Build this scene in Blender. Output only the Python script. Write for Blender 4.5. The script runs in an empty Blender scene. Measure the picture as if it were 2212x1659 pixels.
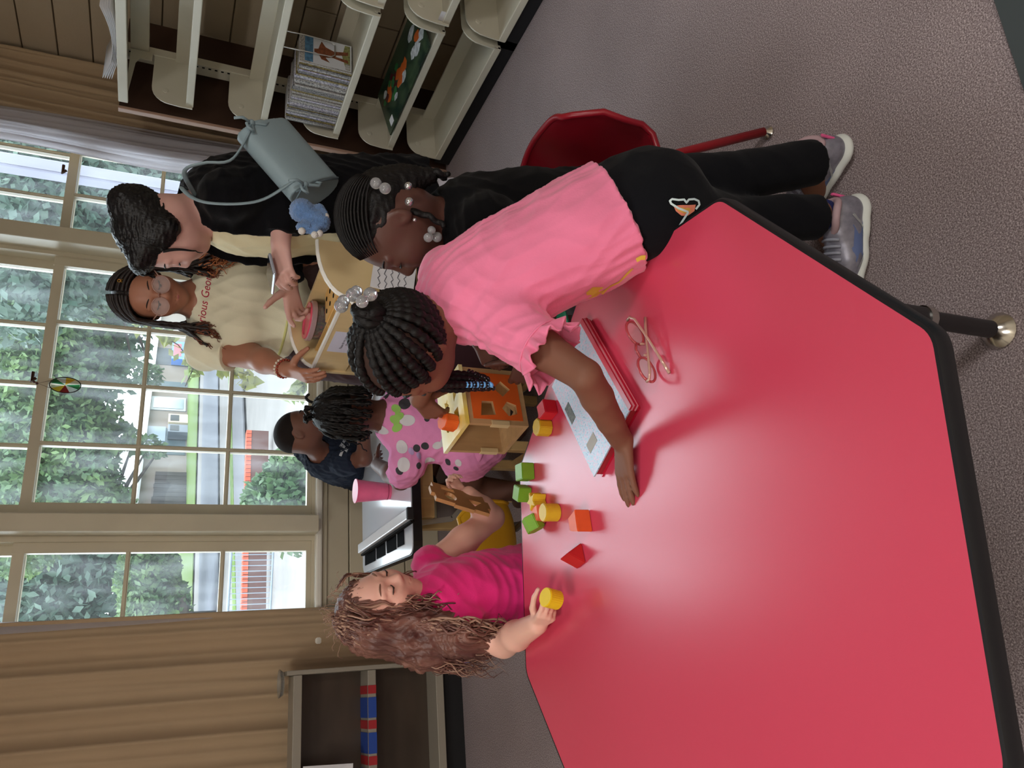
import bpy, bmesh, math, random
import numpy as np
from mathutils import Vector, Matrix
from mathutils.bvhtree import BVHTree
random.seed(4); RNG = np.random.default_rng(4)
S = bpy.context.scene
COL = S.collection

# ------------------------------------------------------------------ camera (a phone held on its side)
H = 1.413
F_PX = 1679.5
U = Vector((0.93357802, -0.35026648, 0.0757989))      # to the right for someone standing in the room
V = Vector((-0.07800928, -0.40505552, -0.91095805))   # downwards
W = Vector((0.34978083, 0.8445374, -0.40547497))      # viewing direction
cam_d = bpy.data.cameras.new('camera'); cam = bpy.data.objects.new('camera', cam_d); COL.objects.link(cam)
cam_d.sensor_fit = 'HORIZONTAL'; cam_d.sensor_width = 36.0; cam_d.lens = 36.0*F_PX/2212
cam_d.clip_start = 0.02; cam_d.clip_end = 400
M = Matrix.Identity(4)
for r in range(3):
    M[r][0] = V[r]; M[r][1] = U[r]; M[r][2] = -W[r]
M[2][3] = H
cam.matrix_world = M
S.camera = cam

# ------------------------------------------------------------------ sky, daylight, exposure
S.view_settings.view_transform = 'Standard'; S.view_settings.look = 'None'
S.view_settings.gamma = 1.0; S.view_settings.use_curve_mapping = False
S.view_settings.exposure = -0.05
wd = bpy.data.worlds.new('overcast_sky'); S.world = wd; wd.use_nodes = True
bg = wd.node_tree.nodes['Background']; bg.inputs[0].default_value = (0.80, 0.90, 1.0, 1); bg.inputs[1].default_value = 8.0
def ceiling_lamp(name, loc, sx, sy, power):
    d = bpy.data.lights.new(name, 'AREA'); d.shape = 'RECTANGLE'; d.size = sx; d.size_y = sy; d.energy = power; d.color = (1, .97, .93)
    o = bpy.data.objects.new(name, d); o.location = loc; COL.objects.link(o); return o
for i, (lx, ly) in enumerate(((-1.6, .6), (1.2, -1.4), (-1.6, -2.4))):
    ceiling_lamp('fluorescent_light', (lx, ly, 3.17), .55, 1.15, 50)
for i, (x0, x1) in enumerate(((-.62, .70), (.82, 2.20), (2.30, 3.08))):       # sampling aid only: portals in the window openings
    d = bpy.data.lights.new('window_portal', 'AREA'); d.shape = 'RECTANGLE'; d.size = x1-x0; d.size_y = 2.4; d.cycles.is_portal = True
    o = bpy.data.objects.new('window_portal', d); o.location = ((x0+x1)/2, 4.22, 1.87); o.rotation_euler = (math.radians(-90), 0, 0); COL.objects.link(o)

# ------------------------------------------------------------------ measuring: a photo pixel turned into a point of the room
def ray(px, py): return (U*(829.5-py) + V*(px-1106) + W*F_PX).normalized()
def at_z(px, py, z): d = ray(px, py); return Vector((0, 0, H)) + d*((z-H)/d.z)
def at_y(px, py, y): d = ray(px, py); return Vector((0, 0, H)) + d*(y/d.y)
def at_x(px, py, x): d = ray(px, py); return Vector((0, 0, H)) + d*(x/d.x)
def at_len(px, py, prev, L, far=False):
    "point on the sight line at distance L from prev (nearest point if out of reach)"
    o = Vector((0, 0, H)); d = ray(px, py); w = Vector(prev)-o; t = w.dot(d); h2 = L*L-(w.dot(w)-t*t)
    if h2 < 0: return o+d*t
    return o+d*(t+math.sqrt(h2) if far else t-math.sqrt(h2))

# ------------------------------------------------------------------ materials
def lin(c):
    c = [x/255 for x in c]
    return tuple(x/12.92 if x <= .04045 else ((x+.055)/1.055)**2.4 for x in c) + (1,)
MATS = {}
def mat(name, rgb, rough=.6, spec=.5, metal=0, var=0, vscale=20, bump=0, bscale=60, sheen=0, coat=0, trans=0, alpha=1, sss=0, emit=0, vrgb=None, stretch=(1, 1, 1), detail=3):
    if name in MATS: return MATS[name]
    m = bpy.data.materials.new(name); m.use_nodes = True; N = m.node_tree.nodes; L = m.node_tree.links
    b = N['Principled BSDF']; c = lin(rgb)
    b.inputs['Base Color'].default_value = c; b.inputs['Roughness'].default_value = rough
    b.inputs['Specular IOR Level'].default_value = spec; b.inputs['Metallic'].default_value = metal
    if sheen: b.inputs['Sheen Weight'].default_value = sheen
    if coat: b.inputs['Coat Weight'].default_value = coat; b.inputs['Coat Roughness'].default_value = .1
    if trans: b.inputs['Transmission Weight'].default_value = trans
    if alpha < 1: b.inputs['Alpha'].default_value = alpha
    if sss: b.inputs['Subsurface Weight'].default_value = sss; b.inputs['Subsurface Scale'].default_value = .004
    if emit: b.inputs['Emission Color'].default_value = c; b.inputs['Emission Strength'].default_value = emit
    if var or bump:
        tc = N.new('ShaderNodeTexCoord'); mp = N.new('ShaderNodeMapping'); L.new(tc.outputs['Object'], mp.inputs[0]); mp.inputs['Scale'].default_value = stretch
    if var:
        nz = N.new('ShaderNodeTexNoise'); nz.inputs['Scale'].default_value = vscale; nz.inputs['Detail'].default_value = detail; L.new(mp.outputs[0], nz.inputs['Vector'])
        mx = N.new('ShaderNodeMix'); mx.data_type = 'RGBA'
        c2 = lin(vrgb) if vrgb else tuple(x*(1-var) for x in c[:3])+(1,)
        mr = N.new('ShaderNodeMapRange'); mr.inputs[1].default_value = .35; mr.inputs[2].default_value = .65; L.new(nz.outputs[0], mr.inputs[0])
        L.new(mr.outputs[0], mx.inputs[0]); mx.inputs[6].default_value = c; mx.inputs[7].default_value = c2; L.new(mx.outputs[2], b.inputs['Base Color'])
    if bump:
        n2 = N.new('ShaderNodeTexNoise'); n2.inputs['Scale'].default_value = bscale; n2.inputs['Detail'].default_value = 4; L.new(mp.outputs[0], n2.inputs['Vector'])
        bp = N.new('ShaderNodeBump'); bp.inputs['Strength'].default_value = min(1, bump); bp.inputs['Distance'].default_value = .004; L.new(n2.outputs[0], bp.inputs['Height']); L.new(bp.outputs[0], b.inputs['Normal'])
    MATS[name] = m; return m

# ------------------------------------------------------------------ mesh building
class MB:
    "collects shapes for ONE mesh object"
    def __init__(s): s.v = []; s.f = []
    def add(s, v, f):
        n = len(s.v); s.v += [tuple(p) for p in v]; s.f += [tuple(i+n for i in q) for q in f]; return s
    def box(s, c, d, R=None, bev=0):
        c = Vector(c); hx, hy, hz = d[0]/2, d[1]/2, d[2]/2
        if bev <= 0:
            v = [Vector((x, y, z)) for x in (-hx, hx) for y in (-hy, hy) for z in (-hz, hz)]
            f = [(0, 1, 3, 2), (4, 6, 7, 5), (0, 4, 5, 1), (2, 3, 7, 6), (0, 2, 6, 4), (1, 5, 7, 3)]
        else:
            bm = bmesh.new(); bmesh.ops.create_cube(bm, size=1)
            for q in bm.verts: q.co = Vector((q.co.x*d[0], q.co.y*d[1], q.co.z*d[2]))
            bmesh.ops.bevel(bm, geom=bm.edges[:], offset=bev, segments=2, affect='EDGES', profile=.5)
            v = [q.co.copy() for q in bm.verts]; f = [[q.index for q in p.verts] for p in bm.faces]; bm.free()
        if R is not None: v = [R @ p for p in v]
        return s.add([p+c for p in v], f)
    def bar(s, a, b, w, h, up=(0, 0, 1), bev=0):
        a = Vector(a); b = Vector(b); x = (b-a); L = x.length; x.normalize(); z = Vector(up); y = z.cross(x)
        if y.length < 1e-4: y = Vector((0, 1, 0)).cross(x)
        y.normalize(); z = x.cross(y); R = Matrix((x, y, z)).transposed()
        return s.box((a+b)/2, (L, w, h), R, bev)
    def tube(s, pts, r, n=8, caps=True, flat=1.0, up=None):
        pts = [Vector(p) for p in pts]; m = len(pts)
        rr = [r]*m if isinstance(r, (int, float)) else r
        t = [(pts[min(i+1, m-1)]-pts[max(i-1, 0)]).normalized() for i in range(m)]
        ref = Vector(up) if up else (Vector((0, 0, 1)) if abs(t[0].z) < .9 else Vector((1, 0, 0)))
        x = t[0].cross(ref); x = x.normalized() if x.length > 1e-6 else Vector((1, 0, 0)); v = []; f = []
        for i in range(m):
            x = x - t[i]*x.dot(t[i])
            if x.length < 1e-6: x = t[i].orthogonal()
            x.normalize(); y = t[i].cross(x)
            for k in range(n):
                a = 2*math.pi*k/n; v.append(pts[i]+x*math.cos(a)*rr[i]+y*math.sin(a)*rr[i]*flat)
        for i in range(m-1):
            for k in range(n):
                k2 = (k+1) % n; f.append((i*n+k, i*n+k2, (i+1)*n+k2, (i+1)*n+k))
        if caps: f.append(tuple(range(n-1, -1, -1))); f.append(tuple((m-1)*n+k for k in range(n)))
        return s.add(v, f)
    def lathe(s, prof, base, axis=(0, 0, 1), n=20):
        "prof: (radius, height) pairs"
        z = Vector(axis).normalized(); x = z.orthogonal().normalized(); y = z.cross(x); b = Vector(base); v = []; f = []
        for r, h in prof:
            for k in range(n):
                a = 2*math.pi*k/n; v.append(b+z*h+x*math.cos(a)*r+y*math.sin(a)*r)
        m = len(prof)
        for i in range(m-1):
            for k in range(n):
                k2 = (k+1) % n; f.append((i*n+k, i*n+k2, (i+1)*n+k2, (i+1)*n+k))
        f.append(tuple(range(n-1, -1, -1))); f.append(tuple((m-1)*n+k for k in range(n)))
        return s.add(v, f)
    def prism(s, poly, o, ex, ey, ez, depth):
        "polygon (2-D) in the plane ex,ey at o, pushed along ez by depth"
        o, ex, ey, ez = Vector(o), Vector(ex), Vector(ey), Vector(ez); n = len(poly)
        v = [o+ex*a+ey*b for a, b in poly]+[o+ex*a+ey*b+ez*depth for a, b in poly]
        f = [tuple(range(n-1, -1, -1)), tuple(range(n, 2*n))]+[(i, (i+1) % n, n+(i+1) % n, n+i) for i in range(n)]
        return s.add(v, f)
    def ball(s, c, r, n=12, m=8, R=None):
        r = (r, r, r) if isinstance(r, (int, float)) else r; v = []; f = []
        for i in range(m+1):
            th = math.pi*i/m
            for k in range(n):
                a = 2*math.pi*k/n; p = Vector((r[0]*math.sin(th)*math.cos(a), r[1]*math.sin(th)*math.sin(a), r[2]*math.cos(th)))
                v.append(Vector(c)+(R @ p if R is not None else p))
        for i in range(m):
            for k in range(n):
                k2 = (k+1) % n; f.append((i*n+k, (i+1)*n+k, (i+1)*n+k2, i*n+k2))
        return s.add(v, f)
    def plate(s, outer, holes, o, ex, ey, ez, depth):
        "slab with holes: polygons filled in the plane, given thickness"
        bm = bmesh.new(); loops = [outer]+holes; edges = []
        o, ex, ey, ez = Vector(o), Vector(ex), Vector(ey), Vector(ez)
        for lp in loops:
            vs = [bm.verts.new(o+ex*a+ey*b) for a, b in lp]
            edges += [bm.edges.new((vs[i], vs[(i+1) % len(vs)])) for i in range(len(vs))]
        bmesh.ops.triangle_fill(bm, use_beauty=True, edges=edges, normal=ez)
        ret = bmesh.ops.extrude_face_region(bm, geom=bm.faces[:])
        for q in ret['geom']:
            if isinstance(q, bmesh.types.BMVert): q.co += ez*depth
        bmesh.ops.recalc_face_normals(bm, faces=bm.faces[:])
        bm.verts.index_update()
        s.add([q.co.copy() for q in bm.verts], [[q.index for q in p.verts] for p in bm.faces]); bm.free(); return s
    def mesh(s, name): return np_mesh(name, s.v, s.f)
def np_mesh(name, v, f, smooth=False):
    me = bpy.data.meshes.new(name); me.from_pydata([tuple(p) for p in v], [], [tuple(q) for q in f]); me.update()
    return me
def obj(name, geo, m, parent=None, smooth=False, fix=True):
    "link a mesh as one object; geometry is given in room coordinates"
    me = geo.mesh(name) if isinstance(geo, MB) else geo
    if fix:
        bm = bmesh.new(); bm.from_mesh(me); bmesh.ops.recalc_face_normals(bm, faces=bm.faces[:]); bm.to_mesh(me); bm.free()
    o = bpy.data.objects.new(name, me); COL.objects.link(o)
    for q in (m if isinstance(m, (list, tuple)) else [m]): me.materials.append(q)
    if smooth:
        me.polygons.foreach_set('use_smooth', [True]*len(me.polygons))
        if smooth != 'all':
            try: me.set_sharp_from_angle(angle=math.radians(40))
            except Exception: pass
    if parent is not None: put(o, parent)
    return o
def put(o, parent):
    p = parent; off = Vector((0, 0, 0))
    while p is not None: off += p.location; p = p.parent
    o.parent = parent; o.location = o.location-off; return o
def tag(o, label=None, cat=None, group=None, kind=None):
    if label: o['label'] = label
    if cat: o['category'] = cat
    if group: o['group'] = group
    if kind: o['kind'] = kind
    return o
def thing(name, loc, label, cat, group=None):
    o = bpy.data.objects.new(name, None); o.empty_display_size = .05; COL.objects.link(o); o.location = loc
    return tag(o, label, cat, group)
def struct(name, geo, m, parent=None, **k):
    o = obj(name, geo, m, parent, **k)
    if parent is None: o['kind'] = 'structure'
    return o
def rect(w, h): return [(-w/2, -h/2), (w/2, -h/2), (w/2, h/2), (-w/2, h/2)]
def ngon(n, r, a0=0, ry=None): return [(r*math.cos(a0+2*math.pi*i/n), (ry or r)*math.sin(a0+2*math.pi*i/n)) for i in range(n)]
def rrect(w, h, r, n=4):
    out = []
    for cx, cy, a in ((w/2-r, h/2-r, 0), (-w/2+r, h/2-r, 90), (-w/2+r, -h/2+r, 180), (w/2-r, -h/2+r, 270)):
        for i in range(n+1):
            t = math.radians(a+90*i/n); out.append((cx+r*math.cos(t), cy+r*math.sin(t)))
    return out
def rounded(poly, r, n=4):
    out = []; m = len(poly)
    for i in range(m):
        p = Vector(poly[i]); a = (Vector(poly[i-1])-p).normalized(); b = (Vector(poly[(i+1) % m])-p).normalized()
        ang = a.angle(b); t = r/math.tan(ang/2); p0 = p+a*t; p1 = p+b*t
        for k in range(n+1):
            q = k/n; out.append(tuple((p0*(1-q)+p*q)*(1-q)+(p*(1-q)+p1*q)*q))
    return out
# ================================================================== the room
def carpet_mat():
    m = bpy.data.materials.new('carpet'); m.use_nodes = True; N = m.node_tree.nodes; L = m.node_tree.links; b = N['Principled BSDF']
    tc = N.new('ShaderNodeTexCoord')
    n1 = N.new('ShaderNodeTexNoise'); n1.inputs['Scale'].default_value = 300; n1.inputs['Detail'].default_value = 5; n1.inputs['Roughness'].default_value = .75; L.new(tc.outputs['Object'], n1.inputs['Vector'])
    cr = N.new('ShaderNodeValToRGB'); L.new(n1.outputs[0], cr.inputs[0]); e = cr.color_ramp.elements
    e[0].position = .34; e[0].color = lin((92, 80, 80)); e[1].position = .64; e[1].color = lin((234, 220, 221))
    q = e.new(.5); q.color = lin((158, 143, 145))
    n2 = N.new('ShaderNodeTexNoise'); n2.inputs['Scale'].default_value = 3; n2.inputs['Detail'].default_value = 3; L.new(tc.outputs['Object'], n2.inputs['Vector'])
    mx = N.new('ShaderNodeMix'); mx.data_type = 'RGBA'; mx.blend_type = 'MULTIPLY'; mx.inputs[0].default_value = .25
    L.new(cr.outputs[0], mx.inputs[6]); L.new(n2.outputs[0], mx.inputs[7]); L.new(mx.outputs[2], b.inputs['Base Color'])
    bp = N.new('ShaderNodeBump'); bp.inputs['Strength'].default_value = .6; bp.inputs['Distance'].default_value = .005; L.new(n1.outputs[0], bp.inputs['Height']); L.new(bp.outputs[0], b.inputs['Normal'])
    b.inputs['Roughness'].default_value = .95; b.inputs['Specular IOR Level'].default_value = .1
    return m
WX, WY = 3.42, 4.08          # right wall, window plane
struct('floor', MB().box((.1, .5, -.05), (6.9, 7.4, .1)), carpet_mat())
CREAM = mat('cream_gloss_paint', (203, 194, 170), .38, .5, var=.06, vscale=6, bump=.08, bscale=25)
BLOCK = mat('painted_wall_block', (190, 174, 150), .55, .4, var=.06, vscale=5, bump=.15, bscale=90)
PLAST = mat('plain_wall_paint', (205, 196, 178), .7, .3)
struct('ceiling', MB().box((.1, .5, 3.32), (6.9, 7.4, .1)), mat('ceiling_white', (225, 222, 215), .8, .2))
struct('wall_left', MB().box((-3.05, .45, 1.6), (.1, 7.3, 3.4)), PLAST)
struct('wall_back', MB().box((.1, -3.05, 1.6), (6.9, .1, 3.4)), PLAST)
# right wall: long painted blocks, each a piece with recessed joints
wr = struct('wall_right', MB().box((WX+.06, .5, 1.6), (.1, 7.3, 3.4)), mat('block_joint', (150, 136, 114), .8, .2))
CH = .172; nblk = 0
bm_me = MB().box((0, 0, 0), (.03, 1.62, CH-.007), None, .003).mesh('wall_block'); bm_me.materials.append(BLOCK)
for r in range(0, 19):
    for c in range(3):
        y = 4.86-.82*(r % 2)-1.63*c-.81
        if y < .5: continue
        o = bpy.data.objects.new('wall_block', bm_me); COL.objects.link(o); o.location = (WX-.001+random.uniform(-.001, .001), y, .03+CH*(r+.5)); put(o, wr)
# window wall: apron boards below the sill, posts between the three windows, head above
ww = struct('wall_window', MB().box((-1.75, WY+.09, 1.6), (2.5, .16, 3.4)).box((3.29, WY+.09, 1.6), (.34, .16, 3.4)).box((.95, WY+.10, .3), (5, .14, .62)).box((1, WY+.09, 3.25), (5, .16, .3)), CREAM)
for i, (z0, z1) in enumerate(((.485, .598), (.37, .48), (.19, .365), (.02, .185))):
    obj('apron_board', MB().box((1.1, WY-.005-.004*i, (z0+z1)/2), (3.6, .05, z1-z0), None, .004), CREAM, ww)
obj('apron_cap', MB().box((1.1, WY-.012, .612), (3.6, .075, .028), None, .006), CREAM, ww)
struct('trim_1', MB().box((1.1, WY-.005, .645), (3.6, .15, .034), None, .01), mat('sill_gloss', (232, 228, 216), .3, .5))
struct('trim_2', MB().box((.789, WY-.055, 1.95), (.082, .19, 2.58), None, .004).box((.84, WY+.01, 1.95), (.022, .09, 2.58)).box((.738, WY+.01, 1.95), (.022, .09, 2.58)), CREAM)
struct('trim_3', MB().box((2.235, WY-.055, 1.95), (.085, .19, 2.58), None, .004).box((2.185, WY+.01, 1.95), (.022, .09, 2.58)).box((2.288, WY+.01, 1.95), (.022, .09, 2.58)), CREAM)
struct('baseboard_window', MB().box((1.1, WY-.03, .05), (3.6, .05, .1), None, .006), CREAM)
def glass_mat():
    m = bpy.data.materials.new('window_glass'); m.use_nodes = True; N = m.node_tree.nodes; L = m.node_tree.links; N.remove(N['Principled BSDF'])
    out = N['Material Output']; tr = N.new('ShaderNodeBsdfTransparent'); tr.inputs[0].default_value = (.965, .985, .975, 1)
    gl = N.new('ShaderNodeBsdfGlossy'); gl.inputs['Roughness'].default_value = .02; df = N.new('ShaderNodeBsdfTranslucent'); df.inputs[0].default_value = (.9, .95, 1, 1)
    fr = N.new('ShaderNodeFresnel'); fr.inputs[0].default_value = 1.35
    m1 = N.new('ShaderNodeMixShader'); L.new(fr.outputs[0], m1.inputs[0]); L.new(tr.outputs[0], m1.inputs[1]); L.new(gl.outputs[0], m1.inputs[2])
    tc = N.new('ShaderNodeTexCoord'); mp = N.new('ShaderNodeMapping'); mp.inputs['Scale'].default_value = (9, 1, 2.2); L.new(tc.outputs['Object'], mp.inputs[0])
    nz = N.new('ShaderNodeTexNoise'); nz.inputs['Scale'].default_value = 1.6; nz.inputs['Detail'].default_value = 6; L.new(mp.outputs[0], nz.inputs['Vector'])
    mr = N.new('ShaderNodeMapRange'); mr.inputs[1].default_value = .42; mr.inputs[2].default_value = .75; mr.inputs[3].default_value = .015; mr.inputs[4].default_value = .08; L.new(nz.outputs[0], mr.inputs[0])
    m2 = N.new('ShaderNodeMixShader'); L.new(mr.outputs[0], m2.inputs[0]); L.new(m1.outputs[0], m2.inputs[1]); L.new(df.outputs[0], m2.inputs[2])
    L.new(m2.outputs[0], out.inputs[0]); return m
GLASS = glass_mat()
pane_me = {}
def window(name, x0, x1, cols, yl, yu):
    "double hung sash window: cols = x of the muntins; yl / yu = depth of lower and upper sash"
    w = struct(name, MB().box((x0-.012, yl+.03, 1.95), (.026, .14, 2.58)).box((x1+.012, yl+.03, 1.95), (.026, .14, 2.58)).box(((x0+x1)/2, yl+.03, 3.2), (x1-x0, .14, .1)).box(((x0+x1)/2, yl+.045, .662), (x1-x0, .16, .03)), CREAM)
    rows_l = (.697, 1.098, 1.513, 1.932); rows_u = (1.975, 2.37, 2.77, 3.14)
    for nm, y, rows, top in (('lower_sash', yl, rows_l, .052), ('upper_sash', yu, rows_u, .05)):
        b = MB(); st = .048
        zb, zt = rows[0], rows[-1]
        b.box((x0+st/2, y, (zb+zt)/2), (st, .042, zt-zb+.09)); b.box((x1-st/2, y, (zb+zt)/2), (st, .042, zt-zb+.09))
        b.box(((x0+x1)/2, y, zb-.022), (x1-x0-2*st, .040, .05)); b.box(((x0+x1)/2, y, zt+.02), (x1-x0-2*st, .040, .046))
        xs = [x0+st]+list(cols)+[x1-st]
        for x in cols: b.box((x, y, (zb+zt)/2), (.020, .036, zt-zb)).box((x, y-.004, (zb+zt)/2), (.010, .044, zt-zb))
        for z in rows[1:-1]: b.box(((x0+x1)/2, y, z), (x1-x0-.09, .034, .020)).box(((x0+x1)/2, y-.004, z), (x1-x0-.09, .042, .010))
        sash = obj(nm, b, CREAM, w)
        for i in range(len(xs)-1):
            for j in range(len(rows)-1):
                g = MB().box(((xs[i]+xs[i+1])/2, y+.006, (rows[j]+rows[j+1])/2), (xs[i+1]-xs[i]-.004, .003, rows[j+1]-rows[j]-.004))
                obj('pane', g, GLASS, sash)
    lock = MB().tube([((x0+x1)/2, yl-.0, 1.985), ((x0+x1)/2-.02, yl, 2.0), ((x0+x1)/2+.03, yl, 2.0)], .008)
    obj('sash_lock', lock, mat('dark_bronze', (70, 48, 38), .4, .5, metal=.8), w)
window('window_1', -.60, .722, (-.262, .045, .352), WY-.005, WY+.05)
window('window_2', .856, 2.172, (1.186, 1.500, 1.812), WY-.005, WY+.05)
window('window_3', 2.30, 3.11, (2.553, 2.83), WY-.005, WY+.05)

# ceiling light fittings that hold the lamps
for i, (lx, ly) in enumerate(((-1.6, .6), (1.2, -1.4), (-1.6, -2.4))):
    t = thing('ceiling_light', (lx, ly, 3.18), ('flat fluorescent ceiling fitting over the near left of the room', 'flat fluorescent ceiling fitting behind the red table', 'flat fluorescent ceiling fitting in the back left corner')[i], 'lamp', 'ceiling lights')
    obj('housing', MB().box((lx, ly, 3.235), (.62, 1.22, .07), None, .008), mat('lamp_housing', (230, 230, 228), .5), t)
    obj('diffuser', MB().box((lx, ly, 3.195), (.58, 1.18, .01)), mat('lamp_diffuser', (250, 248, 240), .5, emit=.6), t)

# ------------------------------------------------------------------ curtains
CURT = mat('tan_curtain_cloth', (182, 158, 128), .85, .2, var=.05, vscale=3, bump=.1, bscale=250, sheen=.2)
def cloth_trans(name, rgb, amt):
    m = bpy.data.materials.new(name); m.use_nodes = True; N = m.node_tree.nodes; L = m.node_tree.links; b = N['Principled BSDF']
    b.inputs['Base Color'].default_value = lin(rgb); b.inputs['Roughness'].default_value = .9; b.inputs['Specular IOR Level'].default_value = .1
    t = N.new('ShaderNodeBsdfTranslucent'); t.inputs[0].default_value = lin(rgb); mx = N.new('ShaderNodeMixShader'); mx.inputs[0].default_value = amt
    L.new(b.outputs[0], mx.inputs[1]); L.new(t.outputs[0], mx.inputs[2]); L.new(mx.outputs[0], N['Material Output'].inputs[0]); return m
LINING = cloth_trans('white_lining_cloth', (232, 230, 234), .7)
def drape(name, fx, fy, ztop, zbot, m, parent, nu=150, nv=26, thick=.004):
    "cloth sheet: fx(u,v), fy(u,v) give x,y for u across (0-1), v down (0-1)"
    v = []; f = []
    for j in range(nv+1):
        q = j/nv
        for i in range(nu+1):
            u = i/nu; zb = zbot(u) if callable(zbot) else zbot
            v.append((fx(u, q), fy(u, q), ztop+(zb-ztop)*q))
    for j in range(nv):
        for i in range(nu):
            a = j*(nu+1)+i; f.append((a, a+1, a+nu+2, a+nu+1))
    o = obj(name, np_mesh(name, v, f), m, parent, smooth='all')
    sm = o.modifiers.new('thick', 'SOLIDIFY'); sm.thickness = thick; return o
def folds(u, phases, q):
    s = 0
    for n, a, ph, sway in phases:
        x = n*u+ph+sway*q; s += a*(abs(math.sin(math.pi*x))**.8*2-1)
    return s
tR = thing('curtain', (3.0, 3.95, .05), 'tan curtain with white lining drawn back beside the tall metal shelving', 'curtain', 'curtains at the windows')
PR = [(7, .022, .1, .5), (3, .022, .3, -.3), (15, .006, 0, .6)]
drape('curtain_cloth', lambda u, q: 2.815+.56*u+.03*q-.06*math.sin(q*2.2)*(1-u), lambda u, q: 3.93+.07*u+folds(u, PR, q)-.04*(1-u)*q, 3.1, .06, CURT, tR)
PL = [(3, .012, .2, .8), (7, .006, .1, -.6)]
drape('lining', lambda u, q: 2.70+(.20+.05*q)*u+.10*max(0, q-.55)*(1-u)+.012*math.sin(q*9+u*3), lambda u, q: 3.90+folds(u, PL, q)+.01*math.sin(q*14)-.03*q, 3.1, lambda u: .16+.03*abs(math.sin(u*9)), LINING, tR, nu=60, nv=50)
tL = thing('curtain', (.1, 3.92, .05), 'tan pleated curtain hanging behind the red-haired girl', 'curtain', 'curtains at the windows')
PL2 = [(6, .03, .35, .15), (3, .02, .1, -.2), (13, .006, 0, .5)]
drape('curtain_cloth', lambda u, q: .355-(.82)*u+.03*math.sin(q*1.6)*(1-u)-.10*q*q*u, lambda u, q: 3.962+folds(u, PL2, q)*(1-.25*u)*.85+.01*u, 3.1, .07, CURT, tL, nu=190)
drape('curtain_cloth', lambda u, q: -.44-(1.1)*u-.12*(1-q)*(1-u)+.03*math.sin(q*2), lambda u, q: 3.975+folds(u, [(4, .028, .2, .9), (9, .010, 0, -.5)], q), 3.1, .07, CURT, tL, nu=150)
drape('lining', lambda u, q: .375-.10*u+.004*math.sin(q*8), lambda u, q: 3.985+.006*math.sin(u*6+q*5), 3.1, .1, LINING, tL, nu=16)
# turquoise mat at the frame's near right corner
o = obj('floor_mat', MB().box((1.35, .15, .006), (.86, .70, .012), Matrix.Rotation(math.radians(-2), 3, 'Z')), mat('turquoise_carpet', (20, 120, 150), .95, .1, var=.5, vscale=240, bump=.8, bscale=300)); tag(o, 'turquoise carpet mat with a dark rubber border on the grey carpet', 'mat')
obj('border', MB().bar((.93, .615, .005), (1.79, .585, .005), .05, .011), mat('dark_rubber_edge', (62, 70, 72), .8), o)
# ================================================================== tall metal shelving on the right
STEEL = mat('cream_shelf_enamel', (205, 201, 184), .42, .5, var=.04, vscale=8)
BROWN = mat('brown_end_panel', (62, 40, 28), .55, .4, var=.2, vscale=4, stretch=(1, 1, .2))
DARK = mat('black_kick_plate', (24, 24, 27), .6, .4)
SLOT = mat('slot_shadow', (20, 18, 16), .9, .1)
FX = 2.80
sh = thing('library_shelving', (3.1, 2.9, 0), 'tall cream metal library shelving with a brown end panel on the right wall', 'shelving')
obj('end_panel', MB().box((3.095, 3.60, .868), (.57, .025, 1.73), None, .004), BROWN, sh)
obj('lit_panel_edge', MB().box((2.803, 3.60, .868), (.016, .032, 1.735), None, .003), mat('pinkish_lit_edge', (176, 142, 124), .45), sh)  # pale pinkish tone puts the light on the panel's front edge into colour
for y in (3.515, 2.575, 1.635):
    p = obj('upright_post', MB().box((3.10, y, .9), (.045, .075, 1.66), None, .003), STEEL, sh)
    s_ = MB()
    for k in range(52): s_.box((3.076, y-.024 if y > 3 else y+.024, .12+.031*k), (.004, .006, .013))
    q = obj('slot_row', s_, SLOT, p); q['kind'] = 'stuff'
    obj('bolt_hole', MB().box((3.076, y, 1.18), (.004, .010, .012)), SLOT, p)
def bracket(y, z, depth=.29, h=.165, up=True):
    x1 = 3.085; x0 = x1-depth; r = .07
    poly = [(x1, z-.028), (x0, z-.028), (x0, z+.03)]
    for k in range(7):
        a = math.pi-k*math.pi/12; poly.append((x0+.004+.09+.09*math.cos(a), z+h-.09+.09*math.sin(a)))
    poly += [(x1, z+h)]
    b = MB().prism(poly, (0, y-.003, 0), (1, 0, 0), (0, 0, 1), (0, 1, 0), .006)
    o = obj('bracket', b, STEEL, sh)
    obj('rivet', MB().lathe([(.001, .004), (.012, .003), (.015, 0)], (x0+.08, y-.003, z+h*.62), (0, -1, 0), 12), STEEL, o)
levels = [(.105, .30), (.385, .27), (.69, .27), (1.065, .27), (1.425, .27)]
for (ya, yb) in ((2.60, 3.49), (1.66, 2.555)):
    for z, dep in levels:
        x0 = FX if z < .2 else FX+.012
        b = MB().box(((x0+3.08)/2, (ya+yb)/2, z-.009), (3.08-x0, yb-ya, .016), None, .002)
        b.box((x0+.003, (ya+yb)/2, z-.014), (.018, yb-ya-.002, .036), None, .004)
        b.box((3.072, (ya+yb)/2, z+.03), (.012, yb-ya, .075), None, .002)
        obj('shelf', b, STEEL, sh)
        for y in (ya+.004, yb-.004): bracket(y, z)
    obj('back_rail', MB().box((3.10, (ya+yb)/2, 1.66), (.03, yb-ya, .085), None, .003), STEEL, sh)
    obj('top_shelf', MB().box((2.95, (ya+yb)/2+.02, 1.722), (.30, yb-ya+.05, .016)).box((2.800, (ya+yb)/2+.02, 1.711), (.018, yb-ya+.048, .044), None, .004), STEEL, sh)
    obj('kick_plate', MB().box((2.835, (ya+yb)/2+.01, .045), (.03, yb-ya+.10, .09), None, .003), DARK, sh)
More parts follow.
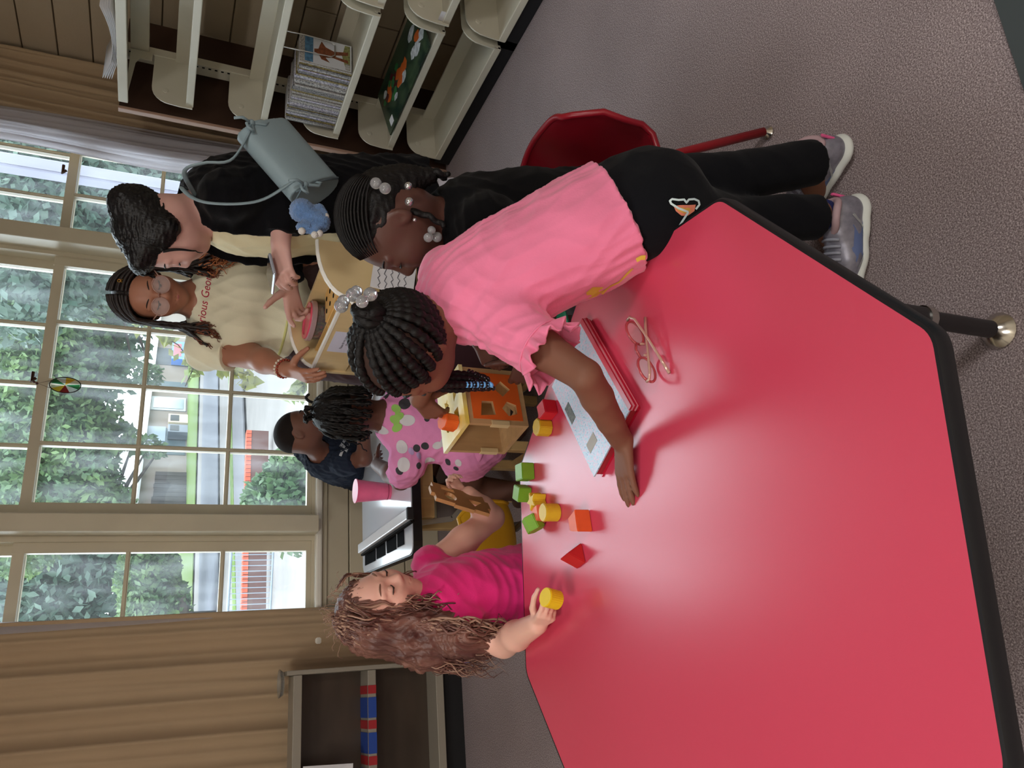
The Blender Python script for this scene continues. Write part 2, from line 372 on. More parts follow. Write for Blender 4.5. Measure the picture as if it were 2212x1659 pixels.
b = MB().prism([(3.08, 1.70), (2.82, 1.70), (2.82, 1.69), (3.0, 1.672), (3.03, 1.655), (3.03, 1.60), (3.08, 1.60)], (0, 3.47, 0), (1, 0, 0), (0, 0, 1), (0, 1, 0), .006)
obj('bracket', b, STEEL, sh)

# loose papers on the top shelf
PAPER = mat('white_paper', (222, 222, 226), .8, .2, var=.05, vscale=30)
for k in range(5):
    b = MB(); pts = []
    for i in range(9):
        y = 2.98+.46*i/8; pts.append((y, 1.733+.006*k+.028*(i/8-.5)**2*4*(1+.15*k)+(.004 if i > 6 else 0)))
    v = []; f = []
    for x in (2.84+.004*k, 3.05):
        for (y, z) in pts: v.append((x, y+.006*k, z))
    for i in range(8): f.append((i, i+1, 10+i, 9+i))
    o = obj('paper_sheet', np_mesh('paper_sheet', v, f), PAPER, smooth='all'); o.modifiers.new('t', 'SOLIDIFY').thickness = .0025
    tag(o, ['curled white paper lying flat on the top metal shelf, lowest of the pile', 'curled white paper second from the bottom of the top shelf pile', 'curled white paper in the middle of the top shelf pile', 'curled white paper second from the top of the top shelf pile', 'curled white paper topmost of the pile on the top shelf'][k], 'paper', 'papers on the top shelf')

# row of thin comics on the third shelf
SPN = [mat('comic_spine_a', (150, 148, 150), .5, .4, var=.75, vscale=130, detail=6), mat('comic_spine_b', (196, 192, 186), .5, .4, var=.6, vscale=170, detail=6), mat('comic_spine_c', (92, 90, 96), .5, .4, var=.7, vscale=120, vrgb=(210, 208, 205), detail=6), mat('comic_spine_d', (168, 152, 92), .5, .4, var=.7, vscale=120, detail=6), mat('comic_spine_e', (122, 118, 150), .5, .4, var=.6, vscale=140, vrgb=(215, 212, 220), detail=6)]
PAGE = mat('page_block', (205, 203, 205), .8, .2)
y = 3.015; k = 0; cov_me = None
hues = ['pale speckled', 'white speckled', 'dark grey', 'yellowish', 'violet grey']
while y < 3.455:
    t = random.choice((.009, .011, .008, .012)); c = random.choice((0, 1, 2, 1, 0, 3, 4)) if k else 1
    h = .255+random.uniform(-.008, .006); x0 = 2.822+random.uniform(0, .006); z0 = .694
    b = MB().box((x0+.085, y+t/2, z0+h/2), (.17, t*.92, h), Matrix.Rotation(.02, 3, 'X'))
    o = obj('comic_book', b, SPN[c])
    place = ('%dth' % (k+1)) if 10 < (k+1) % 100 < 14 else '%d%s' % (k+1, {1: 'st', 2: 'nd', 3: 'rd'}.get((k+1) % 10, 'th'))
    tag(o, ('white comic with a brown figure on its cover at the near end of the row' if k == 0 else '%s comic, %s from the near end of the row on the middle metal shelf' % (hues[c], place)), 'book', 'comic books packed on the middle shelf')
    obj('page_edge', MB().box((x0+.088, y+t/2, z0+h+.0006), (.16, t*.7, .002)), PAGE, o)
    if k == 0:
        yy = y-.0005
        def flat(nm, poly, m, d=.0008): return obj(nm, MB().prism(poly, (x0, yy, z0), (1, 0, 0), (0, 0, 1), (0, -1, 0), d), m, o)
        flat('cover_sheet', [(.004, .004), (.166, .004), (.166, .25), (.004, .25)], mat('comic_cover_white', (205, 208, 214), .3), .0006)
        flat('cover_title', [(.01, .19), (.16, .19), (.16, .245), (.01, .245)], mat('comic_cover_blue', (92, 140, 176), .3, var=.5, vscale=60), .0012)
        flat('cover_figure', [(.05, .02), (.07, .02), (.075, .08), (.085, .08), (.10, .02), (.12, .02), (.105, .09), (.12, .13), (.15, .15), (.12, .16), (.10, .165), (.095, .185), (.075, .185), (.07, .165), (.04, .15), (.03, .11), (.055, .13), (.065, .10)], mat('comic_cover_brown', (140, 80, 52), .3, var=.5, vscale=80), .0014)
        flat('cover_ground', [(.01, .01), (.16, .01), (.16, .035), (.09, .05), (.01, .03)], mat('comic_cover_green', (150, 152, 96), .3, var=.5, vscale=80), .0010)
        flat('barcode', [(.012, .012), (.045, .012), (.045, .034), (.012, .034)], mat('barcode_stripes', (225, 225, 225), .4, var=.9, vscale=500, stretch=(1, 1, .01)), .0018)
    y += t; k += 1
be = obj('wire_bookend', MB().tube([(2.88, 3.005, 1.046), (2.88, 3.0, .90), (2.885, 3.0, .80), (2.90, 3.0, .782), (2.96, 3.0, .782), (2.975, 3.0, .80), (2.98, 3.0, .92), (2.98, 3.005, 1.046)], .0028, 6), mat('steel_wire', (190, 190, 188), .3, .5, metal=.9))
tag(be, 'bent steel wire bookend hanging from the shelf above the comics', 'bookend')
# big picture book lying on the second shelf
bk = thing('picture_book', (2.93, 3.02, .39), 'large glossy picture book with orange and white shapes lying tilted on the second shelf', 'book')
Rb = Matrix.Rotation(math.radians(-14), 3, 'Y'); bo = Vector((2.925, 3.03, .428))
def bflat(nm, poly, m, d):
    v = MB().prism(poly, (0, 0, 0), (1, 0, 0), (0, 1, 0), (0, 0, 1), d); v.v = [tuple(Rb @ Vector(p)+bo) for p in v.v]; return obj(nm, v, m, bk)
bflat('page_block', [(-.125, -.33), (.125, -.33), (.125, .33), (-.125, .33)], PAGE, .007)
bflat('cover', [(-.13, -.34), (.13, -.34), (.13, .34), (-.13, .34)], mat('book_cover_green', (62, 84, 60), .25, .5, var=.8, vscale=16, vrgb=(30, 50, 42), coat=.4), .0085)
CO, CW, CR, CG2 = mat('print_orange', (196, 96, 42), .25, .5), mat('print_white', (214, 220, 224), .25, .5, var=.4, vscale=60), mat('print_maroon', (92, 32, 40), .25, .5), mat('print_leaf', (56, 120, 70), .25, .5)
random.seed(8)
for m_, n, r, yr in ((CW, 5, .05, (-.3, .0)), (CO, 5, .045, (-.3, .05)), (CO, 2, .045, (.1, .22)), (CW, 2, .03, (.1, .25)), (CG2, 7, .03, (-.1, .3)), (CR, 6, .03, (.05, .32))):
    for _ in range(n):
        cx, cy = random.uniform(-.06, .07), random.uniform(*yr)
        bflat('print_patch', [(cx+r*.55*random.uniform(.6, 1.2)*math.cos(a), cy+r*random.uniform(.6, 1.2)*math.sin(a)) for a in [i*.7 for i in range(9)]], m_, .0088+random.uniform(.0002, .0008))
bflat('price_label', [(-.11, .24), (-.07, .24), (-.07, .29), (-.11, .29)], PAPER, .0102)
lb = obj('white_label_card', MB().box((2.815, 2.52, .395), (.004, .05, .03)), PAPER); tag(lb, 'small white label card on the near bay second shelf edge', 'label')

# ================================================================== low metal shelf unit on the left, in front of the curtain
ls = thing('metal_bookcase', (-.5, 3.84, 0), 'low grey metal bookcase with a blue and red striped shelf edge on the left', 'bookcase')
GREY = mat('greige_metal', (150, 143, 130), .45, .5)
SB = mat('stripe_blue', (32, 72, 160), .5); SR = mat('stripe_red', (170, 36, 44), .5)
x1, x0 = .075, -1.5
zt = at_y(633, 1560, 3.74).z; zm = at_y(796, 1560, 3.74).z; zb = at_y(945, 1560, 3.74).z
obj('side_panel', MB().box((x1+.01, 3.812, (zt+.03)/2), (.02, .158, zt+.03), None, .003), GREY, ls)
obj('back_panel', MB().box(((x0+x1)/2, 3.884, zt*.5), (x1-x0, .006, zt-.1)), mat('shaded_back_sheet', (74, 62, 52), .3, .5, var=.3, vscale=3, stretch=(1, 1, 3)), ls)  # added sheet closing the open back; shade on the curtain behind is its colour
for nm, z in (('top_shelf', zt), ('middle_shelf', zm), ('bottom_shelf', zb)):
    o = obj(nm, MB().box(((x0+x1)/2, 3.812, z-.012), (x1-x0, .142, .024), None, .003).box(((x0+x1)/2, 3.738, z-.016), (x1-x0-.002, .014, .038), None, .003), GREY, ls)
    if nm == 'middle_shelf':
        for k in range(4):
            xa = x1-.085-.147*k
            obj('red_stripe', MB().box((xa, 3.806, z+.0016), (.036, .146, .002)).box((xa, 3.7305, z-.016), (.036, .003, .037)), SR, o)
            obj('blue_stripe', MB().box((xa-.076, 3.806, z+.0016), (.086, .146, .002)).box((xa-.076, 3.7305, z-.016), (.086, .003, .037)), SB, o)
obj('kick_plate', MB().box(((x0+x1)/2, 3.79, (zb-.03)/2), (x1-x0, .02, zb-.03)), DARK, ls)
gl = obj('glass_dish', MB().lathe([(.02, 0), (.05, .003), (.062, .02), (.058, .02), (.045, .008), (.001, .007)], (x1-.03, 3.815, zt+.032), n=24), mat('clear_glass', (225, 230, 232), .08, .5, trans=.9)); tag(gl, 'shallow clear glass dish at the right end of the low bookcase', 'dish')
pp = obj('paper_notice', MB().box((at_y(700, 1656, 3.725).x-.06, 3.724, (at_y(640, 1656, 3.72).z+at_y(774, 1656, 3.72).z)/2), (.13, .002, .215), Matrix.Rotation(math.radians(3), 3, 'Y')), PAPER); tag(pp, 'white paper notice hanging on the front of the low bookcase', 'notice')

# ================================================================== the red table
TC = Vector((.175, 1.183, 0)); TZ = .575; TR = .6468; TA = math.radians(15.5)
octo = [(TR*math.cos(TA+k*math.pi/4), TR*math.sin(TA+k*math.pi/4)) for k in range(8)]
RED = bpy.data.materials.new('red_laminate'); RED.use_nodes = True
_b = RED.node_tree.nodes['Principled BSDF']; _b.inputs['Base Color'].default_value = lin((205, 66, 92)); _b.inputs['Roughness'].default_value = .27; _b.inputs['IOR'].default_value = 1.8; _b.inputs['Specular IOR Level'].default_value = .5
_t = RED.node_tree.nodes.new('ShaderNodeTexCoord'); _n = RED.node_tree.nodes.new('ShaderNodeTexNoise'); _n.inputs['Scale'].default_value = 900; _n.inputs['Detail'].default_value = 2
RED.node_tree.links.new(_t.outputs['Object'], _n.inputs['Vector']); _p = RED.node_tree.nodes.new('ShaderNodeBump'); _p.inputs['Strength'].default_value = .06; _p.inputs['Distance'].default_value = .001
RED.node_tree.links.new(_n.outputs[0], _p.inputs['Height']); RED.node_tree.links.new(_p.outputs[0], _b.inputs['Normal'])
tb = thing('activity_table', (TC.x, TC.y, 0), 'large octagonal red laminate table with a black edge and black legs', 'table')
inner = rounded([(x*.988, y*.988) for x, y in octo], .045, 5)
obj('tabletop', MB().prism(inner, (TC.x, TC.y, TZ-.026), (1, 0, 0), (0, 1, 0), (0, 0, 1), .026), RED, tb)
rim = rounded([(x*1.0, y*1.0) for x, y in octo], .05, 5); n = len(rim); v = []; f = []
prof = [(.988, .0), (.996, -.0005), (1.001, -.006), (1.001, -.024), (.996, -.029), (.9, -.029)]
for sc, dz in prof: v += [(TC.x+x*sc, TC.y+y*sc, TZ+dz) for x, y in rim]
for i in range(len(prof)-1):
    for k in range(n): f.append((i*n+k, i*n+(k+1) % n, (i+1)*n+(k+1) % n, (i+1)*n+k))
obj('edge_band', np_mesh('edge_band', v, f), mat('black_edge_band', (22, 22, 25), .45, .4), tb, smooth=True)
obj('underside', MB().prism([(x*.97, y*.97) for x, y in octo], (TC.x, TC.y, TZ-.030), (1, 0, 0), (0, 1, 0), (0, 0, 1), .004), mat('table_underside', (70, 60, 52), .8), tb)
CHROME = mat('chrome', (205, 202, 196), .18, .6, metal=1); LEGB = mat('black_leg_enamel', (34, 31, 34), .4, .5)
lx, ly = .53, .823; dr = Vector((lx-TC.x, ly-TC.y)); 
for k in range(4):
    a = k*math.pi/2; x = TC.x+dr.x*math.cos(a)-dr.y*math.sin(a); yy = TC.y+dr.x*math.sin(a)+dr.y*math.cos(a)
    lg = obj('leg', MB().lathe([(.021, .20), (.021, TZ-.03)], (x, yy, 0), n=16).lathe([(.0165, .03), (.0165, .22)], (x, yy, 0), n=16), LEGB, tb, smooth=True)
    obj('collar', MB().lathe([(.0235, .195), (.0235, .212)], (x, yy, 0), n=16), CHROME, lg, smooth=True)
    obj('glide', MB().lathe([(.033, 0), (.034, .006), (.026, .017), (.012, .026), (.010, .034)], (x, yy, 0), n=18), CHROME, lg, smooth=True)

# ------------------------------------------------------------------ moulded school chairs
def school_chair(name, loc, ang, label, shell_m, leg_m, seat_h=.33, sc=1.0, grp=None, splay=1.0):
    t = thing(name, (loc[0], loc[1], 0), label, 'chair', grp)
    R = Matrix.Rotation(ang, 3, 'Z'); o = Vector((loc[0], loc[1], 0))
    prof = [(.175, seat_h-.025), (.16, seat_h-.004), (.10, seat_h), (0, seat_h-.008), (-.09, seat_h-.002), (-.15, seat_h+.018), (-.178, seat_h+.06), (-.188, seat_h+.12), (-.198, seat_h+.185), (-.207, seat_h+.245), (-.210, seat_h+.262)]
    wid = [.15, .165, .172, .178, .180, .182, .184, .186, .184, .135, .115]
    v = []; f = []; nu = 14
    for (x, z), w in zip(prof, wid):
        for i in range(nu+1):
            q = -1+2*i/nu; e = abs(q)**3
            back = max(0, min(1, (z-seat_h)/.12))
            dx = (.035*e)*back+ (.012*e)*(1-back); dz = .030*e*(1-back)
            v.append(o+R @ (Vector((x+dx, q*w, z+dz))*sc))
    for j in range(len(prof)-1):
        for i in range(nu): a = j*(nu+1)+i; f.append((a, a+1, a+nu+2, a+nu+1))
    s = obj('seat_shell', np_mesh('seat_shell', v, f), shell_m, t, smooth='all')
    md = s.modifiers.new('thick', 'SOLIDIFY'); md.thickness = .009; md.offset = 0
    ss = s.modifiers.new('sub', 'SUBSURF'); ss.levels = 1; ss.render_levels = 1
    border = [v[i] for i in range(nu+1)]+[v[j*(nu+1)+nu] for j in range(1, len(prof))]+[v[(len(prof)-1)*(nu+1)+i] for i in range(nu-1, -1, -1)]+[v[j*(nu+1)] for j in range(len(prof)-2, 0, -1)]
    obj('rolled_rim', MB().tube(border+[border[0]], .0085*sc, 8), shell_m, t, smooth='all')
    for sx in (-1, 1):
        for sy in (-1, 1):
            top = Vector((sx*.06, sy*.09, seat_h-.022)); knee = Vector((sx*.13, sy*.125, seat_h-.05)); ft = Vector((sx*(.185*splay), sy*(.155*splay), .02))
            P = [o+R @ (p*sc) for p in (top, (top+knee)/2+Vector((0, 0, .004)), knee, knee*.86+ft*.14, ft)]
            l = obj('leg', MB().tube(P, .0125*sc, 10), leg_m, t, smooth='all')
            fp = o+R @ (ft*sc)
            obj('glide', MB().lathe([(.017, 0), (.019, .006), (.012, .016), (.0085, .03)], (fp.x, fp.y, .0), n=14), CHROME, l, smooth=True)
    return t
REDP = mat('red_plastic', (142, 16, 34), .35, .5, bump=.05, bscale=300); REDM = mat('red_leg_enamel', (146, 22, 32), .3, .5)
school_chair('school_chair', (1.088, 1.435), math.radians(180-4), 'dark red plastic school chair with red tube legs behind the leaning girl', REDP, REDM, .345, .97, splay=1.22)
YEL = mat('yellow_plastic', (226, 172, 36), .4, .5)
school_chair('school_chair', (.41, 2.59), math.radians(86), 'yellow plastic school chair between the red and the white table', YEL, mat('grey_leg', (150, 148, 146), .3, .5, metal=.7), .28, .90)
# ================================================================== white table by the window
WZ = .50
WHITE = mat('whiteboard_top', (216, 222, 232), .16, .55, coat=.3)
WOOD = mat('birch_wood', (206, 172, 118), .45, .4, var=.18, vscale=9, stretch=(2, 2, .25)); PLY = mat('light_plywood', (222, 198, 150), .45, .4, var=.1, vscale=10, stretch=(1, 3, .4))
wt = thing('white_table', (1.05, 3.3, 0), 'low white topped table with a black edge on wooden legs below the window', 'table')
wx0, wx1, wy0, wy1 = .468, 1.74, 2.905, 3.69
wp = rounded([(wx0, wy0), (wx1, wy0), (wx1, wy1), (wx0+.035, wy1)], .045, 5)
obj('tabletop', MB().prism(wp, (0, 0, WZ-.012), (1, 0, 0), (0, 1, 0), (0, 0, 1), .012), WHITE, wt)
wp2 = rounded([(wx0-.006, wy0-.006), (wx1+.006, wy0-.006), (wx1+.006, wy1+.006), (wx0+.029, wy1+.006)], .05, 5)
obj('edge_band', MB().prism(wp2, (0, 0, WZ-.04), (1, 0, 0), (0, 1, 0), (0, 0, 1), .036), mat('black_edge_band', (22, 22, 25), .45, .4), wt)
obj('apron', MB().box(((wx0+wx1)/2+.05, wy0+.06, WZ-.075), (wx1-wx0-.2, .022, .075)), WOOD, wt); obj('apron', MB().box(((wx0+wx1)/2+.05, wy1-.06, WZ-.075), (wx1-wx0-.2, .022, .075)), WOOD, wt)
for x, y in ((.72, wy0+.07), (1.62, wy0+.07), (.72, wy1-.08), (1.62, wy1-.08), (1.0, wy0+.10)):
    l = obj('leg', MB().box((x, y, (WZ-.04)/2), (.055, .05, WZ-.04), None, .004), WOOD, wt)
    if y < 3.1 and x < .9: obj('knob', MB().lathe([(.024, 0), (.026, .012), (.018, .02), (.006, .022)], (x, y-.026, .27), (0, -1, 0), 16), WOOD, l, smooth=True)
obj('brace', MB().bar((.62, wy0+.09, .30), (.72, wy0+.09, .20), .015, .02).bar((.62, wy0+.09, .30), (.60, wy0+.09, .46), .015, .02), mat('pale_steel', (190, 188, 180), .35, .5, metal=.6), wt)
# paper cutter bar and wells at the left end
a = at_z(778, 1186, WZ+.03); b_ = at_z(884, 1110, WZ+.03); dirv = (b_-a).normalized()
obj('cutter_bar', MB().bar(a, b_, .042, .022, bev=.004), mat('white_bar', (222, 224, 230), .25, .5), wt)
obj('cutter_slot', MB().bar(a+Vector((-.030, -.012, -.008)), b_+Vector((-.030, -.012, -.008)), .008, .016), SLOT, wt)
obj('bar_end', MB().bar(b_+dirv*.002, b_+dirv*.02, .046, .028, bev=.004), DARK, wt)
for (p, q) in (((789, 1222), (811, 1211)), ((814, 1208), (832, 1199)), ((836, 1196), (856, 1186)), ((859, 1183), (873, 1176))):
    A = at_z(p[0], p[1], WZ+.002); B = at_z(q[0], q[1], WZ+.002); d = B-A; nrm = Vector((-d.y, d.x, 0)).normalized()
    if nrm.x < 0: nrm = -nrm
    w_ = (at_z(p[0], p[1]-22, WZ+.002)-A).length
    obj('paint_well', MB().prism([(0, 0), (d.length, 0), (d.length, .075), (0, .075)], A, d.normalized(), nrm, (0, 0, 1), .0015), mat('well_black', (6, 6, 7), .9, .05), wt)
# pink cup
cb = at_z(842, 1062, WZ); ct = at_y(768, 1062, cb.y); ch = ct.z-WZ
PINKP = mat('pink_translucent_plastic', (246, 108, 152), .3, .5, var=.1, vscale=20)
cup = thing('pink_cup', (cb.x, cb.y, WZ), 'pink plastic tumbler standing on the white table', 'cup')
obj('cup_wall', MB().lathe([(.001, .003), (.034, .0), (.035, .004), (.049, ch), (.047, ch), (.033, .008), (.001, .007)], (cb.x, cb.y, WZ), n=28), PINKP, cup, smooth=True)
obj('cup_rim', MB().lathe([(.0475, ch-.004), (.0515, ch-.003), (.0515, ch+.002), (.047, ch+.002)], (cb.x, cb.y, WZ), n=28), PINKP, cup, smooth=True)
obj('dark_ring', MB().lathe([(.0362, .012), (.0368, .0145)], (cb.x, cb.y, WZ), n=28), mat('dark_pink_tone', (150, 30, 70), .6), cup)  # thin darker ring around the foot of the cup
# papers on the white table
for i, (px, py, ang, lb_) in enumerate(((822, 862, 20, 'white worksheet under the fist of the boy on the white table'), (806, 968, -12, 'white drawing paper by the elbow of the boy on the white table'), (800, 822, 35, 'crumpled white paper near the far edge of the white table'))):
    c = at_z(px, py, WZ+.002); w_, h_ = ((.20, .28), (.17, .24), (.09, .07))[i]
    if i < 2: o = obj('paper_sheet', MB().box((c.x, c.y, WZ+.0015), (w_, h_, .002), Matrix.Rotation(math.radians(ang), 3, 'Z')), PAPER)
    else:
        bm = bmesh.new(); bmesh.ops.create_icosphere(bm, subdivisions=2, radius=.035)
        for q in bm.verts: q.co = Vector((q.co.x*1.4, q.co.y, q.co.z*.7))*random.uniform(.75, 1.15)+Vector((c.x, c.y, WZ+.022))
        me = bpy.data.meshes.new('paper_ball'); bm.to_mesh(me); bm.free(); o = obj('paper_ball', me, PAPER)
    tag(o, lb_, 'paper')
# wooden chair of the girl at the white table
wc = thing('wooden_chair', (.92, 2.62, 0), 'small wooden chair under the girl in printed pink pyjamas', 'chair')
SEATZ = .285
obj('seat', MB().box((.92, 2.60, SEATZ-.012), (.32, .30, .024), None, .006), WOOD, wc)
for x, y in ((.78, 2.48), (1.06, 2.48), (.78, 2.73), (1.06, 2.73)): obj('leg', MB().box((x, y, (SEATZ-.02)/2), (.036, .036, SEATZ-.02), None, .003), WOOD, wc)
obj('stretcher', MB().box((.78, 2.605, .13), (.02, .22, .03)), WOOD, wc); obj('stretcher', MB().box((1.06, 2.605, .13), (.02, .22, .03)), WOOD, wc)

# ================================================================== wooden organiser with trays, standing on a dark cabinet
OO = Vector((1.043, 2.523, 0)); ea = Vector((.042, -.999, 0)).normalized(); eb = Vector((.999, .042, 0)).normalized(); EZ = Vector((0, 0, 1)); OL, OD, OZ = .50, .185, .735; ROG = Matrix((ea, eb, EZ)).transposed()
def og_(a, b, z): return OO+ea*a+eb*b+EZ*z
def obx(a0, a1, b0, b1, z0, z1, bev=0): return MB().box(og_((a0+a1)/2, (b0+b1)/2, (z0+z1)/2), (a1-a0, b1-b0, z1-z0), ROG, bev)
dk = thing('low_cabinet', og_(OL/2, OD/2, 0), 'dark brown low cabinet beneath the birch desk organiser', 'cabinet')
DKW = mat('dark_brown_cabinet', (42, 28, 24), .5, .4)
obj('carcass', obx(.075, OL, 0, OD+.10, 0, OZ-.002, .004), DKW, dk); obj('door', obx(.09, OL-.02, -.012, .0, .06, OZ-.03, .003), DKW, dk)
og = thing('desk_organiser', og_(OL/2, OD/2, OZ), 'birch desk organiser with curved sides, trays and a white label on its front', 'organiser')
WTE = mat('white_edge', (240, 238, 230), .5); PLY2 = mat('orange_birch_inside', (226, 182, 112), .5, var=.08, vscale=8)
for a in (0, OL):
    poly = [(-.012, OZ), (OD, OZ), (OD, 1.035)]
    for k in range(9):
        t_ = math.radians(90*k/8); poly.append((OD-.01-.17*math.sin(t_), .945+.09*math.cos(t_)))
    poly += [(-.012, .93)]
    s_ = obj('side_panel', MB().prism(poly, og_(a-.007, 0, 0), eb, EZ, ea, .014), PLY, og)
    obj('edge_strip', MB().tube([og_(a, q[0], q[1]) for q in poly[2:]], .0078, 6), WTE, s_)
obj('dark_end_panel', obx(OL+.006, OL+.010, .01, OD-.01, OZ+.004, .855), DKW, og)  # thin dark panel over the lower part of the near end
fb = obj('front_board', obx(0, OL, -.006, .006, .845, .955), PLY, og)
obj('edge_strip', obx(0, OL, -.008, .008, .953, .961), WTE, fb)
obj('tray_floor', obx(0, OL, 0, OD, .862, .874), PLY2, og)
obj('divider', obx(.01, OL-.01, .062, .070, .874, .95), PLY2, og); obj('divider', obx(.20, .208, .006, .062, .874, .945), PLY2, og); obj('divider', obx(.31, .318, .006, .062, .874, .945), PLY2, og)
obj('back_board', obx(0, OL, OD-.012, OD, .862, 1.0), PLY, og)
pb = obj('peg_board', obx(.21, OL-.008, .070, OD-.012, .945, .955), PLY2, og)
for i in range(5):
    for j in range(2): obj('peg_hole', MB().lathe([(.008, 0), (.008, .002)], og_(.235+.052*i, .098+.045*j, .9545), n=10), SLOT, pb)
lbl = obj('label_card', obx(.155, .30, -.0072, -.0062, .862, .94), mat('label_white', (214, 216, 238), .6), fb)
def text_mesh(body, size, shear=0):
    c = bpy.data.curves.new('lettering', 'FONT'); c.body = body; c.size = size; c.align_x = 'CENTER'; c.align_y = 'CENTER'; c.shear = shear; c.resolution_u = 3
    o = bpy.data.objects.new('lettering', c); COL.objects.link(o); bpy.context.view_layer.update()
    me = bpy.data.meshes.new_from_object(o.evaluated_get(bpy.context.evaluated_depsgraph_get())); bpy.data.objects.remove(o); return me
me = text_mesh('Please do not clean\nthe trays', .0125); me.transform(Matrix.Translation(og_(.232, -.0078, .895)) @ Matrix((ea, EZ, -eb)).transposed().to_4x4())
obj('lettering', me, mat('label_ink', (70, 70, 84), .7), lbl, fix=False)
tc_ = og_(.105, .125, .876); tub = thing('plastic_tub', tc_, 'clear plastic tub of small coloured bits with a pink lid in the organiser', 'tub')
def oval(ry, rx, z, n=28): return [tuple(tc_*1+ea*ry*math.cos(2*math.pi*i/n)+eb*rx*math.sin(2*math.pi*i/n)+EZ*(z-tc_.z)) for i in range(n)]
def loft(rings, caps=True):
    n = len(rings[0]); v = [p for r in rings for p in r]; f = []
    for i in range(len(rings)-1):
        for k in range(n): f.append((i*n+k, i*n+(k+1) % n, (i+1)*n+(k+1) % n, (i+1)*n+k))
    if caps: f.append(tuple(range(n-1, -1, -1))); f.append(tuple((len(rings)-1)*n+k for k in range(n)))
    return MB().add(v, f)
z0 = tc_.z
obj('tub_wall', loft([oval(.080, .048, z0), oval(.086, .053, z0+.10)]), mat('clear_plastic', (235, 235, 238), .15, .5, trans=.85), tub, smooth=True)
obj('lid_rim', loft([oval(.088, .055, z0+.097), oval(.094, .061, z0+.101), oval(.094, .061, z0+.115), oval(.088, .055, z0+.117)]), mat('clear_rim', (238, 205, 215), .15, .5, trans=.5), tub, smooth=True)
obj('lid', loft([oval(.087, .054, z0+.113), oval(.087, .054, z0+.122), oval(.072, .040, z0+.122), oval(.069, .037, z0+.118)]), mat('pink_lid', (238, 90, 120), .25, .5), tub, smooth=True)
cols = [(150, 90, 60), (200, 60, 60), (210, 170, 60), (70, 110, 70), (90, 70, 60), (180, 140, 110), (120, 60, 80)]
for ci, c in enumerate(cols):
    b = MB()
    for _ in range(16):
        r = math.sqrt(random.random()); t_ = random.random()*6.28
        b.box(tc_+ea*.070*r*math.cos(t_)+eb*.040*r*math.sin(t_)+EZ*(.008+random.random()*.075), (.028, .008, .008), Matrix.Rotation(random.random()*6, 3, 'Z') @ Matrix.Rotation(random.random()*2, 3, 'Y'))
    o = obj('contents', b, mat('bits_%d' % ci, c, .5), tub); o['kind'] = 'stuff'
o = obj('green_marker', MB().tube([og_(.22, .03, .882), og_(.285, .035, .882)], .006, 8), mat('green_marker_plastic', (30, 110, 70), .4)); tag(o, 'green marker lying in a tray of the organiser', 'marker')

# ================================================================== things on the red table
T = TZ
def block(name, poly, p, rot, h, rgb, label, lay=None, s=1.0):
    m = mat('block_paint_%d_%d_%d' % rgb, rgb, .42, .45, var=.06, vscale=60)
    b = MB(); poly = [(x*s, y*s) for x, y in poly]
    bm = bmesh.new(); vs = [bm.verts.new((x, y, 0)) for x, y in poly]; fc = bm.faces.new(vs)
    ex = bmesh.ops.extrude_face_region(bm, geom=[fc])
    for q in ex['geom']:
        if isinstance(q, bmesh.types.BMVert): q.co.z += h
    bmesh.ops.recalc_face_normals(bm, faces=bm.faces[:])
    bmesh.ops.bevel(bm, geom=bm.edges[:], offset=.0016, segments=2, affect='EDGES')
    me = bpy.data.meshes.new(name); bm.to_mesh(me); bm.free()
    R = Matrix.Rotation(rot, 4, 'Z')
    if lay is not None: R = R @ lay
    me.transform(R); zmin = min(q.co.z for q in me.vertices)
    o = obj(name, me, m); o.location = (p[0], p[1], p[2]-zmin if lay is not None or True else p[2]); return tag(o, label, 'toy block', 'wooden toy blocks')
def on(px, py): return at_z(px, py, T+.0005)
GR, YE, OR, RD = (122, 176, 48), (222, 186, 44), (232, 96, 44), (196, 36, 38)
star = [((.024 if i % 2 == 0 else .0115)*math.cos(math.radians(36*i)), (.024 if i % 2 == 0 else .0115)*math.sin(math.radians(36*i))) for i in range(10)]
block('toy_block', ngon(4, .0285), on(1147, 1020), math.radians(40), .034, GR, 'green diamond block standing nearest the girl in pink, by the table edge')
block('toy_block', rect(.036, .036), on(1141, 1066), math.radians(62), .034, GR, 'green cube block between the green diamond and the yellow star')
block('toy_block', star, on(1174, 1083), .3, .034, YE, 'yellow star shaped block beside the yellow cylinder')
block('toy_block', ngon(32, .0205), on(1204, 1107), 0, .038, YE, 'yellow cylinder block standing in the middle of the red table group')
block('toy_block', rect(.034, .030), on(1180, 1110), .15, .030, (240, 120, 84), 'orange block half hidden behind the yellow cylinder')
block('toy_block', ngon(6, .0235), on(1176, 1145), .2, .036, GR, 'green six-sided block lying on its side next to the yellow cylinder', Matrix.Rotation(math.radians(72), 4, 'Y') @ Matrix.Rotation(.3, 4, 'Z'))
block('toy_block', [(-.024, -.014), (.024, -.014), (.014, .02), (-.014, .02)], on(1270, 1128), math.radians(4), .036, (232, 96, 46), 'orange trapezoid block standing alone in the middle of the table')
block('toy_block', ngon(3, .026), on(1243, 1208), .2, .04, RD, 'red triangular block lying alone near the red-haired girl', Matrix.Rotation(math.radians(90), 4, 'X') @ Matrix.Rotation(math.radians(90), 4, 'Z'))
block('toy_block', rect(.036, .036), on(1196, 886), math.radians(12), .034, (206, 36, 52), 'red cube block beside the silvery notebook')
block('toy_block', ngon(8, .0215, math.pi/8), on(1186, 924), .1, .034, (214, 178, 40), 'yellow eight-sided block touching the red cube by the notebook')

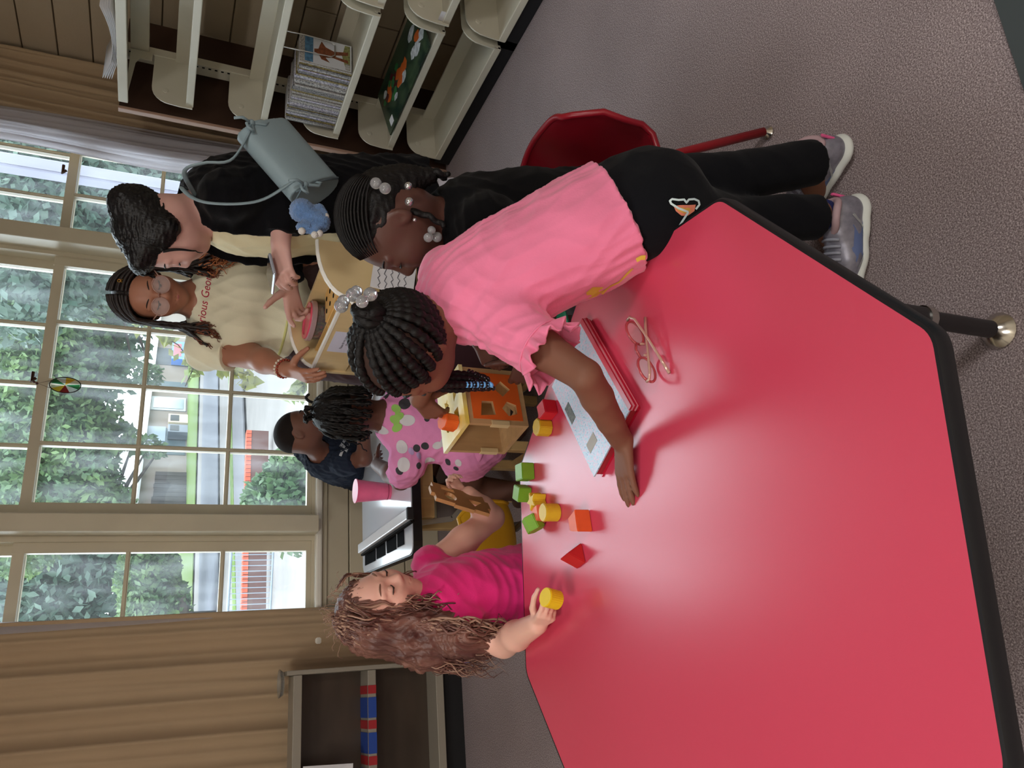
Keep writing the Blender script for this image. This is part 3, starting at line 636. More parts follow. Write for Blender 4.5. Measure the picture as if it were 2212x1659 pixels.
# notebook with silvery cover
A_, B_, C_ = Vector((.712, 1.322, 0)), Vector((.462, 1.183, 0)), Vector((.368, 1.349, 0)); ux_ = (A_-B_).normalized(); uy_ = (C_-B_); LW, LH = (A_-B_).length, uy_.length; uy_.normalize()
nb = thing('notebook', (B_.x, B_.y, T), 'thick red notebook with a silvery holographic cover lying on the red table', 'notebook')
def nbox(nm, x0, x1, y0, y1, z0, z1, m, par=nb):
    return obj(nm, MB().prism([(x0, y0), (x1, y0), (x1, y1), (x0, y1)], Vector((B_.x, B_.y, T+z0)), ux_, uy_, (0, 0, 1), z1-z0), m, par)
def holo():
    m = bpy.data.materials.new('holographic_cover'); m.use_nodes = True; N = m.node_tree.nodes; L = m.node_tree.links; b = N['Principled BSDF']
    tc = N.new('ShaderNodeTexCoord'); n1 = N.new('ShaderNodeTexNoise'); n1.inputs['Scale'].default_value = 230; n1.inputs['Detail'].default_value = 5; L.new(tc.outputs['Object'], n1.inputs['Vector'])
    cr = N.new('ShaderNodeValToRGB'); e = cr.color_ramp.elements; e[0].position = .33; e[0].color = lin((140, 156, 186)); e[1].position = .7; e[1].color = lin((214, 186, 204))
    for p_, c_ in ((.42, (190, 208, 222)), (.48, (150, 190, 204)), (.53, (206, 212, 224)), (.58, (212, 160, 186)), (.64, (196, 206, 222))): q = e.new(p_); q.color = lin(c_)
    L.new(n1.outputs[0], cr.inputs[0]); L.new(cr.outputs[0], b.inputs['Base Color']); b.inputs['Roughness'].default_value = .33; b.inputs['Specular IOR Level'].default_value = .4; b.inputs['Metallic'].default_value = .1
    bp = N.new('ShaderNodeBump'); bp.inputs['Strength'].default_value = .35; bp.inputs['Distance'].default_value = .001; L.new(n1.outputs[0], bp.inputs['Height']); L.new(bp.outputs[0], b.inputs['Normal']); return m
REDC = mat('red_vinyl', (190, 26, 54), .25, .55)
nbox('back_cover', 0, LW, 0, LH, .0005, .003, REDC); nbox('page_block', .004, LW-.006, .012, LH-.004, .003, .019, mat('red_dyed_pages', (176, 40, 52), .6, var=.3, vscale=200, stretch=(.05, .05, 8)))
cv = nbox('front_cover', 0, LW, .006, LH, .019, .022, holo())
nbox('sticker', .045, .070, LH-.06, LH-.022, .022, .0226, mat('grey_sticker', (186, 184, 176), .6), cv); nbox('picture_sticker', LW*.52, LW*.52+.05, LH-.03, LH-.008, .022, .0226, mat('dark_sticker', (96, 100, 84), .4, var=.7, vscale=120), cv)
for k in range(5):
    z_ = .003+.0042*k; nbox('spine_band', 0, LW, -.004-.0015*(2-abs(k-2)), .008, z_, z_+.0036, REDC if k % 2 == 0 else mat('pale_pink_band', (228, 150, 164), .25, .55))
gp = obj('green_folder', MB().prism([(0, 0), (.09, .02), (.10, .06), (.02, .07)], Vector((.70, 1.40, T+.001)), (1, 0, 0), (0, 1, 0), (0, 0, 1), .004), mat('mint_green_card', (40, 150, 112), .4)); tag(gp, 'mint green folder corner under the pink sleeve on the table', 'folder')

# folded spectacles
gx = thing('eyeglasses', (.55, 1.11, T), 'folded pink eyeglasses with clear temples lying on the red table', 'eyeglasses')
PKF = mat('pink_clear_frame', (214, 92, 100), .15, .6, trans=.35, coat=.5); GLD = mat('pale_clear_temple', (216, 178, 160), .15, .6, trans=.2, coat=.5, metal=.2)
ga, gb = Vector((.632, 1.143, 0)), Vector((.478, 1.106, 0)); gd = (gb-ga).normalized(); gn = Vector((-gd.y, gd.x, 0));  gn = -gn if gn.y > 0 else gn
gt = Vector((gn.x*.10, gn.y*.10, 1)).normalized()
def rimpts(c, w, h): return [c+gd*(w*math.cos(a))+gt*(h*math.sin(a)*(1 if math.sin(a) > 0 else .9)) for a in [2*math.pi*i/26 for i in range(27)]]
c1 = ga+gd*.036+Vector((0, 0, T+.022)); c2 = gb-gd*.036+Vector((0, 0, T+.022))
for c in (c1, c2):
    o = obj('rim', MB().tube(rimpts(c, .0275, .0195), .0026, 8), PKF, gx, smooth='all')
    r_ = rimpts(c, .0265, .0185)[:-1]; obj('lens', MB().add([p-gn*.0006 for p in r_]+[p+gn*.0006 for p in r_], [tuple(range(25, -1, -1)), tuple(range(26, 52))]+[(i, (i+1) % 26, 26+(i+1) % 26, 26+i) for i in range(26)]), mat('lens_glass', (245, 240, 242), .05, .5, alpha=.14), o)
obj('bridge', MB().tube([c1+gd*.026+gt*.006, (c1+c2)/2+gt*.012, c2-gd*.026+gt*.006], .0028, 8), PKF, gx, smooth='all')
obj('nose_pad', MB().ball(c1+gd*.03-gt*.004+gn*.006, (.003, .003, .006)).ball(c2-gd*.03-gt*.004+gn*.006, (.003, .003, .006)), GLD, gx, smooth='all')
e1 = c1-gd*.029+gt*.01; e2 = c2+gd*.029+gt*.01
obj('temple', MB().tube([e1, e1+gn*.010, e1+gn*.020+gd*.012-gt*.002, e1+gn*.030+gd*.07-gt*.012, e1+gn*.034+gd*.115-gt*.022, e1+gn*.036+gd*.145-gt*.029], [.003, .0028, .0026, .0024, .003, .0032], 8), GLD, gx, smooth='all')
obj('temple', MB().tube([e2, e2+gn*.008, e2+gn*.014-gd*.012-gt*.002, e2+gn*.019-gd*.07-gt*.012, e2+gn*.021-gd*.115-gt*.022, e2+gn*.022-gd*.14-gt*.029], [.003, .0028, .0026, .0024, .003, .0032], 8), GLD, gx, smooth='all')

# stained glass ornament in the window
sc_ = at_y(141, 832, WY-.05); so = thing('suncatcher', sc_, 'oval stained glass suncatcher hanging in the middle window', 'ornament')
rx, rz = .040, .066
obj('lead_frame', MB().tube([sc_+Vector((rx*math.cos(a), 0, rz*math.sin(a))) for a in [2*math.pi*i/28 for i in range(29)]], .0026, 6), mat('lead_came', (52, 50, 48), .4, .5, metal=.7), so, smooth='all')
gcol = [((232, 236, 240), 'clear'), ((230, 190, 60), 'amber'), ((40, 130, 80), 'green'), ((150, 30, 40), 'red'), ((235, 235, 225), 'milky')]
for i in range(9):
    a0, a1 = 2*math.pi*i/9, 2*math.pi*(i+1)/9; c, nm = gcol[(i*2) % 5]
    P = [sc_+Vector((0, 0, 0))]+[sc_+Vector((rx*.96*math.cos(a), 0, rz*.96*math.sin(a))) for a in (a0, (a0+a1)/2, a1)]
    obj('glass_piece', MB().add([p+Vector((0, -.001, 0)) for p in P]+[p+Vector((0, .001, 0)) for p in P], [(0, 1, 2, 3), (7, 6, 5, 4), (0, 3, 7, 4), (0, 4, 5, 1), (1, 5, 6, 2), (2, 6, 7, 3)]), mat('stained_'+nm, c, .1, .5, trans=.8), so)
obj('bead_string', MB().tube([sc_+Vector((-.02, 0, rz*.9)), sc_+Vector((0, .0, rz+.048)), sc_+Vector((.02, 0, rz*.9))], .0012, 5).ball(sc_+Vector((0, 0, rz+.052)), .007, 8, 6).ball(sc_+Vector((.006, 0, rz+.064)), .006, 8, 6), mat('dark_beads', (70, 28, 30), .3), so)
# ================================================================== outside the window
GZ = -1.1
GRASS = mat('bright_lawn', (74, 100, 40), .9, .1, var=.35, vscale=3, vrgb=(96, 108, 62)); ASPH = mat('asphalt', (104, 106, 113), .9, .2, var=.15, vscale=2); CONC = mat('pale_concrete', (118, 114, 111), .9, .2, var=.12, vscale=1.2)
def ground_strip(name, pts, z, m, kind='structure'):
    o = obj(name, MB().prism([(p.x, p.y) for p in pts], (0, 0, z-.05), (1, 0, 0), (0, 1, 0), (0, 0, 1), .05), m); o['kind'] = kind; return o
o = obj('ground', MB().box((18, 45, GZ-.2), (120, 81, .2)), CONC); o['kind'] = 'structure'
def gpt(x, y, z=GZ): return at_z(x, y, z)
def strip_between(name, xa, xb, m, dz):
    "band of ground between two rows of the view, running along the street"
    a0, a1 = gpt(xa, 1000), gpt(xb, 1000); d = (gpt(430, 760)-gpt(412, 1330)).normalized()
    P = [a0-d*60, a0+d*60, a1+d*60, a1-d*60]; return ground_strip(name, P, GZ+dz, m)
STD = None
strip_between('lawn_far', 392, 424, GRASS, .03)
strip_between('street', 436, 470, ASPH, .02)
strip_between('lawn_verge', 498, 504, GRASS, .03)
strip_between('pavement', 505, 530, mat('grey_pavement', (98, 97, 100), .9, .2, var=.1, vscale=2), .025)
# low brick planter wall: every brick is a piece
BRK = mat('red_brick', (172, 78, 56), .85, .2, var=.18, vscale=7); MOR = mat('brick_mortar', (84, 62, 58), .95, .1)
b0 = gpt(580, 935); b1 = gpt(574, 1320); bd = (b1-b0); bl = bd.length; bd.normalize(); bh = (at_y(531, 935, b0.y).z-GZ)
bk_ = thing('planter_wall', b0, 'low red brick planter wall outside across the paved court', 'wall')
ang = math.atan2(bd.y, bd.x); Rz = Matrix.Rotation(ang, 3, 'Z'); nr = Rz @ Vector((0, 1, 0))
obj('mortar_core', MB().box(b0+bd*bl/2+nr*.02+Vector((0, 0, bh/2-.02)), (bl, .18, bh-.06), Rz), MOR, bk_)
nc = 5; capH = bh*.24; cz = (bh-capH)/nc; bw = .23*bh/.5*1.25
meb = MB().box((0, 0, 0), (bw-.022, .2, cz-.016), Rz).mesh('brick'); meb.materials.append(BRK); mec = MB().box((0, 0, 0), (cz*1.25-.02, .26, capH-.012), Rz).mesh('brick'); mec.materials.append(BRK)
def piece(me, p, par, nm='brick'):
    o = bpy.data.objects.new(nm, me); COL.objects.link(o); o.location = p; put(o, par); return o
for r in range(nc):
    k = 0; s_ = (bw/2 if r % 2 else 0)
    while s_ < bl:
        piece(meb, b0+bd*(s_+bw/2)+Vector((0, 0, cz*(r+.5)))+nr*random.uniform(-.004, .004), bk_); s_ += bw
s_ = 0
while s_ < bl: piece(mec, b0+bd*(s_+cz*.62)+Vector((0, 0, bh-capH/2)), bk_); s_ += cz*1.25
# pipe railing near the left window
RAIL = mat('grey_pipe_rail', (112, 122, 132), .5, .4)
ra, rb = gpt(608, 1180), gpt(600, 1345); rl = thing('pipe_railing', ra, 'grey pipe railing in front of the brick planter wall outside', 'railing')
za = at_y(499, 1205, ra.y).z; zb_ = at_y(590, 1205, ra.y).z
for z_ in (za, zb_): obj('rail', MB().tube([(ra.x, ra.y, z_), (rb.x, rb.y, z_)], .03 if z_ == za else .022, 8), RAIL, rl, smooth='all')
for k in range(14):
    p = ra+(rb-ra)*(k+.5)/14; obj('baluster', MB().tube([(p.x, p.y, zb_), (p.x, p.y, za)], .009, 6), RAIL, rl)
obj('post', MB().tube([(ra.x, ra.y, GZ), (ra.x, ra.y, za)], .025, 8).tube([(rb.x, rb.y, GZ), (rb.x, rb.y, za)], .025, 8), RAIL, rl)
# house across the street
SID = mat('tan_siding', (124, 112, 104), .8, .2, var=.12, vscale=14, stretch=(6, 6, .05)); hp0 = gpt(402, 1095); hp1 = gpt(408, 700); hd = (hp1-hp0); hl = hd.length; hd.normalize(); hn = Vector((hd.y, -hd.x, 0)); hn = -hn if hn.y > 0 else hn
hs = thing('house', hp0, 'tan sided house with pale blue doors across the street', 'house')
def hz(px, py):          # height above ground and distance along the house front seen at a pixel
    d = ray(px, py); o = Vector((0, 0, H)); t = (hp0-o).dot(hn)/d.dot(hn); p = o+d*t; return (p-hp0).dot(hd), p.z-GZ
htop = hz(318, 900)[1]
def hbox(nm, s0, s1, z0, z1, m, out=.05, par=None):
    Rh = Matrix.Rotation(math.atan2(hd.y, hd.x), 3, 'Z'); c = hp0+hd*(s0+s1)/2+Vector((0, 0, (z0+z1)/2))+hn*out/2; return obj(nm, MB().box(c, (abs(s1-s0), abs(out), z1-z0), Rh), m, par or hs)
hbox('wall', 0, hl+6, 0, htop, SID, -4)
Rh = Matrix.Rotation(math.atan2(hd.y, hd.x), 3, 'Z')
rf = MB().add([hp0+hd*-.6+hn*.7+Vector((0, 0, htop)), hp0+hd*(hl+7)+hn*.7+Vector((0, 0, htop)), hp0+hd*(hl+7)-hn*4+Vector((0, 0, htop+2.6)), hp0+hd*-.6-hn*4+Vector((0, 0, htop+2.6)), hp0+hd*-.6+hn*.7+Vector((0, 0, htop-.2)), hp0+hd*(hl+7)+hn*.7+Vector((0, 0, htop-.2)), hp0+hd*(hl+7)-hn*4+Vector((0, 0, htop+2.3)), hp0+hd*-.6-hn*4+Vector((0, 0, htop+2.3))], [(0, 1, 2, 3), (4, 7, 6, 5), (0, 4, 5, 1), (1, 5, 6, 2), (2, 6, 7, 3), (3, 7, 4, 0)])
obj('roof', rf, mat('white_metal_roof', (170, 167, 168), .6, .3), hs)
TEAL = mat('teal_door_paint', (30, 56, 64), .6); PBL = mat('pale_blue_door', (112, 126, 144), .5); DKG = mat('dark_opening', (40, 44, 46), .7)
def hrect(nm, pa, pb, m, out, par=None):
    s0, z0 = hz(pb[0], pb[1]); s1, z1 = hz(pa[0], pa[1]); return hbox(nm, min(s0, s1), max(s0, s1), max(0, min(z0, z1)), max(z0, z1), m, out, par)
for (pa, pb) in (((310, 925), (392, 972)),):
    o = hrect('door', (325, 924), (400, 984), TEAL, .06); hrect('door_panel', (318, 922), (356, 955), PBL, .12, o); hrect('door_panel', (318, 957), (355, 984), PBL, .12, o)
o = hrect('door', (325, 822), (404, 850), TEAL, .06); 
o = hrect('window', (328, 857), (401, 890), mat('white_frame', (150, 152, 156), .5), .10); hrect('pane', (333, 861), (396, 886), mat('dusty_pane', (96, 112, 118), .2, .5), .14, o)
o = hrect('door', (330, 750), (400, 792), DKG, .05)
for (pa, pb, c, nm, lb_) in (((363, 912), (398, 932), (196, 178, 150), 'air_conditioner', 'tan air conditioner box beside the blue door across the street'), ((362, 935), (397, 953), (96, 102, 116), 'air_conditioner', 'grey air conditioner box below the blue door across the street'), ((372, 752), (390, 792), (60, 110, 190), 'vending_machine', 'blue and red vending machine by the far house wall')):
    s0, z0 = hz(*pb); s1, z1 = hz(*pa); base = hp0+hd*(s0+s1)/2+hn*.6
    t = thing(nm, Vector((base.x, base.y, GZ)), lb_, 'machine'); c_ = base+Vector((0, 0, z1/2)); w_ = abs(s1-s0)
    obj('casing', MB().box(c_, (w_, .9, z1), Rh, .03), mat(nm+'_%d' % c[0], c, .5), t); obj('grille' if nm[0] == 'a' else 'front_panel', MB().box(c_+hn*.46+Vector((0, 0, z1*.18)), (w_*.7, .04, z1*.45), Rh), DKG if nm[0] == 'a' else mat('machine_red', (190, 40, 60), .5), t)
# plank fence beside the house
fs0, fs1 = hz(390, 1114)[0], hz(390, 1030)[0]; f0 = hp0+hd*fs0+hn*.5; f1 = hp0+hd*fs1+hn*.5; fh = hz(327, 1070)[1]*.99
fe = thing('plank_fence', f0, 'weathered grey plank fence panel beside the far house', 'fence'); FM = mat('weathered_plank', (74, 69, 69), .9, .1, var=.4, vscale=3, stretch=(4, 4, .3)); n_ = 9; fd = (f1-f0)/n_; Rf = Matrix.Rotation(math.atan2(fd.y, fd.x), 3, 'Z')
for k in range(n_):
    h_ = fh*random.uniform(.95, 1.03); obj('plank', MB().box(f0+fd*(k+.5)+Vector((0, 0, h_/2)), (fd.length*.93, .05, h_), Rf @ Matrix.Rotation(random.uniform(-.01, .01), 3, 'Y')), FM, fe)
obj('rail', MB().box((f0+f1)/2+Vector((0, .06, fh*.35)), ((f1-f0).length, .05, .12), Rf), FM, fe)
# pale porch column outside the right window
pc0 = at_y(10, 360, 5.3); pc1 = at_y(430, 412, 5.3)
pl = obj('porch_column', MB().box(((pc0.x+pc1.x)/2, 5.3, 1.3), (.105, .105, 4.8), None, .01).box(((pc0.x+pc1.x)/2-.035, 5.3-.055, 1.3), (.010, .006, 4.8)), mat('pale_lilac_paint', (112, 112, 130), .6)); tag(pl, 'pale painted porch column outside the right-hand window', 'column')
# foliage
def leaf_mat(name, rgb, rgb2):
    m = bpy.data.materials.new(name); m.use_nodes = True; N = m.node_tree.nodes; L = m.node_tree.links; b = N['Principled BSDF']
    tc = N.new('ShaderNodeTexCoord'); nz = N.new('ShaderNodeTexNoise'); nz.inputs['Scale'].default_value = 1.1; nz.inputs['Detail'].default_value = 5; L.new(tc.outputs['Object'], nz.inputs['Vector'])
    mr = N.new('ShaderNodeMapRange'); mr.inputs[1].default_value = .38; mr.inputs[2].default_value = .66; L.new(nz.outputs[0], mr.inputs[0])
    mx = N.new('ShaderNodeMix'); mx.data_type = 'RGBA'; mx.inputs[6].default_value = lin(rgb); mx.inputs[7].default_value = lin(rgb2); L.new(mr.outputs[0], mx.inputs[0])
    L.new(mx.outputs[2], b.inputs['Base Color']); b.inputs['Roughness'].default_value = .55
    t = N.new('ShaderNodeBsdfTranslucent'); L.new(mx.outputs[2], t.inputs[0]); ms = N.new('ShaderNodeMixShader'); ms.inputs[0].default_value = .3
    L.new(b.outputs[0], ms.inputs[1]); L.new(t.outputs[0], ms.inputs[2]); L.new(ms.outputs[0], N['Material Output'].inputs[0]); return m
LF = [leaf_mat('leaf_deep', (50, 76, 54), (74, 100, 72)), leaf_mat('leaf_mid', (60, 88, 54), (98, 122, 70)), leaf_mat('leaf_bright', (98, 130, 46), (150, 168, 62)), leaf_mat('leaf_blue', (58, 82, 70), (88, 108, 92))]
def leaves(name, centers, radii, n, size, m, parent=None, hollow=.55, asp=1.9, droop=.3):
    C = np.array([list(c) for c in centers], float); Rr = np.array(radii, float); w = (Rr**2).sum(1) if Rr.ndim > 1 else Rr**2; w = w/w.sum()
    idx = RNG.choice(len(C), n, p=w); d = RNG.normal(size=(n, 3)); d /= np.linalg.norm(d, axis=1)[:, None]; r = hollow+(1-hollow)*RNG.random(n)**.6
    rad = Rr[idx] if Rr.ndim > 1 else np.repeat(Rr[idx][:, None], 3, 1); p = C[idx]+d*rad*r[:, None]
    a = RNG.normal(size=(n, 3)); a[:, 2] -= droop; a /= np.linalg.norm(a, axis=1)[:, None]; b = np.cross(a, RNG.normal(size=(n, 3))); b /= np.linalg.norm(b, axis=1)[:, None]
    s = size*(.6+.8*RNG.random(n))[:, None]; L_ = a*s*asp/2; B_ = b*s/2
    v = np.stack([p-L_, p+B_, p+L_, p-B_], 1).reshape(-1, 3)
    me = bpy.data.meshes.new(name); me.vertices.add(4*n); me.vertices.foreach_set('co', v.ravel().astype(np.float32)); me.loops.add(4*n); me.loops.foreach_set('vertex_index', np.arange(4*n, dtype=np.int32))
    me.polygons.add(n); me.polygons.foreach_set('loop_start', np.arange(0, 4*n, 4, dtype=np.int32)); me.polygons.foreach_set('loop_total', np.full(n, 4, np.int32)); me.update(); me.validate()
    o = obj(name, me, m, parent, fix=False); o['kind'] = 'stuff'; return o
BARK = mat('tree_bark', (74, 66, 58), .9, .1, var=.3, vscale=8)
def tree(px, py, dist, label, crown, n, size, lm, trunk=True):
    "crown: (px, py, radius) spots seen at that distance"
    b = at_y(px, py, dist); base = Vector((b.x, dist, GZ)); t = thing('tree', base, label, 'tree', 'trees beyond the street')
    cs = [at_y(x, y, dist+random.uniform(-1, 1)) for x, y, r in crown]; rs = [(r, r, r*.85) for x, y, r in crown]
    top = cs[0]; pts = [base, base+Vector((.15, 0, 1.2)), base*.5+top*.5+Vector((.2, 0, 0)), top]
    obj('trunk', MB().tube(pts, [.22*dist/18, .17*dist/18, .12*dist/18, .05*dist/18], 8), BARK, t, smooth='all')
    for c in cs[1:]: obj('branch', MB().tube([base*.45+top*.55, (base*.45+top*.55+c)/2+Vector((0, 0, .2)), c], [.08*dist/18, .05*dist/18, .02], 6), BARK, t, smooth='all')
    leaves('foliage', cs, rs, n, size, lm, t)
tree(420, 1141, 30, 'bright green tree between the house and the plank fence', [(40, 1128, 2.0), (150, 1010, 1.9), (200, 1075, 1.3), (100, 920, 2.4), (60, 1050, 2.6), (195, 945, 1.2), (215, 890, .9), (262, 940, .55), (288, 955, .5), (320, 965, .45), (345, 972, .3), (250, 1105, .9)], 13000, .15, LF[1])
tree(420, 532, 30, 'leafy tree with a slanting dark branch seen through the middle window', [(20, 545, 2.2), (110, 720, 2.4), (190, 660, 1.9), (60, 640, 3.0), (160, 790, 1.6), (80, 810, 2.4), (235, 720, .8), (290, 805, .6), (330, 812, .5), (250, 780, .5)], 14000, .16, LF[1])
tree(400, 1128, 38, 'yellow-green sapling in front of the fence', [(150, 1090, 1.3), (195, 1080, 1.1), (120, 1100, 1.2), (170, 1000, 1.0), (160, 960, .8)], 4200, .2, LF[2])
tree(395, 1170, 44, 'dense dark tree seen through the left window', [(150, 1260, 4.6), (60, 1200, 4.8), (230, 1300, 3.3), (60, 1320, 4.6), (250, 1210, 2.6), (20, 1080, 4.0)], 15000, .26, LF[3])
tree(395, 1345, 34, 'light green shrubby tree by the lawn in the left window', [(318, 1260, 1.4), (336, 1320, 1.6), (312, 1215, 1.1), (348, 1230, .9), (352, 1300, .9)], 6000, .16, LF[1])
tree(420, 505, 21, 'tall dense tree behind the porch column at the right window', [(60, 330, 2.4), (230, 350, 2.2), (60, 450, 2.4), (230, 460, 2.4), (330, 430, 1.9), (380, 520, 1.4), (150, 540, 2.0), (20, 560, 2.2), (330, 350, 1.6)], 19000, .15, LF[3])
tree(395, 600, 50, 'tall tree far behind the two women', [(100, 600, 5.0), (30, 720, 5.0), (20, 880, 4.6), (180, 580, 3.6), (110, 860, 3.0)], 13000, .34, LF[0])
# background greenery further away
o = leaves('distant_foliage', [(x, 66+4*math.sin(x), 9.6+1.5*math.sin(x*1.7)) for x in range(-8, 76, 4)], [(4.2, 2, 6.4)]*21, 30000, .5, LF[0], hollow=.15); tag(o, 'wall of distant trees filling the sky behind the street', 'trees')
# clipped bush just outside
bc = at_y(625, 1065, 7.4); bs = thing('bush', (bc.x, 7.4, GZ), 'round green bush just outside the middle window', 'bush')
leaves('foliage', [bc+Vector((0, 0, -.3)), at_y(640, 1095, 7.3), at_y(590, 1085, 7.4), at_y(640, 1030, 7.3), bc+Vector((.1, 0, -.9)), at_y(568, 1112, 7.5)], [(.5, .45, .55), (.45, .4, .5), (.3, .3, .28), (.3, .3, .3), (.7, .5, .6), (.28, .3, .2)], 9000, .05, LF[1], bs, hollow=.5, asp=1.6)
obj('stem', MB().tube([(bc.x, 7.4, GZ), (bc.x, 7.4, bc.z-.3)], .04, 6), BARK, bs)
# vine sprays by the window
VL = leaf_mat('vine_leaf', (96, 116, 50), (140, 126, 58))
for k, (pts, lb_) in enumerate(((((300, 700), (350, 725), (385, 745), (420, 790), (400, 835)), 'vine spray with yellowing leaves hanging outside behind the braided woman'), (((455, 770), (500, 800), (540, 810), (525, 850)), 'green vine spray low in the middle window'), (((690, 850), (655, 830), (640, 845), (630, 865)), 'small pale shoot at the foot of the middle window'))):
    P = [at_y(x, y, 4.75) for x, y in pts]; t = thing('vine', Vector((P[0].x, P[0].y, GZ)), lb_, 'plant'); obj('stem', MB().tube([Vector((P[0].x, P[0].y, GZ)), Vector((P[0].x+.05, P[0].y, (GZ+P[0].z)/2))]+P, .004, 5), BARK, t)
    cs = [P[i]+(P[i+1]-P[i])*q for i in range(len(P)-1) for q in (0, .33, .66)]; leaves('foliage', cs, [(.07, .05, .06)]*len(cs), 46, .052, VL, t, hollow=.1, asp=1.7)
# ================================================================== people: smooth-blended bodies polygonised on a grid
def nv(p): return np.array([p[0], p[1], p[2]], float)
class Sdf:
    def __init__(s): s.p = []
    def cap(s, a, b, ra, rb, k=.02, w=None, flat=1.0, cuts=(), sub=False):
        s.p.append(('c', nv(a), nv(b), ra, rb, k, None if w is None else nv(w), flat, [(nv(p), nv(n)) for p, n in cuts], sub)); return s
    def limb(s, pts, rad, k=.02, **kw):
        for i in range(len(pts)-1): s.cap(pts[i], pts[i+1], rad[i], rad[i+1], k, **kw)
        return s
    def ell(s, c, R, rad, k=.02, cuts=(), sub=False):
        "R: 3x3 with the axes as columns"
        s.p.append(('e', nv(c), np.array(R, float), np.array(rad, float), 0, k, None, 1, [(nv(p), nv(n)) for p, n in cuts], sub)); return s
    def grown(s, d):
        o = Sdf()
        for q in s.p:
            q = list(q)
            if q[0] == 'c': q[3] += d; q[4] += d
            else: q[3] = q[3]+d
            o.p.append(tuple(q))
        return o
    def bounds(s):
        lo = []; hi = []
        for q in s.p:
            if q[9]: continue
            if q[0] == 'c':
                r = max(q[3], q[4]); lo.append(np.minimum(q[1], q[2])-r); hi.append(np.maximum(q[1], q[2])+r)
            else:
                e = np.sqrt(((q[2]*q[3][None, :])**2).sum(1)); lo.append(q[1]-e); hi.append(q[1]+e)
        return np.min(lo, 0), np.max(hi, 0)
    def mesh(s, name, h, cuts=(), fn=None):
        lo, hi = s.bounds(); lo -= 4*h; hi += 4*h; N = np.ceil((hi-lo)/h).astype(int)+1
        D = np.full(N, .5, np.float32); ax = [(lo[i]+h*np.arange(N[i])).astype(np.float32) for i in range(3)]
        for q in s.p:
            k = q[5]; m = k+3*h
            if q[0] == 'c':
                r = max(q[3], q[4]); l_ = np.minimum(q[1], q[2])-r-m; h_ = np.maximum(q[1], q[2])+r+m
            else:
                e = np.sqrt(((q[2]*q[3][None, :])**2).sum(1)); l_ = q[1]-e-m; h_ = q[1]+e+m
            i0 = np.clip(np.floor((l_-lo)/h).astype(int), 0, N); i1 = np.clip(np.ceil((h_-lo)/h).astype(int)+1, 0, N)
            if (i1 <= i0).any(): continue
            X = ax[0][i0[0]:i1[0]][:, None, None]; Y = ax[1][i0[1]:i1[1]][None, :, None]; Z = ax[2][i0[2]:i1[2]][None, None, :]
            if q[0] == 'c':
                a, b, ra, rb, w, fl = q[1], q[2], q[3], q[4], q[6], q[7]; ab = b-a; L2 = max(ab.dot(ab), 1e-12)
                dx, dy, dz = X-np.float32(a[0]), Y-np.float32(a[1]), Z-np.float32(a[2])
                t = np.clip((dx*np.float32(ab[0])+dy*np.float32(ab[1])+dz*np.float32(ab[2]))/np.float32(L2), 0, 1)
                qx, qy, qz = dx-t*np.float32(ab[0]), dy-t*np.float32(ab[1]), dz-t*np.float32(ab[2]); d2 = qx*qx+qy*qy+qz*qz
                rr = np.float32(ra)+t*np.float32(rb-ra)
                if w is not None and fl != 1:
                    u = ab/math.sqrt(L2); n_ = np.cross(u, w-u*w.dot(u)); n_ /= np.linalg.norm(n_)
                    qn = qx*np.float32(n_[0])+qy*np.float32(n_[1])+qz*np.float32(n_[2]); d2 = d2+qn*qn*np.float32(1/fl**2-1)
                    d = (np.sqrt(d2)-rr)*np.float32(math.sqrt(fl))
                else: d = np.sqrt(d2)-rr
            else:
                c, R, rad = q[1], q[2], q[3]; dx, dy, dz = X-np.float32(c[0]), Y-np.float32(c[1]), Z-np.float32(c[2]); k0 = 0; k1 = 0
                for j in range(3):
                    v = dx*np.float32(R[0, j])+dy*np.float32(R[1, j])+dz*np.float32(R[2, j]); k0 = k0+(v/np.float32(rad[j]))**2; k1 = k1+(v/np.float32(rad[j]**2))**2
                k0 = np.sqrt(k0); k1 = np.sqrt(k1); d = k0*(k0-1)/np.maximum(k1, 1e-6)
            for p, n_ in q[8]: d = np.maximum(d, (X-np.float32(p[0]))*np.float32(n_[0])+(Y-np.float32(p[1]))*np.float32(n_[1])+(Z-np.float32(p[2]))*np.float32(n_[2]))
            G = D[i0[0]:i1[0], i0[1]:i1[1], i0[2]:i1[2]]
            if q[9]:
                e = np.maximum(k-np.abs(G+d), 0)/k if k > 0 else 0; G[...] = np.maximum(G, -d)+e*e*k*.25
            else:
                e = np.maximum(k-np.abs(G-d), 0)/k if k > 0 else 0; G[...] = np.minimum(G, d)-e*e*k*.25
        X, Y, Z = ax[0][:, None, None], ax[1][None, :, None], ax[2][None, None, :]
        for p, n_ in cuts:
            p = nv(p); n_ = nv(n_); np.maximum(D, (X-np.float32(p[0]))*np.float32(n_[0])+(Y-np.float32(p[1]))*np.float32(n_[1])+(Z-np.float32(p[2]))*np.float32(n_[2]), out=D)
        if fn is not None: D = fn(D, X, Y, Z)
        return nets(name, D, lo, h)
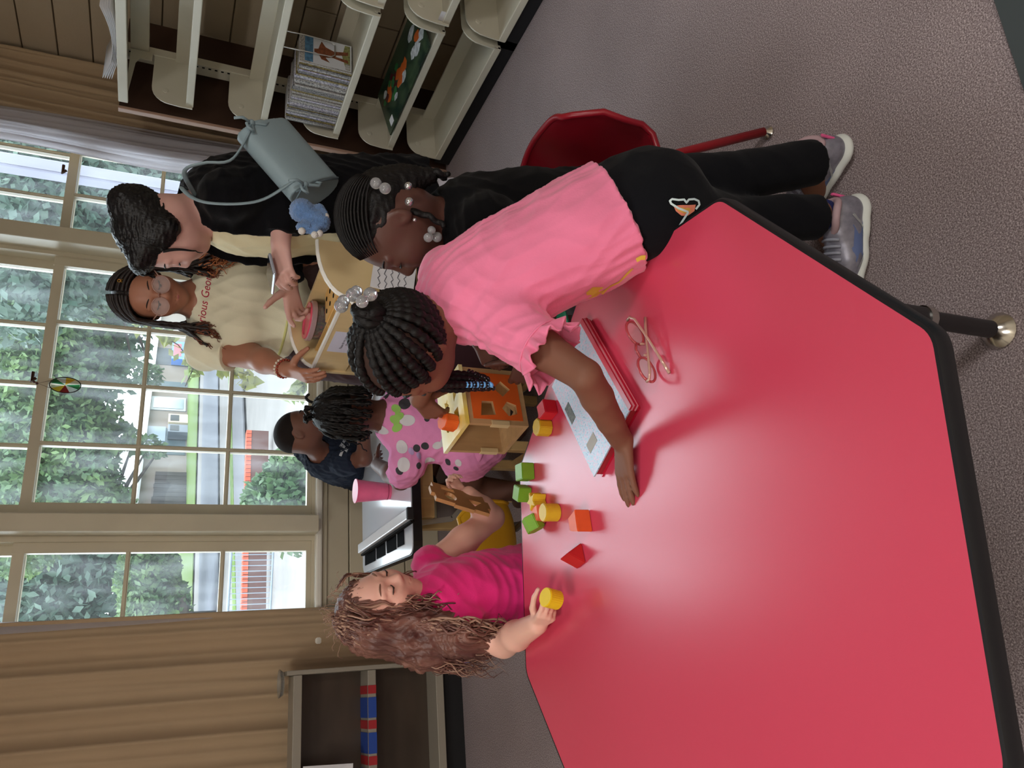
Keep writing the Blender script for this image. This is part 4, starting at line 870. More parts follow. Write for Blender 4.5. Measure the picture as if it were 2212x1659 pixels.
def nets(name, D, lo, h):
    Sg = D < 0; n = [q-1 for q in D.shape]; c = np.zeros(n, np.uint8)
    for i in (0, 1):
        for j in (0, 1):
            for k in (0, 1): c += Sg[i:i+n[0], j:j+n[1], k:k+n[2]]
    I, J, K = np.nonzero((c > 0) & (c < 8)); idx = np.full(n, -1, np.int32); idx[I, J, K] = np.arange(len(I), dtype=np.int32)
    cor = [(0, 0, 0), (1, 0, 0), (0, 1, 0), (1, 1, 0), (0, 0, 1), (1, 0, 1), (0, 1, 1), (1, 1, 1)]
    val = [D[I+a, J+b, K+e] for a, b, e in cor]; P = np.zeros((len(I), 3)); cnt = np.zeros(len(I))
    for a in range(8):
        for b in (a+1, a+2, a+4):
            if b > 7 or sum(abs(cor[a][q]-cor[b][q]) for q in range(3)) != 1: continue
            m = (val[a] < 0) != (val[b] < 0); t = np.where(m, val[a]/np.where(m, val[a]-val[b], 1), 0)
            for q in range(3): P[:, q] += np.where(m, cor[a][q]+t*(cor[b][q]-cor[a][q]), 0)
            cnt += m
    P = P/cnt[:, None]+np.stack([I, J, K], 1); P = P*h+lo; quads = []
    for axn in range(3):
        sl0 = [slice(1, -1)]*3; sl1 = [slice(1, -1)]*3; sl0[axn] = slice(0, -1); sl1[axn] = slice(1, None)
        A = Sg[tuple(sl0)]; B = Sg[tuple(sl1)]; o1, o2 = [(1, 2), (2, 0), (0, 1)][axn]
        for flip, mask in ((False, A & ~B), (True, ~A & B)):
            w = list(np.nonzero(mask))
            for q in range(3):
                if q != axn: w[q] = w[q]+1
            def at(d1, d2):
                z = [w[0], w[1], w[2]]; z[o1] = z[o1]-d1; z[o2] = z[o2]-d2; return idx[z[0], z[1], z[2]]
            Q = np.stack([at(1, 1), at(0, 1), at(0, 0), at(1, 0)], 1); quads.append(Q[:, ::-1] if flip else Q)
    Q = np.concatenate(quads); Q = Q[(Q >= 0).all(1)]
    return fast_mesh(name, P, Q)
def fast_mesh(name, P, Q):
    me = bpy.data.meshes.new(name); n = len(P); m = len(Q); me.vertices.add(n); me.vertices.foreach_set('co', np.asarray(P, np.float32).ravel())
    me.loops.add(4*m); me.loops.foreach_set('vertex_index', np.asarray(Q, np.int32).ravel()); me.polygons.add(m)
    me.polygons.foreach_set('loop_start', np.arange(0, 4*m, 4, dtype=np.int32)); me.polygons.foreach_set('loop_total', np.full(m, 4, np.int32)); me.update(calc_edges=True)
    me.polygons.foreach_set('use_smooth', np.ones(m, bool)); return me
def coords(me):
    a = np.empty(len(me.vertices)*3, np.float32); me.vertices.foreach_get('co', a); return a.reshape(-1, 3)
def wrinkle(me, amp, wl, axis=None, seed=1, stretch=3.0):
    "cloth folds: ridged waves along the surface normal, drawn out along axis"
    P = coords(me).astype(float); Nn = np.empty(len(P)*3, np.float32); me.vertex_normals.foreach_get('vector', Nn); Nn = Nn.reshape(-1, 3)
    r = np.random.default_rng(seed); Q = P.copy()
    if axis is not None:
        a = nv(axis); a /= np.linalg.norm(a); Q = P-(P@a)[:, None]*a*(1-1/stretch)
    s = np.zeros(len(P))
    for i in range(6):
        k = r.normal(size=3); k *= 2*math.pi/wl/np.linalg.norm(k)*r.uniform(.5, 1.6); k2 = r.normal(size=3); k2 *= 2*math.pi/(wl*3)/np.linalg.norm(k2)
        s += (1-2*np.abs(np.sin(Q@k+1.3*np.sin(P@k2+i))))*(.6+.4*np.sin(P@k2*.7+2*i))
    me.vertices.foreach_set('co', (P+Nn*(s*amp/4)[:, None]).astype(np.float32).ravel()); me.update(); return me
def relax(me, it=2, f=.5):
    bm = bmesh.new(); bm.from_mesh(me)
    for _ in range(it): bmesh.ops.smooth_vert(bm, verts=bm.verts, factor=f, use_axis_x=True, use_axis_y=True, use_axis_z=True)
    bm.to_mesh(me); bm.free(); return me
def part(name, me, m, parent):
    return obj(name, me, m, parent, fix=False)
def frame(f, u):
    f = Vector(f).normalized(); u = Vector(u); u = (u-f*u.dot(f)).normalized(); return Matrix((f.cross(u), f, u)).transposed()
def add_head(s, C, B, hh, child=False, nose=1.0, jaw=1.0):
    "C: middle of the skull, B: columns right/forward/up, hh: height of the head"
    C = Vector(C); R = np.array(B)
    def L(x, y, z): return C+B @ (Vector((x, y, z))*hh)
    def E(c, r, k=.03, **kw): s.ell(L(*c), R, [q*hh for q in r], k*hh*4, **kw)
    E((0, -.075, .12), (.355, .44, .385), .03)
    E((0, .10, -.04), (.318, .335, .36), .03)
    E((0, .135, -.235), (.235*jaw, .245, .235), .04)
    E((0, .275, -.405), (.085, .08, .07), .04)
    E((0, -.12, -.14), (.29, .30, .27), .03)
    for q in (-1, 1):
        E((q*.165, .255, -.14), (.12, .12, .11) if not child else (.13, .125, .13), .03)
        E((q*.145, .47, .0), (.085, .075, .055), .025, sub=True)
        E((q*.145, .352, -.002), (.082, .066, .058), .008)
        s.cap(L(q*.06, .388, .088), L(q*.22, .335, .092), .034*hh, .03*hh, .05*hh)
        E((q*.055, .42, -.150), (.042*nose, .045, .036), .012)
        Re = R @ np.array(Matrix.Rotation(q*.25, 3, 'Z')) @ np.array(Matrix.Rotation(-.2, 3, 'X'))
        s.ell(L(q*.345, -.06, -.03), Re, [.040*hh, .085*hh, .140*hh], .02*hh)
        s.ell(L(q*.385, -.045, -.01), Re, [.026*hh, .05*hh, .088*hh], .015*hh, sub=True)
        s.ell(L(q*.348, -.045, .0), Re, [.018*hh, .036*hh, .06*hh], .02*hh)
    s.cap(L(0, .375, .05), L(0, .455, -.125), .036*hh, .05*hh*nose, .05*hh)
    E((0, .372, -.255), (.105, .045, .032), .012)
    E((0, .366, -.305), (.09, .045, .034), .012)
    s.cap(L(-.10, .36, -.28), L(.10, .36, -.28), .006*hh, .006*hh, .012*hh, sub=True)
    s.cap(L(-.07, .41, -.279), L(.07, .41, -.279), .007*hh, .007*hh, .012*hh, sub=True)
    return L
def face_bits(par, L, hh, brow, lash, lipm, open_eyes=None, skin=None, iris=(58, 38, 28)):
    for q in (-1, 1):
        pts = [L(q*(.055+.19*t), .425-.10*t*t*1.1-.012, .115+.035*math.sin(t*2.6)-.02*t) for t in [i/7 for i in range(8)]]
        obj('eyebrow', MB().tube(pts, [.006*hh, .014*hh, .017*hh, .017*hh, .016*hh, .013*hh, .009*hh, .004*hh], 6, flat=.6), brow, par, smooth='all')
        if open_eyes:
            e = L(q*.145, .362, -.008)
            o = obj('eye', MB().ball(e, .060*hh, 16, 10), mat('eye_white', (226, 220, 214), .15, .5), par, smooth='all')
            d = (L(*open_eyes)-L(0, 0, 0)).normalized(); obj('iris', MB().ball(e+d*.044*hh, .027*hh, 12, 8), mat('iris_%d' % iris[0], iris, .1, .5), o, smooth='all')
            if skin is not None:
                ax_ = (L(1, 0, 0)-L(0, 0, 0)).normalized(); fw = (L(0, 1, 0)-L(0, 0, 0)).normalized(); uw = (L(0, 0, 1)-L(0, 0, 0)).normalized(); b = MB(); v = []; nl = 12; ml = 6; r_ = .0635*hh
                for j in range(ml+1):
                    a = math.radians(-8+118*j/ml)
                    for i in range(nl+1):
                        t_ = -math.pi/2+math.pi*i/nl; v.append(e+ax_*r_*math.sin(t_)+(fw*math.cos(a)+uw*math.sin(a))*r_*math.cos(t_))
                obj('eyelid', b.add(v, [(j*(nl+1)+i, j*(nl+1)+i+1, (j+1)*(nl+1)+i+1, (j+1)*(nl+1)+i) for j in range(ml) for i in range(nl)]), skin, o, smooth='all')
            z0 = -.012
        else: z0 = -.025
        pts = [L(q*(.145+.085*t), .425-.045*t*t-.012*t*q*0, z0-.012*(1-t*t)+.0) for t in [-1+2*i/8 for i in range(9)]]
        obj('eyelashes', MB().tube(pts, [.003*hh]+[.009*hh]*7+[.003*hh], 6), lash, par, smooth='all')
    up = [L(.105*t, .402-.035*t*t+(.0), -.258-.018*t*t+.008*abs(t)*(1-abs(t))*4) for t in [-1+2*i/10 for i in range(11)]]
    lo = [L(.095*t, .398-.035*t*t, -.305+.022*t*t) for t in [-1+2*i/10 for i in range(11)]]
    w = [math.sin(math.pi*(i+.4)/10.8) for i in range(11)]
    obj('lips', MB().tube(up, [.022*hh*q+.003*hh for q in w], 8, flat=.7).tube(lo, [.028*hh*q+.003*hh for q in w], 8, flat=.7), lipm, par, smooth='all')
def add_hand(s, wrist, fdir, back, thumb, L, curl=(8, 12, 8), curls=None, spread=6, tcurl=(10, 15), tang=42, tdrop=10, rw=None, rough=1.0):
    "thumb: +1 / -1, the side (along fdir x back) on which the thumb sits"
    y = Vector(fdir).normalized(); z = Vector(back); z = (z-y*z.dot(y)).normalized(); x = y.cross(z); w = Vector(wrist); ts = thumb
    def pt(a, b, c): return w+x*a*L+y*b*L+z*c*L
    tips = {}
    kn = [(ts*.15, .50), (ts*.05, .525), (-ts*.05, .505), (-ts*.145, .46)]; fl = [.41, .45, .42, .33]; fr = [.052, .053, .050, .044]
    cl = curls or [curl]*4
    for i, ((kx, ky), ln, r) in enumerate(zip(kn, fl, fr)):
        s.cap(pt(kx*.55, .04, -.005), pt(kx, ky, .005), (.078 if rw is None else rw)*L, r*1.12*L, .06*L)
        a = math.radians(spread*(1.5-i)*ts*.55); d = (y*math.cos(a)+x*math.sin(a)); p = pt(kx, ky, .0); ang = 0; xx = d.cross(z).normalized()
        for seg, (fq, rr0, rr1) in enumerate(((.45, 1.08, .98), (.30, 1.0, .9), (.25, .92, .74))):
            ang += math.radians(cl[i][seg]); dd = d*math.cos(ang)-z*math.sin(ang); q = p+dd*ln*fq*L*.93
            s.cap(p, q, r*rr0*L, r*rr1*L, .012*L); p = q
        tips[i] = p
    ta = math.radians(tang); td = math.radians(tdrop); d0 = (y*math.cos(ta)+x*ts*math.sin(ta))*math.cos(td)-z*math.sin(td)
    p = pt(ts*.10, .10, -.03); q = p+d0*.27*L; s.cap(pt(ts*.04, .08, -.02), q, .085*L, .07*L, .06*L)
    ang = 0; inw = (y*math.sin(ta)*1-x*ts*math.cos(ta)); p = q
    for seg, (ln, r0, r1) in enumerate(((.21, .064, .056), (.17, .056, .042))):
        ang += math.radians(tcurl[seg]); dd = d0*math.cos(ang)+(inw*.8-z*.5).normalized()*math.sin(ang); q = p+dd*ln*L; s.cap(p, q, r0*L, r1*L, .015*L); p = q
    tips['t'] = p; return tips
def bvh_of(o):
    me = o.data; P = coords(me); off = Vector((0, 0, 0)); 
    return BVHTree.FromPolygons([tuple(p) for p in P.tolist()], [tuple(p.vertices) for p in me.polygons])
def project(bvh, o, ex, ey, d, verts2, lift):
    out = []
    for x, y in verts2:
        p = o+ex*x+ey*y; h = bvh.ray_cast(p-d*.3, d)
        out.append(h[0]-d*lift if h[0] is not None else None)
    return out
def decal(name, bvh, o, ex, ey, d, outline, m, parent, lift=.0012, rings=5):
    "flat print laid onto cloth: star-shaped outline, projected along d"
    cx = sum(p[0] for p in outline)/len(outline); cy = sum(p[1] for p in outline)/len(outline); n = len(outline); v2 = [(cx, cy)]
    for r in range(1, rings+1): v2 += [(cx+(x-cx)*r/rings, cy+(y-cy)*r/rings) for x, y in outline]
    P = project(bvh, o, ex, ey, d, v2, lift); F = [(0, 1+i, 1+(i+1) % n) for i in range(n)]
    for r in range(rings-1):
        for i in range(n): F.append((1+r*n+i, 1+(r+1)*n+i, 1+(r+1)*n+(i+1) % n, 1+r*n+(i+1) % n))
    F = [f for f in F if all(P[i] is not None for i in f) and max((P[f[i]]-P[f[i-1]]).length for i in range(len(f))) < .05]
    P = [p if p is not None else o for p in P]
    if not F: return None
    return obj(name, np_mesh(name, P, F), m, parent, smooth='all', fix=False)
def stroke2d(pts, w, sub=4):
    "polyline -> list of small quads' outlines for projecting"
    q = []; 
    for i in range(len(pts)-1):
        a, b = Vector(pts[i]), Vector(pts[i+1])
        for k in range(sub): q.append(a+(b-a)*k/sub)
    q.append(Vector(pts[-1])); L = []; Rr = []
    for i, p in enumerate(q):
        t = (q[min(i+1, len(q)-1)]-q[max(i-1, 0)]).normalized(); nrm = Vector((-t.y, t.x)); L.append(p+nrm*w/2); Rr.append(p-nrm*w/2)
    return L, Rr
def decal_stroke(name, bvh, o, ex, ey, d, lines, w, m, parent, lift=.0016):
    V_ = []; F = []
    for ln in lines:
        Lp, Rp = stroke2d(ln, w); P = project(bvh, o, ex, ey, d, [tuple(p) for p in Lp+Rp], lift); n = len(Lp); b = len(V_)
        ok = [p is not None for p in P]; V_ += [p if p is not None else o for p in P]
        for i in range(n-1):
            ids = (i, i+1, n+i+1, n+i)
            if all(ok[j] for j in ids) and (P[i]-P[i+1]).length < .05: F.append(tuple(b+j for j in ids))
    return obj(name, np_mesh(name, V_, F), m, parent, smooth='all', fix=False) if F else None
def decal_text(body, size, bvh, o, ex, ey, d, m, parent, shear=0, lift=.0016, curve=0, name='lettering'):
    me = text_mesh(body, size, shear); bm = bmesh.new(); bm.from_mesh(me); bmesh.ops.triangulate(bm, faces=bm.faces[:])
    for _ in range(3):
        e = [q for q in bm.edges if q.calc_length() > size*.16]
        if e: bmesh.ops.subdivide_edges(bm, edges=e, cuts=1); bmesh.ops.triangulate(bm, faces=bm.faces[:])
    v2 = [(q.co.x, q.co.y-curve*q.co.x**2) for q in bm.verts]; bm.verts.index_update(); F = [[q.index for q in f.verts] for f in bm.faces]; bm.free()
    P = project(bvh, o, ex, ey, d, v2, lift); F = [f for f in F if all(P[i] is not None for i in f) and max((P[f[i]]-P[f[i-1]]).length for i in range(len(f))) < .04]; P = [p if p is not None else o for p in P]
    return obj(name, np_mesh(name, P, F), m, parent, fix=False) if F else None
def wavy(p0, dirs, n, amp, wl, seed, grow=1.0):
    "curly lock: points from p0 along a list of way points, spiralling"
    r = random.Random(seed); W_ = [Vector(p0)]+[Vector(q) for q in dirs]; out = []; L = [0]
    for i in range(len(W_)-1): L.append(L[-1]+(W_[i+1]-W_[i]).length)
    ph = r.uniform(0, 6.28); ph2 = r.uniform(0, 6.28)
    for k in range(n+1):
        s_ = L[-1]*k/n; i = 0
        while i < len(L)-2 and L[i+1] < s_: i += 1
        t = (s_-L[i])/max(1e-6, L[i+1]-L[i]); i0 = max(0, i-1); i3 = min(len(W_)-1, i+2); p0_, p1, p2, p3 = W_[i0], W_[i], W_[i+1], W_[i3]
        p = .5*((2*p1)+(p2-p0_)*t+(2*p0_-5*p1+4*p2-p3)*t*t+(3*p1-p0_-3*p2+p3)*t**3); tg = (p2-p1).normalized(); a_ = tg.orthogonal().normalized(); b_ = tg.cross(a_)
        am = amp*min(1, .15+grow*s_/L[-1]); out.append(p+a_*am*math.cos(2*math.pi*s_/wl+ph)+b_*am*math.sin(2*math.pi*s_/wl+ph2))
    return out
def ear_of(L, q): return L(q*.40, -.05, -.04)
def shoe(parent, heel, toe, w, mats, hgt=.075, z0=0.0):
    heel = Vector(heel); toe = Vector(toe); d = (toe-heel); Ls = d.length; d.normalize(); x = Vector((d.y, -d.x, 0)).normalized(); z = Vector((0, 0, 1))
    def P(a, b, c): return heel+d*a*Ls+x*b*w+z*(c+z0)
    s = Sdf()
    for (a, b, r, c) in ((.12, 0, .40, .012), (.30, 0, .38, .012), (.55, .05, .42, .012), (.78, .04, .45, .012), (.92, 0, .34, .012)): pass
    s.limb([P(.13, 0, .024), P(.33, 0, .022), P(.60, .03, .020), P(.85, .02, .022)], [.43*w, .40*w, .46*w, .43*w], .01, w=x, flat=.46)
    me = s.mesh('sole', .0035, cuts=[((0, 0, z0+.001), (0, 0, -1))]); sole = part('sole', me, mats['sole'], parent)
    u = Sdf(); u.limb([P(.14, 0, .045), P(.38, 0, .045), P(.62, .03, .038), P(.86, .02, .032)], [.36*w, .35*w, .40*w, .35*w], .02, w=x, flat=.8)
    u.cap(P(.15, 0, .07), P(.32, 0, .075), .30*w, .29*w, .02).cap(P(.42, 0, .068), P(.62, .02, .05), .24*w, .26*w, .03)
    u.cap(P(.18, 0, .13), P(.27, 0, .13), .24*w, .22*w, .012, sub=True)
    up = part('upper', u.mesh('upper', .0035, cuts=[(P(0, 0, .016), (0, 0, -1)), (P(.2, 0, hgt+.027), (0, 0, 1))]), mats['upper'], parent)
    ring = [P(.235+.17*math.cos(a), .34*math.sin(a), hgt+.016-.012*math.cos(a*2)) for a in [2*math.pi*i/20 for i in range(21)]]
    obj('collar', MB().tube(ring, .0085, 8), mats['collar'], up, smooth='all')
    bv = bvh_of(up)
    for sd in (-1, 1):
        o = P(.45, sd*.9, .045); decal('side_panel', bv, o, d, z, -x*sd, [(-.045, -.012), (-.01, -.02), (.035, -.016), (.05, .002), (.02, .016), (-.03, .02)], mats['panel'], up, .0008)
        decal_stroke('side_stripe', bv, o, d, z, -x*sd, [[(-.055, .02), (-.03, -.01), (.02, -.02), (.06, -.008)]], .006, mats['stripe'], up, .0016)
    lc = MB()
    for k in range(4):
        a = .47+.065*k; pts = []
        for i in range(7):
            b = -.24+.48*i/6; h = bv.ray_cast(P(a, b, .25), Vector((0, 0, -1))); pts.append(h[0]+z*.002 if h[0] else P(a, b, .07))
        lc.tube(pts, .0035, 6)
    obj('laces', lc, mats['lace'], up, smooth='all')
    hb = bv.ray_cast(P(-.5, 0, .07), d); 
    if hb[0]: obj('heel_tab', MB().box(hb[0]+z*.004, (.008, .006, .05), Matrix((x, d, z)).transposed(), .002), mats['tab'], up)
    return P
# ------------------------------------------------------------------ the girl in the pink shirt, leaning over the table
SKB = mat('brown_skin', (128, 86, 68), .58, .28, sss=.08, var=.1, vscale=6); HAIRK = mat('black_hair', (13, 10, 10), .55, .3, bump=.5, bscale=220, stretch=(1, 1, .3)); LASH = mat('lash', (18, 13, 12), .6)
P1 = thing('person', (.95, 1.05, 0), 'girl in a pink ruffled shirt and black flared trousers leaning over the red table', 'person')
def girl_pink():
    pel = Vector((.850, 1.11, .60)); N = Vector((.690, 1.295, .925)); sp = (N-pel).normalized(); lat = Vector((-.74, -.67, .02)).normalized(); lat = (lat-sp*lat.dot(sp)).normalized(); fw = lat.cross(sp)   # towards her front (down)
    if fw.z > 0: fw = -fw
    Ls = at_len(1092, 703, N-sp*.035, .135); Rs = N-sp*.04-lat*.125
    Lw = at_z(1340, 948, .612); Le = at_len(1264, 812, Lw, .195); Rw = at_y(905, 862, 1.735); Re = Rs*.47+Rw*.53+Vector((.045, -.02, -.03))
    B = frame((-.696, .691, -.195), (-.426, -.178, .887)); hh = .207; C = Vector((.593, 1.30, 1.0))
    s = Sdf(); L = add_head(s, C, B, hh, child=True)
    s.cap(L(0, -.13, -.22), N-sp*.01, .043, .05, .03).cap(N-sp*.01, N-sp*.07, .05, .08, .03, w=lat, flat=.7)
    s.cap(Ls, Rs, .044, .044, .03).limb([pel, pel*.55+N*.45, N-sp*.09], [.108, .098, .112], .04, w=lat, flat=.72)
    s.limb([Ls, Ls*.5+Le*.5, Le], [.042, .036, .0295], .01).limb([Le, Le*.68+Lw*.32, Le*.3+Lw*.7, Lw], [.0295, .0300, .0255, .0225], .006)
    s.limb([Rs, Rs*.5+Re*.5, Re], [.042, .036, .031], .015).limb([Re, Re*.6+Rw*.4, Rw], [.031, .032, .0235], .015)
    fd = at_z(1352, 1070, .588)-Lw; add_hand(s, Lw-fd.normalized()*.004-Vector((0, 0, .006)), fd+Vector((0, 0, .004)), (0.03, 0, 1), 1, .146, curls=[(6, 5, 6), (5, 4, 6), (5, 5, 6), (8, 6, 6)], spread=5, tang=24, tdrop=18, tcurl=(4, 4))
    fdr = at_y(955, 912, 1.80)-Rw; add_hand(s, Rw, fdr, Vector((-.72, -.45, .18)), -1, .14, curls=[(24, 26, 14), (26, 28, 16), (28, 30, 18), (30, 32, 20)], spread=4, tang=40, tdrop=34, tcurl=(4, 8))
    hipL = pel+lat*.065-sp*.03; hipR = pel-lat*.065-sp*.03; kR = Vector((.972, 1.082, .34)); aR = at_y(1785, 345, 1.065); aR = Vector((1.055, 1.055, .10)); kL = Vector((.865, 1.09, .335)); aL = Vector((.905, 1.062, .095))
    s.limb([hipR, kR, aR], [.066, .040, .031], .01).limb([hipL, kL, aL], [.066, .040, .031], .01)
    s.cap(aR, aR+Vector((-.03, .06, -.06)), .032, .03, .02).cap(aL, aL+Vector((-.05, .025, -.055)), .032, .03, .02)
    body = part('body', s.mesh('body', .0037), SKB, P1)
    # shirt
    g = Sdf(); hem = pel+sp*.015
    g.limb([pel-sp*.03, pel*.72+N*.28, pel*.4+N*.6, N-sp*.075], [.150, .134, .128, .126], .04, w=lat, flat=.80, cuts=[(hem, -sp+lat*.10)])
    g.cap(Ls-sp*.005, Rs-sp*.005, .053, .053, .035).cap(N-sp*.05, N-sp*.012, .085, .062, .03, w=lat, flat=.85)
    cufL = Ls*.52+Le*.48; aLd = (Le-Ls).normalized(); cufR = Rs*.6+Re*.4; aRd = (Re-Rs).normalized()
    g.cap(Ls, cufL+aLd*.03, .056, .058, .03, cuts=[(cufL, aLd)]).cap(Rs, cufR+aRd*.03, .056, .056, .03, cuts=[(cufR, aRd)])
    nd = (L(0, -.13, -.22)-N).normalized(); g.cap(N-nd*.03, N+nd*.08, .052, .056, .006, sub=True)
    SH = mat('pink_jersey', (242, 132, 168), .85, .15, var=.06, vscale=12, bump=.12, bscale=260, sheen=.3)
    me = g.mesh('shirt', .0042); relax(me, 2); wrinkle(me, .006, .055, lat*.4+sp, 3, 3.5); shirt = part('shirt', me, SH, P1)
    bv = bvh_of(shirt)
    nk = [N+nd*.004+(lat*math.cos(a)*.058+(lat.cross(nd)).normalized()*math.sin(a)*.056) for a in [2*math.pi*i/32 for i in range(33)]]
    obj('neck_rib', MB().tube(nk, .0065, 8), SH, shirt, smooth='all')
    for c, d_, nm, r0 in ((cufL, aLd, 'sleeve_ruffle', .055), (cufR, aRd, 'sleeve_ruffle', .054)):
        x = d_.orthogonal().normalized(); y = d_.cross(x); v = []; n = 120; rows = 7
        for j in range(rows):
            q = j/(rows-1)
            for i in range(n):
                a = 2*math.pi*i/n; r = r0+.012*q+q*(.0085*math.sin(13*a+.7*math.sin(3*a))+.004*math.sin(23*a+1)); v.append(c+d_*(.032*q-.003+q*.006*math.sin(9*a))+(x*math.cos(a)+y*math.sin(a))*r)
        f = [(j*n+i, j*n+(i+1) % n, (j+1)*n+(i+1) % n, (j+1)*n+i) for j in range(rows-1) for i in range(n)]
        o = obj(nm, np_mesh(nm, v, f), SH, shirt, smooth='all'); o.modifiers.new('t', 'SOLIDIFY').thickness = .003
        obj('gather_seam', MB().tube([c-d_*.002+(x*math.cos(a)+y*math.sin(a))*(r0+.0015+.001*math.sin(40*a)) for a in [2*math.pi*i/80 for i in range(81)]], .0022, 6), SH, shirt, smooth='all')
    # printed yellow and white shapes along the near lower side
    YP = mat('print_yellow', (236, 204, 84), .8, .2); WP = mat('print_pale_pink', (236, 206, 216), .8, .2)
    def pr(px, py):
        d = ray(px, py); h = bv.ray_cast(Vector((0, 0, H)), d); return h[0]
    o = pr(1290, 640)
    if o is not None:
        d = (-lat*.75+fw*-.2-Vector((0, 0, .0))); d = -(lat*.8+fw*.35).normalized(); d = ray(1290, 640)*.6+d*.4; d.normalize(); ex = (pr(1385, 575)-o) if pr(1385, 575) else sp*-1; ex = (ex-d*ex.dot(d)).normalized(); ey = d.cross(ex)
        if (U.dot(ey)) < 0: ey = -ey
        def w2(px, py):
            q = pr(px, py)
            if q is None: return None
            return ((q-o).dot(ex), (q-o).dot(ey))
        def poly(pts): 
            r = [w2(*p) for p in pts]; return [p for p in r if p]
        a = poly([(1266, 632), (1280, 620), (1302, 620), (1303, 628), (1288, 640), (1270, 645)]); 
        if len(a) > 4: decal('print_leaf', bv, o, ex, ey, d, a, YP, shirt)
        a = poly([(1312, 634), (1330, 620), (1340, 615), (1338, 624), (1322, 636)])
        if len(a) > 4: decal('print_leaf', bv, o, ex, ey, d, a, YP, shirt)
        a = poly([(1284, 650), (1300, 635), (1318, 618), (1336, 610), (1350, 596), (1366, 580)])
        if len(a) > 3: decal_stroke('print_stem', bv, o, ex, ey, d, [a], .006, YP, shirt)
        a = poly([(1374, 562), (1384, 556), (1394, 556)]);
        if len(a) > 2: decal_stroke('print_stem', bv, o, ex, ey, d, [a], .009, YP, shirt)
        a = poly([(1200, 706), (1206, 698), (1222, 698), (1236, 700), (1228, 712), (1214, 722), (1204, 720)])
        if len(a) > 4: decal('print_petal', bv, o, ex, ey, d, a, WP, shirt)
        a = poly([(1252, 688), (1262, 668), (1280, 654), (1284, 657), (1270, 674), (1258, 688)])
        if len(a) > 4: decal('print_petal', bv, o, ex, ey, d, a, WP, shirt)
    # trousers
    t = Sdf(); BLK = mat('black_cotton', (11, 12, 17), .9, .15, bump=.1, bscale=300, sheen=.04)
    t.limb([pel+sp*.07, pel-sp*.05], [.112, .125], .04, w=lat, flat=.85, cuts=[(pel+sp*.06, sp)])
    cR = aR+Vector((-.006, .0, -.005)); cL = aL+Vector((0, 0, .02))
    dR = (aR-kR).normalized(); dL = (aL-kL).normalized()
    t.limb([hipR, kR], [.088, .056], .02).cap(kR, cR, .056, .054, .01, cuts=[(cR, dR)]).limb([hipL, kL], [.088, .056], .02).cap(kL, cL, .056, .050, .01, cuts=[(cL, dL)])
    t.cap(cR-dR*.012, cR+dR*.1, .046, .048, .004, sub=True).cap(cL-dL*.012, cL+dL*.1, .042, .044, .004, sub=True)
    me = t.mesh('trousers', .0045); relax(me, 2); wrinkle(me, .004, .14, (0, 0, 1), 5, 2.5); tr = part('trousers', me, BLK, P1)
    bt = bvh_of(tr)
    def pt(px, py): return bt.ray_cast(Vector((0, 0, H)), ray(px, py))[0]
    o = pt(1480, 455)
    if o is not None:
        d = ray(1480, 455); ex = (U-d*U.dot(d)).normalized(); ey = d.cross(ex); ey = ey if ey.dot(V) < 0 else -ey
        def w3(pts): return [((pt(*p)-o).dot(ex), (pt(*p)-o).dot(ey)) for p in pts if pt(*p) is not None]
        OC, YC, WC = mat('butterfly_coral', (240, 140, 112), .8), mat('butterfly_yellow', (238, 180, 76), .8), mat('butterfly_white', (222, 240, 242), .8)
        decal('butterfly_wing', bt, o, ex, ey, d, w3([(1455, 445), (1470, 443), (1487, 443), (1503, 442), (1500, 456), (1486, 466), (1472, 466), (1460, 456)]), OC, tr, .0012)
        decal('butterfly_wing', bt, o, ex, ey, d, w3([(1460, 449), (1472, 448), (1490, 449), (1492, 457), (1478, 461), (1466, 456)]), YC, tr, .0018)
        decal('butterfly_wing', bt, o, ex, ey, d, w3([(1466, 505), (1472, 490), (1480, 478), (1482, 484), (1474, 498)]), OC, tr, .0012)
        decal_stroke('butterfly_outline', bt, o, ex, ey, d, [w3([(1487, 458), (1466, 450), (1450, 440), (1447, 434), (1452, 430), (1466, 432), (1478, 431), (1483, 438), (1488, 431), (1500, 430), (1509, 434), (1511, 442), (1503, 452)]), w3([(1487, 458), (1474, 478), (1463, 496), (1461, 502), (1464, 504), (1468, 499)])], .0038, WC, tr, .0024)
    SM = dict(sole=mat('white_sole', (214, 218, 214), .6, .3), upper=mat('silver_mesh', (148, 146, 160), .35, .5, metal=.35, var=.3, vscale=60), collar=mat('pink_collar', (178, 150, 156), .7), panel=mat('blue_grey_panel', (96, 112, 156), .5), stripe=mat('silver_stripe', (190, 194, 198), .25, .5, metal=.6), lace=mat('grey_lace', (150, 152, 166), .6), tab=mat('pink_tab', (232, 96, 152), .6))
    for nm, h_, t_ in (('right', (1.092, 1.008, 0), (1.002, 1.215, 0)), ('left', (.942, 1.022, 0), (.745, 1.112, 0))):
        sh = bpy.data.objects.new('shoe', None); COL.objects.link(sh); sh.location = h_; put(sh, P1); shoe(sh, h_, t_, .098, SM, hgt=.085)
    obj('sock', MB().lathe([(.043, .0), (.041, .05)], aL+Vector((0, 0, -.04)), n=18), mat('navy_sock', (30, 36, 92), .9), P1, smooth=True)
    # cornrow braids drawn up to a knot
    scalp = Sdf(); R_ = np.array(B); scalp.ell(L(0, -.075, .125), R_, [.362*hh, .446*hh, .390*hh], .01, cuts=[(L(0, .25, .05), B @ Vector((0, .8, -.55))), (L(0, -.1, -.22), B @ Vector((0, .25, -1))), ])
    part('scalp_hair', scalp.mesh('scalp_hair', .004), mat('scalp_tone', (64, 45, 39), .75, .25), P1)
    kn = Vector((0, -.40, .40)); cc = Vector((0, -.075, .12)); rad = Vector((.368, .452, .396)); rows = MB()
